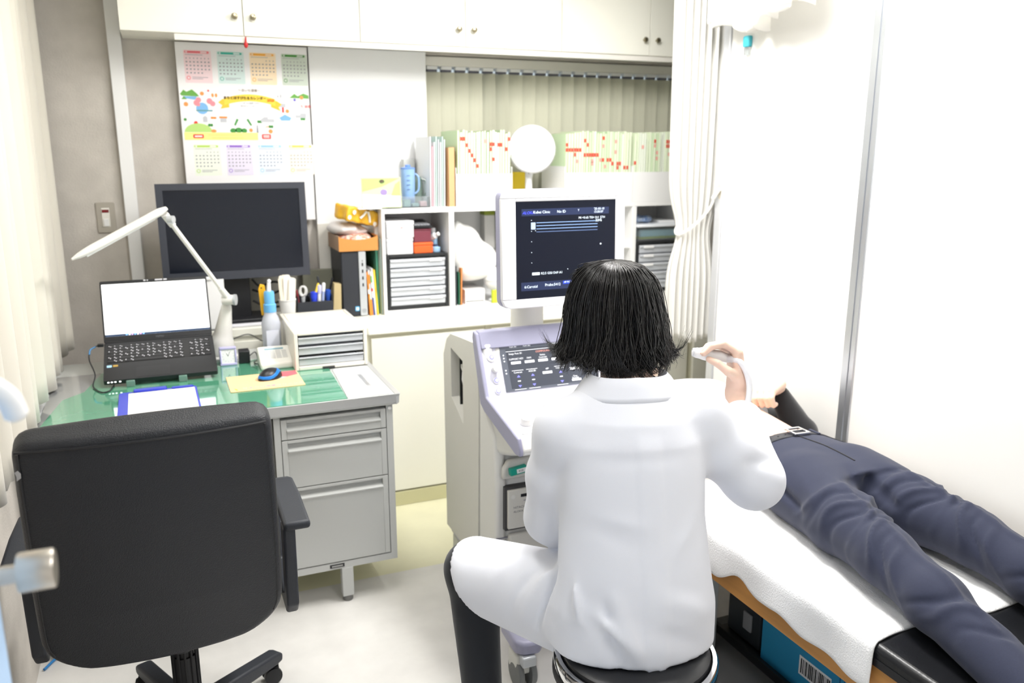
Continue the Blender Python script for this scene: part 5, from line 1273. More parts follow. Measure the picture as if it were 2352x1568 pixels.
# drive bay and slot on the front face
G().box((.925, 2.268, .352), (1.20, 2.292, .500)).ob('bay_recess', pm('bay_gap', 70, 70, 72, .6), us)
by = G().box((.932, 2.258, .360), (1.195, 2.285, .492)).ob('recorder', USB, us, bevel=.002)
G().box((.975, 2.2565, .466), (1.06, 2.2585, .476)).ob('recorder_slot', BLACKP, by); G().lathe((.948, 2.258, .470), [(.007, 0), (.007, .002)], 16, (0, -1, 0)).ob('recorder_button', USW, by); G().box((.985, 2.2566, .452), (1.10, 2.2586, .4545)).ob('recorder_line', INK, by)
Mh = frame((.950, 2.2578, .432), (1, 0, 0), (0, 0, 1))
DKT = pm('dark_print', 70, 72, 80, .6)
text(by, 'HITACHI', .011, Mh, DKT); text(by, 'ALOKA', .010, Mh @ Matrix.Translation((0, -.014, 0)), DKT)
G().prism([(.915, .530), (1.05, .530), (1.05, .600), (.935, .592), (.918, .566)], 2.262, 2.285, 'y').ob('usb_recess', mat('us_recess_grey', S(206, 205, 199), .5), us, bevel=.008, seg=3)
gs = thing('usb_stick', 'teal green data stick plugged into the ultrasound front', 'usb stick', (.965, 2.25, .556))
Mu = frame((.936, 2.252, .545), (1, 0, .12), (-.12, 0, 1))
G().box((0, 0, -.022), (.058, .024, .006), Mu).ob('stick_body', pm('teal_green_plastic', 20, 160, 140, .35), gs, bevel=.003)
G().box((.022, .005, .006), (.055, .019, .0068), Mu).ob('stick_label', PAPER, gs); text(gs, '8GB', .009, Mu @ Matrix.Translation((.028, .012, .007)), DKT)
G().box((.90, 2.285, .318), (1.32, 2.289, .322)).ob('front_step_line', INK, us)
G().prism([(2.24, .16), (2.29, .16), (2.29, .335), (2.272, .335)], .94, 1.30, 'x').ob('lower_front', USB, us, bevel=.012, seg=3)
# base and casters
bpoly = [(.83, 1.97), (.85, 1.945), (.90, 1.94), (.95, 2.0), (1.0, 2.12), (1.18, 2.12), (1.23, 2.0), (1.27, 1.94), (1.31, 1.945), (1.328, 1.97), (1.325, 2.08), (1.32, 2.25), (1.32, 2.80), (.915, 2.80), (.915, 2.25), (.835, 2.08)]
G().prism(bpoly, .115, .16).ob('base', LAVG, us, bevel=.012, seg=3)
for x, y in ((.865, 1.995), (1.295, 1.995), (.95, 2.76), (1.285, 2.76)):
    c = G(); c.box((x - .030, y - .035, .045), (x + .030, y + .035, .114)); cs = c.ob('caster', mat('caster_white', S(222, 222, 216), .4), us, bevel=.010, seg=3)
    for q in (-1, 1): G().lathe((x + q * .020 - .011, y - .01, .046), [(.02, 0), (.045, .003), (.046, .008), (.046, .014), (.045, .019), (.02, .022)], 26, (1, 0, 0)).ob('caster_wheel', pm('grey_wheel', 120, 122, 122, .6), cs, smooth=True)
    G().box((x - .022, y - .062, .085), (x + .022, y - .03, .118)).ob('brake_pedal', SILVERP, cs, bevel=.005)
# console: keyboard deck and tilted touch panel
DXa, DXb = .885, 1.338
deckp = [(2.065, .705), (2.085, .728), (2.335, .778), (2.425, .965), (2.44, .968), (2.45, .95), (2.375, .74), (2.20, .70), (2.10, .672), (2.068, .684)]
g = G(); g.prism(deckp, DXa + .012, DXb - .012, 'x'); g.ob('console_deck', mat('console_pale_lilac', S(226, 226, 238), .4), us, bevel=.006, seg=3)
rim = [(2.058, .700), (2.075, .735), (2.332, .786), (2.420, .974), (2.446, .978), (2.452, .955), (2.38, .752), (2.345, .735), (2.09, .680), (2.06, .684)]
for xa, xb in ((DXa, DXa + .013), (DXb - .013, DXb)): g = G(); g.prism(rim, xa, xb, 'x'); g.ob('console_rim', LAVG, us, bevel=.004, seg=2)
g = G(); g.prism([(2.395, .925), (2.422, .980), (2.450, .980), (2.455, .955)], DXa + .01, DXb - .01, 'x'); g.ob('console_top_rim', LAVG, us, bevel=.005)
g = G(); g.prism([(2.056, .700), (2.078, .734), (2.09, .736), (2.09, .68), (2.06, .684)], DXa + .01, DXb - .01, 'x'); g.ob('console_front_rim', USW, us, bevel=.006)
g = G(); g.prism([(2.10, .668), (2.34, .735), (2.37, .70), (2.34, .62), (2.30, .60), (2.22, .625)], UX0 + .01, UX1 - .01, 'x'); g.ob('console_support', USW, us, bevel=.03, seg=4)
tpu = Vector((0, .09, .187)).normalized()
MT = frame((.960, 2.336, .781), (1, 0, 0), tpu)
MT = MT @ Matrix.Translation((0, 0, .0012))
TP = G().box((0, .012, -.001), (.335, .190, .001), MT).ob('touch_screen', mat('touch_screen_grey', S(92, 96, 106), .2, emit=.25), us)
def em(n, r, g_, b, e): return mat(n, S(r, g_, b), .4, emit=e)
TL = MT @ Matrix.Translation((0, 0, .0011))
DARKT = em('touch_dark', 62, 66, 76, .2); WHT = em('touch_white', 226, 228, 232, .7); SAL = em('touch_salmon', 224, 150, 134, .5); TBL = em('touch_blue', 90, 150, 230, .6); VIO = em('touch_violet', 120, 120, 240, .7)
def tr_(n, a, b, c, d, m_, h=.0004): return G().box((a, b, 0), (c, d, h), TL).ob(n, m_, TP)
tr_('button_panel', .02, .020, .333, .150, DARKT, .0002)
for a, m_ in ((.024, SAL), (.072, SAL), (.120, DARKT), (.168, DARKT), (.216, TBL), (.264, DARKT)): tr_('tab_button', a, .172, a + .044, .186, m_)
tr_('help_tab', .004, .172, .020, .186, DARKT)
tr_('divider_line', .02, .142, .333, .1432, WHT); tr_('divider_line', .02, .092, .333, .0928, DARKT)
for k in range(6):
    a = .032 + k * .048; tr_('value_field', a, .100, a + .034, .108, WHT)
for k in range(6):
    a = .030 + k * .050
    if k in (2, 4):
        tr_('value_field', a + .006, .058 if k == 2 else .062, a + .040, .066 if k == 2 else .070, WHT)
        if k == 4: tr_('value_field', a + .006, .024, a + .040, .031, WHT)
        continue
    tr_('bracket_line', a, .078, a + .040, .0792, WHT); tr_('bracket_line', a, .016, a + .040, .0172, WHT)
    for q, s_ in ((.056, 1), (.030, -1)): G().prism([(a + .014, q), (a + .026, q), (a + .020, q + .007 * s_)], 0, .0005, 'z', TL).ob('arrow', VIO, TP)
    tr_('arrow_caption', a + .015, .042, a + .025, .045, WHT)
def tt(s, x, y, sz, m_=WHT): text(TP, s, sz, TL @ Matrix.Translation((x, y, .0006)), m_, align='CENTER')
tt('Image', .048, .165, .008); tt('Func B1', .048, .157, .008); tt('Image', .096, .165, .008); tt('Func B2', .096, .157, .008); tt('Post', .190, .165, .008); tt('Processing', .190, .157, .008)
tt('Image Func B1', .052, .134, .008); tt('COMPOUND', .150, .134, .009, SAL); tt('SUPPORT KEY', .052, .116, .008); tt('FAM', .097, .116, .008); tt('Noise', .146, .122, .008); tt('Contrast', .146, .114, .008); tt('Focus', .194, .116, .008)
tt('Contrast', .050, .072, .008); tt('AGC/BI', .100, .072, .008); tt('AIP', .154, .074, .008); tt('Image/Line', .200, .073, .007)
tt('Gray', .250, .040, .008); tt('Smooth', .250, .034, .008)
for y_ in (.13, .12, .11, .08, .07): tr_('side_tick', .008, y_, .012, y_ + .004, WHT)
# left strip of knobs on the panel
ML_ = frame((.897, 2.336, .781), (1, 0, 0), tpu) @ Matrix.Translation((0, 0, .0012))
zn = ML_.to_3x3() @ Vector((0, 0, 1))
def ring(c, r, m_, nm, h=.002): return G().lathe(ML_ @ Vector((*c, 0)), [(r, 0), (r, h), (r * .8, h + .0005)], 24, zn).ob(nm, m_, us, smooth=True)
ring((.030, .168), .012, BLACKP, 'trackball_button', .004)
ring((.032, .130), .015, USW, 'ring_key'); ring((.032, .130), .008, VIO, 'ring_key_light', .003); ring((.032, .130), .005, USW, 'ring_key_cap', .0035)
G().lathe(ML_ @ Vector((.036, .090, 0)), [(.011, 0), (.011, .018), (.013, .020), (.012, .024), (.004, .025)], 24, zn).ob('rotary_knob', USW, us, smooth=True)
for yy in (.054, .020): ring((.036, yy), .011, USW, 'ring_key'); ring((.036, yy), .0085, VIO, 'ring_key_light', .003); ring((.036, yy), .006, USW, 'ring_key_cap', .0035)
text(us, 'ALOKA', .010, ML_ @ Matrix.Translation((.014, .1935, .001)), USW)
# keyboard deck knobs
kn = Vector((0, -.196, .98)).normalized()
def deckz(y): return .728 + (y - 2.085) * .2
for x, y, r_, h in ((.951, 2.165, .018, .022), (1.065, 2.255, .016, .020), (1.18, 2.26, .016, .02), (1.06, 2.17, .024, .012), (1.24, 2.19, .02, .02)):
    b_ = Vector((x, y, deckz(y)))
    k_ = G().lathe(b_, [(r_, 0), (r_ * 1.05, h * .3), (r_ * .85, h * .9), (r_ * .5, h), (r_ * .3, h * .92)], 26, kn).ob('dial_knob', USW, us, smooth=True)
    G().lathe(b_ + kn * h * .94, [(r_ * .5, 0), (r_ * .5, .0008)], 20, kn).ob('dial_cap', LAVG, k_)
for r_ in range(3):
    for c in range(8):
        x, y = .925 + c * .028, 2.115 + r_ * .05
        if (x - .951) ** 2 + (y - 2.165) ** 2 < .0009 or (x - 1.06) ** 2 + (y - 2.17) ** 2 < .0012: continue
        Mk_ = frame((x, y, deckz(y)), (1, 0, 0), (0, .98, .196))
        G().prism(rrect(-.010, -.008, .010, .008, .003), 0, .003, 'z', Mk_).ob('console_key', USW, us)
# monitor column and monitor
G().lathe((1.10, 2.50, .915), [(.085, 0), (.085, .012), (.07, .022), (.06, .024)], 36).ob('neck_base', USW, us, smooth=True)
G().lathe((1.10, 2.50, .935), [(.062, 0), (.055, .02), (.055, .12)], 32).ob('neck', USB, us, smooth=True)
G().box((1.04, 2.425, 1.05), (1.29, 2.53, 1.10)).ob('monitor_yoke', USW, us, bevel=.01, seg=3)
MMx = frame((.9615, 2.380, 1.053), (1, 0, 0), (0, .03, 1)) @ Matrix.Scale(.952, 4)
MW, MH = .460, .392
um = G().prism(rrect(0, 0, MW, MH, .03, 6), -.052, -.012, 'z', MMx).ob('monitor_shell', LAVG, us, bevel=.006, seg=3)
bz = G()
SX0, SX1, SZ0_, SZ1_ = .052, .424, .030, .352
o_ = rrect(0, 0, MW, MH, .03, 6)
bz.box((.0, .03, -.014), (SX0, MH - .03, .004), MMx).box((SX1, .03, -.014), (MW, MH - .03, .004), MMx)
bz.prism([p for p in rrect(0, 0, MW, .10, .03, 6) if p[1] < SZ0_ + .0001] + [(0, SZ0_), ] if False else [(.0, .03), (.009, .009), (.03, 0), (MW - .03, 0), (MW - .009, .009), (MW, .03)], -.014, .004, 'z', MMx)
bz.prism([(0, MH - .03), (MW, MH - .03), (MW - .009, MH - .009), (MW - .03, MH), (.03, MH), (.009, MH - .009)], -.014, .004, 'z', MMx)
bz.box((SX0, SZ1_, -.014), (SX1, MH - .03, .004), MMx)
bz.ob('monitor_bezel', mat('us_monitor_white', S(238, 238, 241), .35), um, bevel=.003)
sn = G().box((SX0, SZ0_, -.014), (SX1, SZ1_, .001), MMx).ob('monitor_screen', mat('us_screen_navy', S(15, 19, 32), .3, emit=.5, spec=.3), um)
MS = MMx @ Matrix.Translation((SX0, SZ0_, .0012))
SWd, SHt = SX1 - SX0, SZ1_ - SZ0_
def sx(px): return (px - 1185) / 231 * SWd
def sy(py, px=1185): return (687 - py) / 225 * SHt - (px - 1185) / 231 * .010
EWH = em('screen_text_white', 214, 226, 236, .9); EBL = em('screen_text_blue', 70, 80, 235, .9); ESK = em('screen_line_blue', 130, 160, 205, .55)
def st_(s, px, py, sz, m_=EWH, shear=0): text(sn, s, sz, MS @ Matrix.Translation((sx(px), sy(py), .0004)), m_, shear=shear)
st_('ALOKA', 1200, 488, .013, EBL, .25); st_('Kubei Clinic', 1224, 487, .0125); st_('No ID', 1278, 487, .0125); st_("'25-03-10", 1364, 483, .0105); st_('13:50:07', 1364, 490, .0105); st_('Y', 1326, 485, .010)
st_('MI <0.65 TIS< 0.4  STH', 1328, 503, .0105); st_('22Hz', 1368, 510, .0115)
G().box((sx(1198), sy(495), 0), (sx(1400), sy(479), .0002), MS).ob('title_strip', em('screen_strip', 30, 40, 70, .6), sn)
for i, y_ in enumerate((511, 518, 525, 532)):
    G().box((sx(1231), sy(y_) - .0011, 0), (sx(1373), sy(y_) + .0011, .0003), MS).ob('scan_line', ESK if i < 3 else em('screen_line_dim', 90, 110, 150, .45), sn)
ge = mat('screen_grey_wedge', S(150, 170, 200), .4, emit=.8)
G().box((sx(1219), sy(526), 0), (sx(1229), sy(510), .0003), MS).ob('grey_scale_bar', ge, sn)
for x_, y_ in ((1220, 505), (1220, 530), (1229, 529), (1220, 554), (1220, 579), (1220, 603), (1303, 622), (1381, 506)): G().prism(disc(sx(x_), sy(y_), .0013, n=8), 0, .0004, 'z', MS).ob('depth_mark', EWH, sn)
G().prism(disc(sx(1381), sy(566), .0028, n=12), 0, .0004, 'z', MS).ob('cursor_dot', EWH, sn)
G().box((sx(1221), sy(632), 0), (sx(1238), sy(626), .0003), MS).ob('highlight_box', EWH, sn)
st_('R2.5 G50 D69 A1', 1241, 629, .011); st_('6:Carotid', 1203, 659, .0125); st_('Probe:5412', 1250, 657, .0125)
G().box((sx(1292), sy(657), 0), (sx(1322), sy(650), .0003), MS).ob('blue_field', em('screen_blue_field', 30, 60, 190, .8), sn); st_('AP PWR BG', 1294, 653, .008)
G().box((sx(1196), sy(668), 0), (sx(1330), sy(648), .0001), MS).ob('bottom_strip', em('screen_strip', 30, 40, 70, .6), sn)
# probe holder with blue-topped gel bottle on the right side
ph = G().prism([(1.27, 2.05), (1.335, 2.05), (1.335, 2.14), (1.27, 2.14)], .735, .745).ob('probe_holder', USW, us, bevel=.004, seg=2)
gel = thing('gel_bottle', 'white gel bottle with blue cap on the machine right side', 'bottle', (1.305, 2.09, .746))
G().lathe((1.305, 2.09, .7455), [(.026, 0), (.028, .005), (.028, .075), (.02, .09), (.014, .095)], 24).ob('bottle_body', WHITEP, gel, smooth=True)
G().lathe((1.305, 2.09, .8405), [(.016, 0), (.016, .016), (.010, .024), (.004, .034)], 20).ob('cap', pm('cobalt_cap', 60, 80, 220, .35), gel, smooth=True)
# ------------------------------------------------------------------ examination bed
BX0, BX1, BY0, BY1, BZ = 1.345, 2.075, .70, 2.84, .500
bd = thing('examination_bed', 'black vinyl examination bed with wooden frame along the partition', 'bed', (1.7, 1.8, 0))
WOOD = mat('oak_frame_wood', S(196, 140, 74), .5, bump=.08, bscale=40, stretch=(1, .06, 1), var=.18, vscale=40)
VIN = mat('black_bed_vinyl', S(24, 25, 28), .3, bump=.10, bscale=240)
G().box((BX0, BY0, BZ - .045), (BX1, BY1, BZ)).ob('mattress', VIN, bd, bevel=.016, seg=4)
G().box((BX0 - .002, BY0 + .01, BZ - .048), (BX0 + .004, BY1 - .01, BZ - .030)).ob('vinyl_edge_strip', BLACKP, bd)
for y in (1.185, 1.00): G().lathe((BX0 - .002, y, BZ - .039), [(.004, 0), (.004, .002), (.002, .0028)], 12, (-1, 0, 0)).ob('screw', SILVERP, bd, smooth=True)
g = G().box((BX0 + .004, BY0 + .005, .358), (BX0 + .026, BY1 - .005, BZ - .046)); g.ob('side_rail', WOOD, bd, bevel=.002)
G().box((BX1 - .026, BY0 + .005, .358), (BX1 - .004, BY1 - .005, BZ - .046)).ob('side_rail', WOOD, bd, bevel=.002)
G().box((BX0 + .026, BY0 + .005, .358), (BX1 - .026, BY0 + .027, BZ - .046)).ob('end_rail', WOOD, bd, bevel=.002)
G().box((BX0 + .026, BY1 - .027, .358), (BX1 - .026, BY1 - .005, BZ - .046)).ob('end_rail', WOOD, bd, bevel=.002)
for x in (1.47, 2.03):
    for y in (1.05, 1.93, 2.70): G().box((x - .03, y - .02, 0), (x + .03, y + .02, .40)).ob('leg', STEELGREY, bd, bevel=.003)
# thin dark grey sheet laid on the floor, storage under the bed
tag(G().prism(rrect(1.30, .75, 2.13, 2.05, .01), .0003, .004).ob('floor_sheet', mat('dark_grey_sheet', S(96, 96, 96), .85, bump=.2, bscale=400), bevel=.001), 'dark grey sheet on the floor under the bed', 'mat')
tb0 = thing('black_tray', 'flat black tray under the bed carrying the blue carton', 'tray', (1.8, 1.5, 0))
G().box((1.555, 1.12, .0045), (1.955, 2.0, .012)).ob('tray_floor', BLACKP, tb0)
G().box((1.555, 1.12, .012), (1.567, 2.0, .034)).ob('tray_rim', BLACKP, tb0); G().box((1.943, 1.12, .012), (1.955, 2.0, .034)).ob('tray_rim', BLACKP, tb0)
bc = thing('blue_carton', 'blue printed carton with barcode and pale flowers under the bed', 'carton', (1.78, 1.5, .0125))
BLU = pm('sky_blue_print', 44, 148, 196, .5)
G().box((1.585, 1.16, .0125), (1.935, 1.80, .315)).ob('carton_body', BLU, bc, bevel=.003)
MBc = frame((1.585, 1.80, .0125), (0, -1, 0), (0, 0, 1))
bar = G()
poly_on(MBc, [(.165, .055), (.290, .055), (.290, .115), (.165, .115)]).ob('barcode_panel', PAPER, bc)
x_ = .172; gg = G()
while x_ < .284:
    w_ = random.choice((.0015, .003, .0045)); gg.prism([(x_, .062), (x_ + w_, .062), (x_ + w_, .108), (x_, .108)], .0006, .0010, 'z', MBc); x_ += w_ + random.choice((.002, .0035))
o = gg.ob('barcode_bars', BLACKP, bc); o['kind'] = 'stuff'
NV = pm('dark_blue_print', 22, 90, 140, .5)
text(bc, 'GLOVES', .018, MBc @ Matrix.Translation((.17, .165, .0006)), NV); text(bc, '100', .018, MBc @ Matrix.Translation((.17, .142, .0006)), NV); text(bc, 'KEEP DRY', .012, MBc @ Matrix.Translation((.255, .20, .0006)), NV); text(bc, 'REF 2', .016, MBc @ Matrix.Translation((.25, .165, .0006)), NV)
G().prism([(.318, .0), (.321, .0), (.321, .30), (.318, .30)], 0, .0008, 'z', MBc).ob('print_line', NV, bc); G().prism([(.334, .0), (.336, .0), (.336, .30), (.334, .30)], 0, .0008, 'z', MBc).ob('print_line', NV, bc)
for k, (a, b) in enumerate(((.41, .09), (.44, .10), (.47, .07), (.52, .12), (.56, .10), (.59, .15), (.43, .06), (.40, .12), (.54, .07))): poly_on(MBc, disc(a, b, .013 - .002 * (k % 3), n=10)).ob('flower_print', pm('pale_pink_print', 224, 206, 206, .5), bc)
dkb = thing('dark_storage_bin', 'smoky dark plastic bin beside the blue carton under the bed', 'bin', (1.78, 1.89, .0125))
G().box((1.60, 1.825, .0125), (1.925, 1.985, .24)).ob('bin_body', mat('smoky_plastic', S(52, 56, 62), .3), dkb, bevel=.006); G().box((1.595, 1.82, .241), (1.93, 1.99, .256)).ob('bin_lid', BLACKP, dkb, bevel=.004)
G().box((1.592, 1.86, .06), (1.6, 1.90, .12)).ob('bin_latch', pm('grey_latch', 150, 152, 156, .5), dkb, bevel=.003)
# white towel draped over the bed
TOW = mat('white_towelling', S(243, 243, 243), .95, sheen=.4, bump=.5, bscale=260)
def towel(u, v):
    y = 1.175 + u * 1.62 + .012 * math.sin(v * 11)
    drop = .098 + .008 * math.sin(u * 23) - .022 * math.exp(-((u - .29) / .03) ** 2) + .006 * math.sin(u * 61)
    L = .70 + drop
    s = v * L
    x = 2.05 - s; z = BZ + .0045
    edge = BX0 - .003
    if x < edge + .02:
        over = edge + .02 - x
        a = min(over / .031, math.pi / 2)
        x = edge + .02 - .02 * math.sin(a); z = BZ + .0045 - .02 * (1 - math.cos(a)) - max(0, over - .031)
        x -= .004 + .006 * math.sin(u * 38 + 1) * min(1, max(0, over - .02) * 14) + .006 * min(1, over * 10)
    bump = .003 * math.sin(u * 50 + v * 9) * math.sin(v * 21 + u * 13)
    hump = .030 * math.exp(-((x - 1.47) / .035) ** 2 - ((y - 1.93) / .05) ** 2) + .014 * math.exp(-((x - 1.44) / .03) ** 2 - ((y - 1.60) / .14) ** 2)
    return (x, y, z + abs(bump) + hump)
tg = G(); tg.grid(towel, 150, 90, flip=True)
tag(tg.ob('towel', TOW, smooth=True, solid=.004, soff=1.0, angle=80), 'white towel sheet spread over the bed under the patient', 'towel')
pil = thing('pillow', 'white pillow at the head end of the bed', 'pillow', (1.73, 2.74, BZ))
def pl(X, Y, Z):
    e = [np.abs(X - 1.73) - .19, np.abs(Y - 2.735) - .075, np.abs(Z - .524) - .004]
    return np.sqrt(sum(np.maximum(a, 0) ** 2 for a in e)) + np.minimum(np.maximum(np.maximum(e[0], e[1]), e[2]), 0) - .018
me = np_mesh('pillow_body', [sdf_arrays(pl, (1.5, 2.62, .495), (1.96, 2.85, .56), .01)]); me.materials.append(TOW); link('pillow_body', me, pil)
# ------------------------------------------------------------------ people: shared pieces
SKIN = mat('skin', S(238, 205, 186), .5, sub=.15, var=.06, vscale=25)
def vec(*a): return np.array(a, float)
def hand_sdf(P, O, ea, eb, ec, segs, palm):
    """P in world; O + axes give the hand frame; segs: list of finger chains [(pts, radii)]; palm: list of (pts, radii)"""
    w2 = lambda p: vec(*O) + vec(*ea) * p[0] + vec(*eb) * p[1] + vec(*ec) * p[2]
    d = None
    for pts, rad in palm:
        q = chain(P, [w2(p) for p in pts], rad, .012)
        d = q if d is None else smin(d, q, .014)
    f = None
    for pts, rad in segs:
        q = chain(P, [w2(p) for p in pts], rad, .003)
        f = q if f is None else np.minimum(f, q)
    return smin(d, f, .006)
def head_sdf(P, c, F, U, s=1.0):
    F = vec(*F) / np.linalg.norm(F); U = vec(*U); U = U - F * (U @ F); U /= np.linalg.norm(U); Rr = np.cross(F, U)
    q = [P[i] - c[i] for i in range(3)]
    x = sum(q[i] * Rr[i] for i in range(3)) / s; y = sum(q[i] * F[i] for i in range(3)) / s; z = sum(q[i] * U[i] for i in range(3)) / s
    L = (x, y, z)
    d = sd_ell(L, (0, -.008, .028), (.074, .094, .086))
    d = smin(d, sd_ell(L, (0, .030, -.040), (.056, .060, .072)), .03)
    d = smin(d, sd_ell(L, (0, .068, -.088), (.024, .022, .020)), .02)
    d = smin(d, sd_cap(L, (0, .085, .010), (0, .108, -.026), .008, .012), .010)          # nose
    d = smin(d, sd_cap(L, (-.035, .074, .024), (.035, .074, .024), .010, .010), .012)     # brow
    for sg in (-1, 1):
        d = -smin(-d, sd_ell(L, (sg * .031, .094, .006), (.015, .012, .009)), .006)       # eye socket
        d = smin(d, sd_ell(L, (sg * .031, .079, .005), (.012, .011, .010)), .002)         # eyeball
        d = smin(d, sd_ell(L, (sg * .077, -.008, -.008), (.010, .018, .032)), .006)       # ear
        d = smin(d, sd_ell(L, (sg * .040, .060, -.030), (.020, .020, .020)), .02)         # cheek
    d = smin(d, sd_cap(L, (-.020, .089, -.056), (.020, .089, -.056), .006, .006), .005)   # upper lip
    d = smin(d, sd_cap(L, (-.016, .088, -.066), (.016, .088, -.066), .007, .007), .005)
    return d * s

# ------------------------------------------------------------------ the doctor
UO = vec(.91, 1.455, 0); UR = vec(.966, -.259, 0); UF = vec(.259, .966, 0)
def W(u, v, z): return UO + UR * u + UF * v + vec(0, 0, z)
def loc(P):
    x, y = P[0] - UO[0], P[1] - UO[1]
    return x * UR[0] + y * UR[1], x * UF[0] + y * UF[1], P[2]
def torso(P, infl=0.0):
    u, v, z = loc(P)
    zz = [.40, .46, .55, .65, .75, .85, .92, .97, 1.01, 1.035, 1.06, 1.10]
    cu = np.interp(z, zz, [.0, 0, 0, 0, 0, 0, 0, 0, 0, 0, 0, 0])
    cv = np.interp(z, zz, [0, .0, .005, .02, .045, .07, .085, .095, .105, .11, .115, .12])
    a = np.interp(z, zz, [.16, .170, .168, .155, .148, .152, .152, .130, .098, .075, .060, .05]) + infl
    b = np.interp(z, zz, [.095, .100, .106, .104, .103, .106, .104, .092, .075, .062, .055, .05]) + infl
    k = np.sqrt(((u - cu) / a) ** 2 + ((v - cv) / b) ** 2)
    d = (k - 1) * np.minimum(a, b)
    return np.maximum(d, np.maximum(.43 - infl - z, z - (1.10 if infl <= 0 else 1.030)))
SHL, ELL, WRL = W(-.148, .100, .928), W(-.163, .165, .690), vec(.945, 1.925, .780)
SHR, ELR, WRR = W(.165, .105, .950), vec(1.220, 1.462, .800), vec(1.306, 1.645, .946)
HPL, KNL, ANL = W(-.085, .05, .525), vec(.668, 1.868, .475), vec(.672, 1.80, .09)
HPR, KNR, ANR = W(.085, .05, .525), vec(1.09, 1.90, .475), vec(1.10, 1.84, .09)
HEADC = vec(.948, 1.655, 1.178); HEADF = vec(.27, .955, -.12)
# right hand around the probe: axes across, up, away
HO = vec(1.276, 1.668, 1.046); HA = vec(.9225, -.386, 0); HB = vec(.0878, .2099, .9738); HCc = vec(.3758, .8984, -.2275)
seg_r = []
for i, cz in enumerate((-.032, -.011, .010, .030)):
    L = (1.0, 1.08, 1.02, .85)[i]
    seg_r.append(([(.030, .002 + .004 * (i in (1, 2)), cz), (-.004 * L, .022 * L, cz * .92), (-.036 * L, .016 * L, cz * .85 - .004), (-.056 * L, -.002, cz * .8 - .006)], [.0105, .0095, .0085, .0072]))
seg_r.append(([(.030, -.062, -.030), (.004, -.046, -.040), (-.022, -.026, -.036), (-.042, -.016, -.028)], [.014, .0115, .0095, .008]))
palm_r = [([(.033, -.098, 0), (.036, -.066, -.004)], [.027, .026]), ([(.036, -.07, -.022), (.030, -.004, -.030)], [.018, .013]), ([(.037, -.07, -.002), (.032, .004, -.010)], [.019, .014]), ([(.037, -.07, .014), (.031, .004, .010)], [.018, .014]), ([(.036, -.07, .024), (.028, -.002, .029)], [.015, .012])]
# left hand resting on the console
LO = vec(.948, 1.935, .783); LE = vec(.35, .94, 0) / np.linalg.norm([.35, .94, 0]); LS = vec(.94, -.35, 0) / np.linalg.norm([.94, -.35, 0]); LU = vec(0, 0, 1)
seg_l = [([(s_, .085, 0), (s_ * 1.1, .118, .010), (s_ * 1.15, .142, .0), (s_ * 1.15, .155, -.016)], [.0095, .009, .008, .007]) for s_ in (-.030, -.010, .010, .029)]
seg_l.append(([(.030, .02, -.006), (.050, .05, -.004), (.054, .078, -.010)], [.013, .0105, .0085]))
palm_l = [([(s_ * .7, .0, 0), (s_, .085, 0)], [.015, .0115]) for s_ in (-.030, -.010, .010, .029)]
def doc_body(X, Y, Z):
    P = (X, Y, Z)
    d = torso(P, -.02)
    d = smin(d, chain(P, [W(0, .115, 1.02), HEADC + vec(0, -.01, -.05)], [.052, .052], .01), .03)
    d = smin(d, head_sdf(P, HEADC, HEADF, (0, 0, 1)), .015)
    d = smin(d, chain(P, [SHL, ELL, WRL], [.048, .040, .026]), .03)
    d = smin(d, chain(P, [SHR, ELR, ELR + (WRR - ELR) * .6], [.048, .040, .034]), .03)
    d = smin(d, chain(P, [HPL, KNL, ANL], [.075, .052, .034]), .04)
    d = smin(d, chain(P, [HPR, KNR, ANR], [.075, .052, .034]), .04)
    return d
def rhand(X, Y, Z):
    P = (X, Y, Z)
    d = hand_sdf(P, HO, HA, HB, HCc, seg_r, palm_r)
    return smin(d, chain(P, [ELR + (WRR - ELR) * .4, ELR + (WRR - ELR) * .7, WRR], [.038, .034, .0255]), .01)
def lhand(X, Y, Z):
    P = (X, Y, Z)
    d = hand_sdf(P, LO, LS, LE, LU, seg_l, palm_l)
    return smin(d, chain(P, [ELL + (WRL - ELL) * .6, WRL], [.032, .025]), .01)
parts = [sdf_arrays(doc_body, (.52, 1.22, .04), (1.36, 2.02, 1.34), .012),
         sdf_arrays(rhand, (1.18, 1.48, .84), (1.40, 1.80, 1.12), .0035),
         sdf_arrays(lhand, (.82, 1.78, .70), (1.10, 2.13, .85), .005)]
me = np_mesh('person', parts); me.materials.append(SKIN)
doc = tag(link('person', me), 'person with black bob in white lab coat seated, holding an ultrasound probe', 'person')
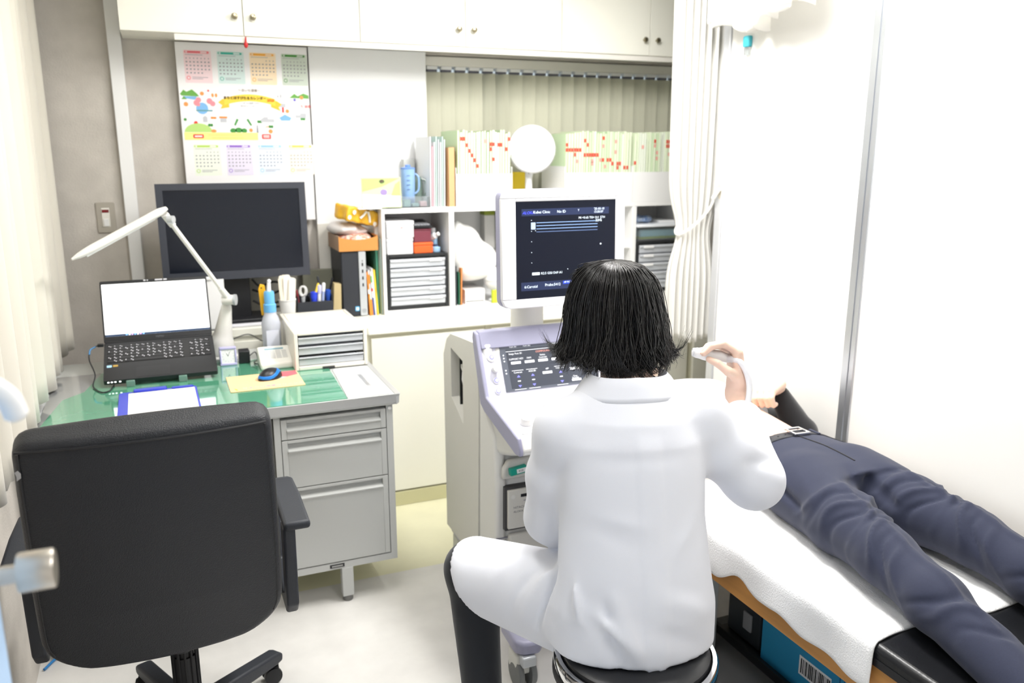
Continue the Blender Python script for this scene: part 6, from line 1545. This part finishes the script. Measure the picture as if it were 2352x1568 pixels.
# lab coat
def coat(X, Y, Z):
    P = (X, Y, Z)
    u, v, z = loc(P)
    d = torso(P, .018)
    d = np.maximum(d, .452 - z)
    # sleeves
    arm = chain(P, [SHL, SHL + (ELL - SHL) * .5 + vec(-.008, 0, 0), ELL], [.062, .064, .060], .02)
    arm = smin(arm, chain(P, [ELL, ELL + (WRL - ELL) * .95], [.060, .046], .02), .03)
    armr = chain(P, [SHR, SHR + (ELR - SHR) * .55 + vec(.0, 0, -.005), ELR + vec(.01, -.005, -.012)], [.064, .070, .066], .02)
    fe = ELR + (WRR - ELR) * .62
    armr = smin(armr, np.maximum(chain(P, [ELR, fe], [.066, .055], .02), 0 * X - 1), .03)
    d = smin(d, arm, .028); d = smin(d, armr, .032)
    # shoulders
    d = smin(d, chain(P, [W(-.05, .105, .985), SHL], [.040, .058], .01), .05)
    d = smin(d, chain(P, [W(.05, .105, .990), SHR], [.040, .058], .01), .05)
    # skirt over the thighs: a sagging flattened tube
    for H_, K_, sg in ((HPL, KNL, -1), (HPR, KNR, 1)):
        e = H_ + (K_ - H_) * .96
        q = None
        for A_, B_, r0, r1 in ((H_ + vec(0, 0, .0), e, .098, .082),):
            q = sd_cap((X, Y, (Z - A_[2]) * .95 + A_[2]), A_, (B_[0], B_[1], A_[2] + (B_[2] - A_[2]) * .95), r0, r1)
        # hanging cloth between thigh and hem
        lo_ = sd_cap((X, Y, (Z - .455) * .9 + .455), (H_[0], H_[1] + .02, .455), (e[0] - .02 * (sg < 0), e[1] - .05, .462), .085, .055)
        q = smin(q, lo_, .05)
        # cut at the hem near the knee, slanted
        ax = (K_ - H_) / np.linalg.norm(K_ - H_)
        s_ = (X - e[0]) * ax[0] + (Y - e[1]) * ax[1] - .02 + (.53 - Z) * .95
        q = np.maximum(q, s_ - .02)
        d = smin(d, q, .035)
    d = np.maximum(d, .36 - z)
    # pleat down the centre back and wrinkles (back side)
    bk_ = np.clip((.02 - v + .0) * 20, 0, 1)
    pc = .008 + .02 * np.clip((.95 - z), 0, 1)
    d = d - .0035 * bk_ * (1 / (1 + np.exp(-(.026 - np.abs(u - pc)) / .0025))) * np.clip((.96 - z) * 30, 0, 1)
    fl = [((-.17, -.06, .80), (.02, -.10, .765), .020, .007), ((-.17, -.05, .775), (.0, -.11, .72), .022, -.006), ((-.15, -.09, .60), (-.02, -.13, .50), .022, .008),
          ((-.16, -.08, .66), (-.09, -.12, .50), .022, -.008), ((-.17, -.05, .72), (-.15, -.08, .56), .018, .010), ((-.14, -.09, .735), (-.11, -.11, .60), .018, -.006), ((.10, -.08, .80), (.16, -.03, .84), .018, -.006),
          ((.16, -.04, .80), (.06, -.10, .70), .025, .004), ((-.10, -.03, .90), (.08, -.03, .905), .020, -.003), ((.02, -.12, .62), (.15, -.09, .56), .03, .005), ((-.05, -.13, .58), (.14, -.10, .48), .03, -.005)]
    for a, b, w_, am in fl: d = d - 1.5 * am * fold(P, W(*a), W(*b), w_ * .8)
    # thigh and hip wrinkles
    for a, b, w_, am in (((.800, 1.47, .68), (.775, 1.47, .50), .013, -.020), ((.780, 1.50, .62), (.735, 1.52, .47), .012, .014), ((.765, 1.52, .64), (.715, 1.56, .47), .011, -.014), ((.745, 1.56, .62), (.695, 1.60, .47), .012, .012), ((.735, 1.60, .61), (.680, 1.64, .47), .012, -.008), ((.80, 1.40, .60), (.82, 1.36, .46), .014, -.014), ((.815, 1.38, .62), (.86, 1.34, .47), .014, .010), ((.72, 1.68, .60), (.65, 1.70, .50), .018, .005), ((.70, 1.75, .58), (.64, 1.76, .50), .014, -.005)):
        d = d - am * fold(P, a, b, w_)
    # sleeve wrinkles
    for a, b, w_, am in ((ELR + vec(-.05, -.05, .06), ELR + vec(.05, -.05, .05), .014, -.008), (ELR + vec(-.06, -.02, .03), ELR + vec(.03, -.07, .01), .014, .008), (SHR + vec(.02, -.05, -.03), ELR + vec(-.03, -.05, .02), .016, -.008), (ELR + vec(.05, 0, .05), ELR + vec(.07, .06, .04), .013, .008), (ELR + vec(.02, .03, .09), ELR + vec(.08, .05, .05), .012, -.008),
                         (ELL + vec(-.05, -.04, .07), ELL + vec(.04, -.06, .05), .014, -.007), (ELL + vec(-.05, -.04, .04), ELL + vec(.03, -.06, .01), .014, .008), (SHL + vec(-.03, -.06, -.06), ELL + vec(-.04, -.05, .09), .014, -.005)):
        d = d - am * fold(P, a, b, w_)
    return d
me = np_mesh('lab_coat', [sdf_arrays(coat, (.54, 1.24, .35), (1.36, 2.0, 1.07), .0062)])
COAT = mat('white_coat_cotton', S(232, 234, 242), .85, sheen=.2, bump=.04, bscale=600)
me.materials.append(COAT); ct_ = link('lab_coat', me, doc)
# collar: folded band around the neck
col = G()
def colf(i, j):
    a = R(-112 + 224 * i - 90)      # angle around the neck, -90 = back
    base = (math.cos(a), math.sin(a))
    if j <= .5:
        t = j / .5; r_ = .070 + .010 * t; z = 1.012 + .050 * (1 - abs(2 * 0)) * t
    else:
        t = (j - .5) / .5; r_ = .082 + .030 * t; z = 1.062 - .048 * t
    p = W(base[0] * r_ * 1.10, .112 + base[1] * r_ * .86, z - .006 * abs(base[0]))
    return tuple(p)
col.grid(colf, 40, 10)
col.ob('collar', COAT, ct_, smooth=True, solid=.003, angle=70)
# trousers and shoes
TRB = mat('black_trousers', S(24, 28, 35), .8, sheen=.2)
def trs(X, Y, Z):
    P = (X, Y, Z)
    d = chain(P, [HPL, KNL, ANL + vec(0, 0, .01)], [.088, .068, .050], .03)
    d = np.minimum(d, chain(P, [HPR, KNR, ANR + vec(0, 0, .01)], [.088, .068, .050], .03))
    d = smin(d, sd_ell(P, W(0, .02, .51), (.15, .12, .07)), .04)
    for a, b, w_, am in ((KNL + vec(-.06, -.04, .0), KNL + vec(.03, -.06, -.05), .014, -.006), (KNL + vec(-.05, -.04, -.1), KNL + vec(.05, -.05, -.14), .016, .005)): d = d - am * fold(P, a, b, w_)
    return np.maximum(np.maximum(d, .055 - Z), .452 - Z - 1)
me = np_mesh('trousers', [sdf_arrays(trs, (.54, 1.28, .04), (1.24, 2.02, .62), .010)]); me.materials.append(TRB); link('trousers', me, doc)
for A_ in (ANL, ANR):
    def shoe(X, Y, Z):
        P = (X, Y, Z)
        d = smin(sd_ell(P, (A_[0], A_[1] + .09, .035), (.045, .10, .038)), sd_ell(P, (A_[0], A_[1] + .005, .045), (.036, .055, .05)), .03)
        return np.maximum(d, .002 - Z)
    me = np_mesh('shoe', [sdf_arrays(shoe, (A_[0] - .07, A_[1] - .08, 0), (A_[0] + .07, A_[1] + .22, .12), .008)]); me.materials.append(pm('white_shoe', 230, 230, 230, .5)); link('shoe', me, doc)
# hair: soft volume plus combed strands with flipped ends
HAIRM = mat('black_hair', S(20, 18, 19), .26, spec=.7)
HF = HEADF * vec(1, 1, 0); HF /= np.linalg.norm(HF); HRr = np.cross(HF, vec(0, 0, 1))
HT = [0, .06, .15, .28, .42, .58, .74, .88, 1.0]
HRad = [.004, .030, .062, .088, .103, .110, .115, .120, .122]
HZ = [1.300, 1.2975, 1.288, 1.262, 1.222, 1.170, 1.118, 1.072, 1.036]
def hpos(t, th, dr=0.0, dz=0.0):
    r_ = np.interp(t, HT, HRad) + dr; z = np.interp(t, HT, HZ) + dz
    r_ += (.011 if math.sin(th) > 0 else .004) * math.sin(th) * math.exp(-((t - .72) / .28) ** 2)
    shift = -.012 * (1 - np.clip(t * 2, 0, 1))
    return HEADC + HRr * (r_ * .98 * math.sin(th)) + HF * (shift - r_ * 1.02 * math.cos(th) + .004) + vec(0, 0, z - HEADC[2])
def hairvol(X, Y, Z):
    q = (X - HEADC[0], Y - HEADC[1])
    a = q[0] * HRr[0] + q[1] * HRr[1]; b = -(q[0] * HF[0] + q[1] * HF[1])
    zr = np.array(HZ[::-1]); rr = np.array(HRad[::-1])
    r_ = np.interp(Z, zr, rr) - .010
    d = np.sqrt((a / .98) ** 2 + ((b) / 1.02) ** 2) - r_
    d = np.maximum(d * .8, np.maximum(1.064 - Z + .01 * np.sin(a * 60), Z - 1.294))
    face = sd_ell((a, b, Z), (0, -.135, 1.13), (.074, .12, .115))
    return np.maximum(d, -face)
me = np_mesh('hair', [sdf_arrays(hairvol, (.79, 1.50, 1.04), (1.11, 1.82, 1.31), .006)]); me.materials.append(HAIRM); hair = link('hair', me, doc)
def strands(n, seed, r0):
    rs = np.random.RandomState(seed)
    V, F = [], []
    K = 17
    NC = 330
    cth = rs.uniform(-math.pi, math.pi, NC); cfl = rs.uniform(0, 1, NC) ** .8; csd = rs.uniform(-.9, .9, NC); cdr = rs.uniform(-.007, .006, NC); cwv = rs.uniform(.002, .011, NC); cph = rs.uniform(0, 6.28, NC); cte = rs.uniform(.90, 1.03, NC); cfr = rs.uniform(6, 13, NC)
    for s in range(n):
        c = rs.randint(NC)
        th = cth[c] + rs.normal(0, .030)
        front = abs(((th + math.pi) % (2 * math.pi)) - math.pi) > R(118)
        tend = cte[c] + rs.uniform(-.06, .03) + .02 * math.cos(th) if not front else rs.uniform(.22, .34)
        t0 = rs.uniform(.0, .12) if rs.rand() < .75 else rs.uniform(.1, .55)
        dr = cdr[c] + rs.uniform(-.004, .003); flip = cfl[c] * (.75 + .5 * min(1, abs(math.sin(th)))) + rs.uniform(-.1, .1); side = csd[c] + rs.uniform(-.15, .15)
        wav = cwv[c]; ph = cph[c] + rs.uniform(-.3, .3); fr_ = cfr[c]
        th1 = th + rs.uniform(-.04, .04)
        stray = rs.rand() < .04
        if stray: dr += rs.uniform(.006, .018); side += rs.uniform(-.6, .6)
        pts = []
        for k in range(K):
            q = k / (K - 1); t = t0 + (tend - t0) * q
            e = max(0, (t - .66) / .34)
            ang = th + (th1 - th) * q + (wav * 13 * math.sin(ph + fr_ * q) * q ** 1.6) + side * .38 * e * e
            rr = dr * (.3 + .7 * q) + wav * math.sin(ph + fr_ * q) * q + flip * .034 * e ** 2
            zz = flip * .060 * e ** 3.2 * (.45 + .55 * abs(math.sin(th))) + rs.uniform(-.0006, .0006)
            pts.append(hpos(t, ang, rr, zz))
        pts = np.array(pts)
        rad = r0 * rs.uniform(.6, 1.3)
        tg_ = np.gradient(pts, axis=0); tg_ /= np.linalg.norm(tg_, axis=1)[:, None] + 1e-9
        out = pts - HEADC; a1 = np.cross(tg_, out); a1 /= np.linalg.norm(a1, axis=1)[:, None] + 1e-9; b1 = np.cross(a1, tg_)
        tp = np.linspace(0, 1, K); rk = rad * np.clip(np.minimum(1, (1.04 - tp) * 3), .15, 1)
        o = len(V) * 3 * K if False else s * 3 * K
        for j, (ca2, sa2) in enumerate(((1, 0), (-.5, .866), (-.5, -.866))): V.append(pts + a1 * (rk * ca2 * 1.5)[:, None] + b1 * (rk * sa2)[:, None])
        for j in range(3):
            j2 = (j + 1) % 3
            for k in range(K - 1): F.append((o + j * K + k, o + j * K + k + 1, o + j2 * K + k + 1, o + j2 * K + k))
    return np.concatenate(V), np.array(F)
me = np_mesh('hair_strands', [strands(5600, 3, .00095)]); me.materials.append(HAIRM); hs = link('hair_strands', me, hair); hs['kind'] = 'stuff'
# probe and cable
def hw(a, b, c): return Vector(HO + HA * a + HB * b + HCc * c)
pb_ = thing('ultrasound_probe', 'white ultrasound probe with grey cable held in the raised hand', 'probe', tuple(hw(0, -.01, 0)))
def prb(X, Y, Z):
    P = (X, Y, Z); w3 = lambda a, b, c: np.array(hw(a, b, c))
    d = chain(P, [w3(-.068, .0, -.008), w3(-.045, -.002, -.007), w3(-.01, -.008, -.004), w3(.012, -.014, -.004)], [.013, .0155, .0125, .0115], .008)
    return d
me = np_mesh('probe_body', [sdf_arrays(prb, (1.16, 1.60, .99), (1.33, 1.76, 1.09), .003)]); me.materials.append(WHITEP); link('probe_body', me, pb_)
G().tube([hw(-.079, .002, -.008), hw(-.066, .001, -.008)], [.010, .0128], 18).ob('probe_lens', pm('pale_grey_lens', 220, 222, 226, .4), pb_, smooth=True)
cpath = [hw(.010, -.014, -.004), hw(.030, -.020, -.038), hw(.046, -.046, -.046), hw(.054, -.085, -.046), hw(.048, -.130, -.046), hw(.036, -.170, -.040), hw(.040, -.215, -.02), hw(.05, -.25, .02), hw(.03, -.28, .08), hw(.0, -.30, .16), hw(-.02, -.30, .24), (1.31, 2.02, .73), (1.30, 2.055, .752)]
G().tube(bez([tuple(p) for p in cpath], 8), [.0095] * 8 + [.0075] * 40 + [.006] * 49, 12).ob('cable', mat('white_cable_rubber', S(236, 236, 240), .4), pb_, smooth=True)
# ------------------------------------------------------------------ the patient lying on the bed
AX = 1.735
HN, KN, AN = vec(1.645, 1.73, .585), vec(1.536, 1.335, .592), vec(1.440, .890, .552)
HFr, KF, AF = vec(1.825, 1.73, .585), vec(1.822, 1.325, .590), vec(1.780, .880, .552)
PHEAD = vec(1.73, 2.735, .615)
SHP, ELP, WRP = vec(1.925, 2.47, .575), vec(2.015, 2.165, .572), vec(1.945, 2.225, .715)
SHN, ELN, WRN = vec(1.545, 2.47, .575), vec(1.475, 2.12, .575), vec(1.60, 2.105, .69)
def ptorso(P, infl=0, y0=1.60, y1=2.62):
    X, Y, Z = P
    yy = [1.55, 1.66, 1.78, 1.90, 2.02, 2.15, 2.30, 2.44, 2.54, 2.60, 2.66]
    a = np.interp(Y, yy, [.17, .185, .185, .172, .162, .165, .172, .182, .175, .11, .06]) + infl
    b = np.interp(Y, yy, [.075, .088, .093, .090, .088, .094, .100, .104, .088, .065, .05]) + infl
    zc = np.interp(Y, yy, [.590, .592, .592, .590, .592, .598, .606, .610, .600, .590, .590])
    # slightly boxy section
    k = (np.abs((X - AX) / a) ** 2.4 + np.abs((Z - zc) / b) ** 2.4) ** (1 / 2.4)
    return np.maximum((k - 1) * np.minimum(a, b), np.maximum(y0 - Y, Y - y1))
# far fist gripping the lifted shirt
FO = vec(1.905, 2.205, .735)
fa_, fb_, fc_ = vec(-.86, -.45, -.10), vec(.42, -.86, .2), vec(-.2, .13, .97)
fa_ /= np.linalg.norm(fa_); fb_ = fb_ - fa_ * (fa_ @ fb_); fb_ /= np.linalg.norm(fb_); fc_ = np.cross(fa_, fb_); fc_ *= np.sign(fc_[2])
seg_f = [([(.055, s_, .010), (.082, s_ * 1.02, -.008), (.074, s_, -.036), (.052, s_ * .95, -.040)], [.011, .010, .0092, .008]) for s_ in (-.032, -.011, .010, .030)]
seg_f.append(([(.010, -.030, .0), (.036, -.046, -.014), (.060, -.042, -.030)], [.014, .0115, .0095]))
palm_f = [([(-.03, s_ * .6, .004), (.055, s_, .010)], [.020, .0135]) for s_ in (-.032, -.011, .010, .030)]
NO_ = vec(1.625, 2.11, .715)
na_, nb_ = vec(.80, .55, .10), vec(.5, -.8, 0); na_ /= np.linalg.norm(na_); nb_ = nb_ - na_ * (na_ @ nb_); nb_ /= np.linalg.norm(nb_); nc_ = np.cross(na_, nb_); nc_ *= np.sign(nc_[2])
def pat_body(X, Y, Z):
    P = (X, Y, Z)
    d = ptorso(P, -.006, 1.70)
    d = smin(d, chain(P, [vec(AX, 2.58, .592), vec(AX, 2.67, .60)], [.058, .055]), .03)
    d = smin(d, head_sdf(P, PHEAD, (0, -.12, 1), (0, 1, .12), .98), .015)
    for c in (([HN, KN, AN], [.066, .050, .036]), ([HFr, KF, AF], [.066, .050, .036]), ([SHP, ELP, WRP], [.042, .038, .026]), ([SHN, ELN, WRN], [.042, .038, .026])): d = smin(d, chain(P, *c), .03)
    for A_ in (AN, AF): d = smin(d, chain(P, [A_ + vec(0, -.02, -.01), A_ + vec(.0, -.085, .13)], [.036, .028]), .03)
    d = d - .006 * fold(P, (AX - .02, 2.05, .69), (AX + .02, 2.05, .69), .02) * -1
    return d
def pfist(X, Y, Z):
    P = (X, Y, Z); d = hand_sdf(P, FO, fa_, fb_, fc_, seg_f, palm_f)
    return smin(d, chain(P, [WRP + (ELP - WRP) * .3, WRP, FO - fa_ * .02], [.03, .027, .024]), .012)
def nfist(X, Y, Z):
    P = (X, Y, Z); d = hand_sdf(P, NO_, na_, nb_, nc_, seg_f, palm_f)
    return smin(d, chain(P, [WRN + (ELN - WRN) * .3, WRN, NO_ - na_ * .02], [.03, .027, .024]), .012)
parts = [sdf_arrays(pat_body, (1.34, .74, .48), (2.10, 2.88, .80), .011), sdf_arrays(pfist, (1.78, 2.08, .62), (2.02, 2.32, .82), .004), sdf_arrays(nfist, (1.54, 2.02, .61), (1.77, 2.24, .81), .004)]
me = np_mesh('person', parts); me.materials.append(SKIN)
pat = tag(link('person', me), 'person in navy trousers and belt lying on the bed, shirt lifted off the belly', 'person')
# trousers
NAVY = mat('navy_suit_wool', S(42, 47, 69), .85, sheen=.12, bump=.12, bscale=900, var=.08, vscale=300)
def ptr(X, Y, Z):
    P = (X, Y, Z)
    hips = ptorso(P, .008, 1.60, 1.925)
    def leg(H_, K_, A_):
        q = chain(P, [H_, H_ + (K_ - H_) * .5, K_, K_ + (A_ - K_) * .4, A_ + vec(0, -.01, -.012)], [.104, .088, .068, .064, .056], .03)
        # pressed crease along the front
        t = np.clip((H_[1] - Y) / (H_[1] - A_[1]), 0, 1)
        cxl = np.interp(Y, [A_[1], K_[1], H_[1]], [A_[0], K_[0], H_[0]])
        czl = np.interp(Y, [A_[1], K_[1], H_[1]], [A_[2], K_[2], H_[2]])
        phi = np.arctan2(X - cxl, Z - czl); sK = K_[1] - Y
        for s0, sk, w_, am, p0, pw in ((-.200, .05, .013, .007, -.8, .9), (-.165, .045, .010, -.007, -.6, .9), (-.130, .03, .012, .009, -.5, 1.0), (-.100, .02, .010, -.009, -.7, .8), (-.070, -.01, .011, .010, -.2, 1.1), (-.045, .02, .009, -.009, -.4, .7),
                                      (-.018, -.02, .011, .009, -.5, 1.0), (.012, -.035, .010, -.008, -.9, .8), (.045, -.05, .012, .007, -.8, .8), (-.115, -.05, .010, .007, .8, .7), (-.075, -.06, .010, -.008, .9, .7), (-.035, -.05, .010, .008, .8, .7), (.26, .06, .014, -.008, -.6, 1.0), (.30, .06, .014, .008, -.6, 1.0), (.35, .04, .012, -.006, -.3, .9)):
            q = q - am * np.exp(-((sK - s0 - sk * phi - .012 * np.sin(phi * 3 + s0 * 40)) / w_) ** 2) * np.exp(-((phi - p0) / pw) ** 2)
        return q - .006 * np.exp(-((X - cxl) / .010) ** 2) * np.clip((Z - .60) * 40, 0, 1) * np.clip((H_[1] - .1 - Y) * 8, 0, 1)
    l1, l2 = leg(HN, KN, AN), leg(HFr, KF, AF)
    d = smin(l1, l2, .018); d = smin(hips, d, .03)
    d = np.maximum(d, BZ + .006 - Z)
    fl = []
    fl += [((1.70, 1.63, .67), (1.60, 1.50, .67), .02, -.006), ((1.74, 1.62, .66), (1.735, 1.50, .62), .016, -.014), ((1.56, 1.78, .62), (1.52, 1.60, .60), .016, -.010), ((1.60, 1.72, .66), (1.52, 1.56, .64), .016, .007), ((1.78, 1.60, .67), (1.90, 1.52, .65), .02, -.006), ((1.54, 1.50, .60), (1.50, 1.36, .60), .02, .008), ((1.48, 1.20, .58), (1.52, 1.05, .62), .03, -.008)]
    for a, b, w_, am in fl: d = d - 1.45 * am * fold(P, a, b, w_ * .9)
    return np.maximum(d, A_end - Y)
A_end = .850
me = np_mesh('trousers', [sdf_arrays(ptr, (1.34, .83, .495), (2.06, 1.95, .75), .006)]); me.materials.append(NAVY); ptr_o = link('trousers', me, pat)
def top_z(x, y, infl):
    yy = [1.55, 1.66, 1.78, 1.90, 2.02, 2.15]
    a = np.interp(y, yy, [.17, .185, .185, .172, .162, .165]) + infl; b = np.interp(y, yy, [.075, .088, .093, .090, .088, .094]) + infl; zc = np.interp(y, yy, [.590, .592, .592, .590, .592, .598])
    t = max(0, 1 - abs((x - AX) / a) ** 2.4); return float(zc + b * t ** (1 / 2.4))
G().tube([(AX + .004 + .01 * math.sin(k / 4), y, top_z(AX, y, .0085)) for k, y in enumerate(np.linspace(1.90, 1.66, 10))], .0022, 6).ob('fly_seam', BLACKP, ptr_o, smooth=True)
for sg in (-1, 1):
    G().tube([(AX + sg * (.12 + .045 * k / 8), 1.885 - .16 * k / 8, top_z(AX + sg * (.12 + .045 * k / 8), 1.885 - .16 * k / 8, .009)) for k in range(9)], .0016, 6).ob('pocket_seam', BLACKP, ptr_o, smooth=True)
# belt
BELT = mat('black_belt_leather', S(40, 42, 50), .35, bump=.1, bscale=300)
def beltf(X, Y, Z):
    P = (X, Y, Z)
    dd = ptorso(P, .0115, 1.5, 2.3)
    yc = 1.905 - .10 * ((X - AX)) * 0
    return np.maximum(np.maximum(dd, np.abs(Y - yc) - .020), -ptorso(P, .004, 1.5, 2.3))
me = np_mesh('belt', [sdf_arrays(beltf, (1.52, 1.87, .505), (1.95, 1.94, .72), .004)]); me.materials.append(BELT); be = link('belt', me, pat)
zb_ = top_z(AX + .015, 1.905, .014)
bkx, bky = AX + .02, 1.905
Mbk = frame((bkx, bky, zb_ + .001), (1, 0, -.03), (0, 1, .02))
bg = G()
for lo, hi in (((-.030, -.027, -.002), (.030, -.020, .005)), ((-.030, .020, -.002), (.030, .027, .005)), ((-.030, -.020, -.002), (-.022, .020, .005)), ((.022, -.020, -.002), (.030, .020, .005))): bg.box(lo, hi, Mbk)
bg.ob('buckle', CHROME, be, bevel=.0015)
G().box((-.024, -.002, .0), (.028, .002, .005), Mbk).ob('buckle_prong', CHROME, be)
for k in range(4): G().lathe(Vector((bkx - .045 - k * .028, bky, top_z(bkx - .045 - k * .028, bky, .0118))), [(.003, 0), (.003, .0006)], 10, (0, 0, 1)).ob('belt_hole', BLACKP, be)
for x in (AX - .10, AX + .09): G().box((x - .005, bky - .022, top_z(x, bky, .010)), (x + .005, bky + .022, top_z(x, bky, .015))).ob('belt_loop', NAVY, be, bevel=.001)
# black undershirt sleeves, white shirt lifted to the chest
BKS = mat('black_knit', S(22, 23, 27), .85, sheen=.3, bump=.2, bscale=500)
for S_, E_, W_r in ((SHP, ELP, WRP), (SHN, ELN, WRN)):
    def slv(X, Y, Z):
        P = (X, Y, Z)
        d = chain(P, [S_, E_, W_r + (E_ - W_r) * .12], [.062, .052, .036], .02)
        for a, b, w_, am in ((E_ + vec(-.05, .0, .04), E_ + vec(.04, .0, .05), .012, -.007), (E_ + vec(-.05, .02, .07), E_ + vec(.03, .03, .08), .012, .006)): d = d - am * fold(P, a, b, w_)
        return np.maximum(d, BZ + .006 - Z)
    lo_ = np.minimum(np.minimum(S_, E_), W_r) - .08; hi_ = np.maximum(np.maximum(S_, E_), W_r) + .08; lo_[2] = .495
    me = np_mesh('sleeve', [sdf_arrays(slv, lo_, hi_, .007)]); me.materials.append(BKS); link('sleeve', me, pat)
def shirt(X, Y, Z):
    P = (X, Y, Z)
    d = ptorso(P, .010, 2.235, 2.60)
    d = smin(d, np.maximum(ptorso(P, .022, 2.225, 2.285), -1 + 0 * X), .015)
    d = d - .004 * np.sin(Y * 130 + X * 25) * np.clip((2.36 - Y) * 12, 0, 1)
    return np.maximum(d, BZ + .006 - Z)
me = np_mesh('shirt', [sdf_arrays(shirt, (1.50, 2.20, .495), (1.98, 2.64, .77), .008)]); me.materials.append(mat('white_shirt_cotton', S(238, 238, 240), .85)); link('shirt', me, pat)
# hair cap
def phair(X, Y, Z):
    P = (X, Y, Z)
    d = sd_ell(P, (1.73, 2.765, .605), (.085, .080, .098))
    cut = sd_ell(P, (1.73, 2.66, .70), (.07, .10, .075))
    return np.maximum(d - .002 * np.sin(X * 200) * np.sin(Z * 180), -cut)
me = np_mesh('hair', [sdf_arrays(phair, (1.62, 2.66, .49), (1.84, 2.87, .73), .006)]); me.materials.append(HAIRM); link('hair', me, pat)
for A_ in (AN, AF):
    def sock(X, Y, Z): return np.maximum(chain((X, Y, Z), [A_ + vec(0, .02, -.01), A_ + vec(0, -.03, -.012), A_ + vec(0, -.09, .135)], [.044, .043, .034], .02), BZ + .006 - Z)
    me = np_mesh('sock', [sdf_arrays(sock, (A_[0] - .08, A_[1] - .18, .495), (A_[0] + .08, A_[1] + .06, .76), .008)]); me.materials.append(pm('dark_sock', 34, 36, 44, .9)); link('sock', me, pat)
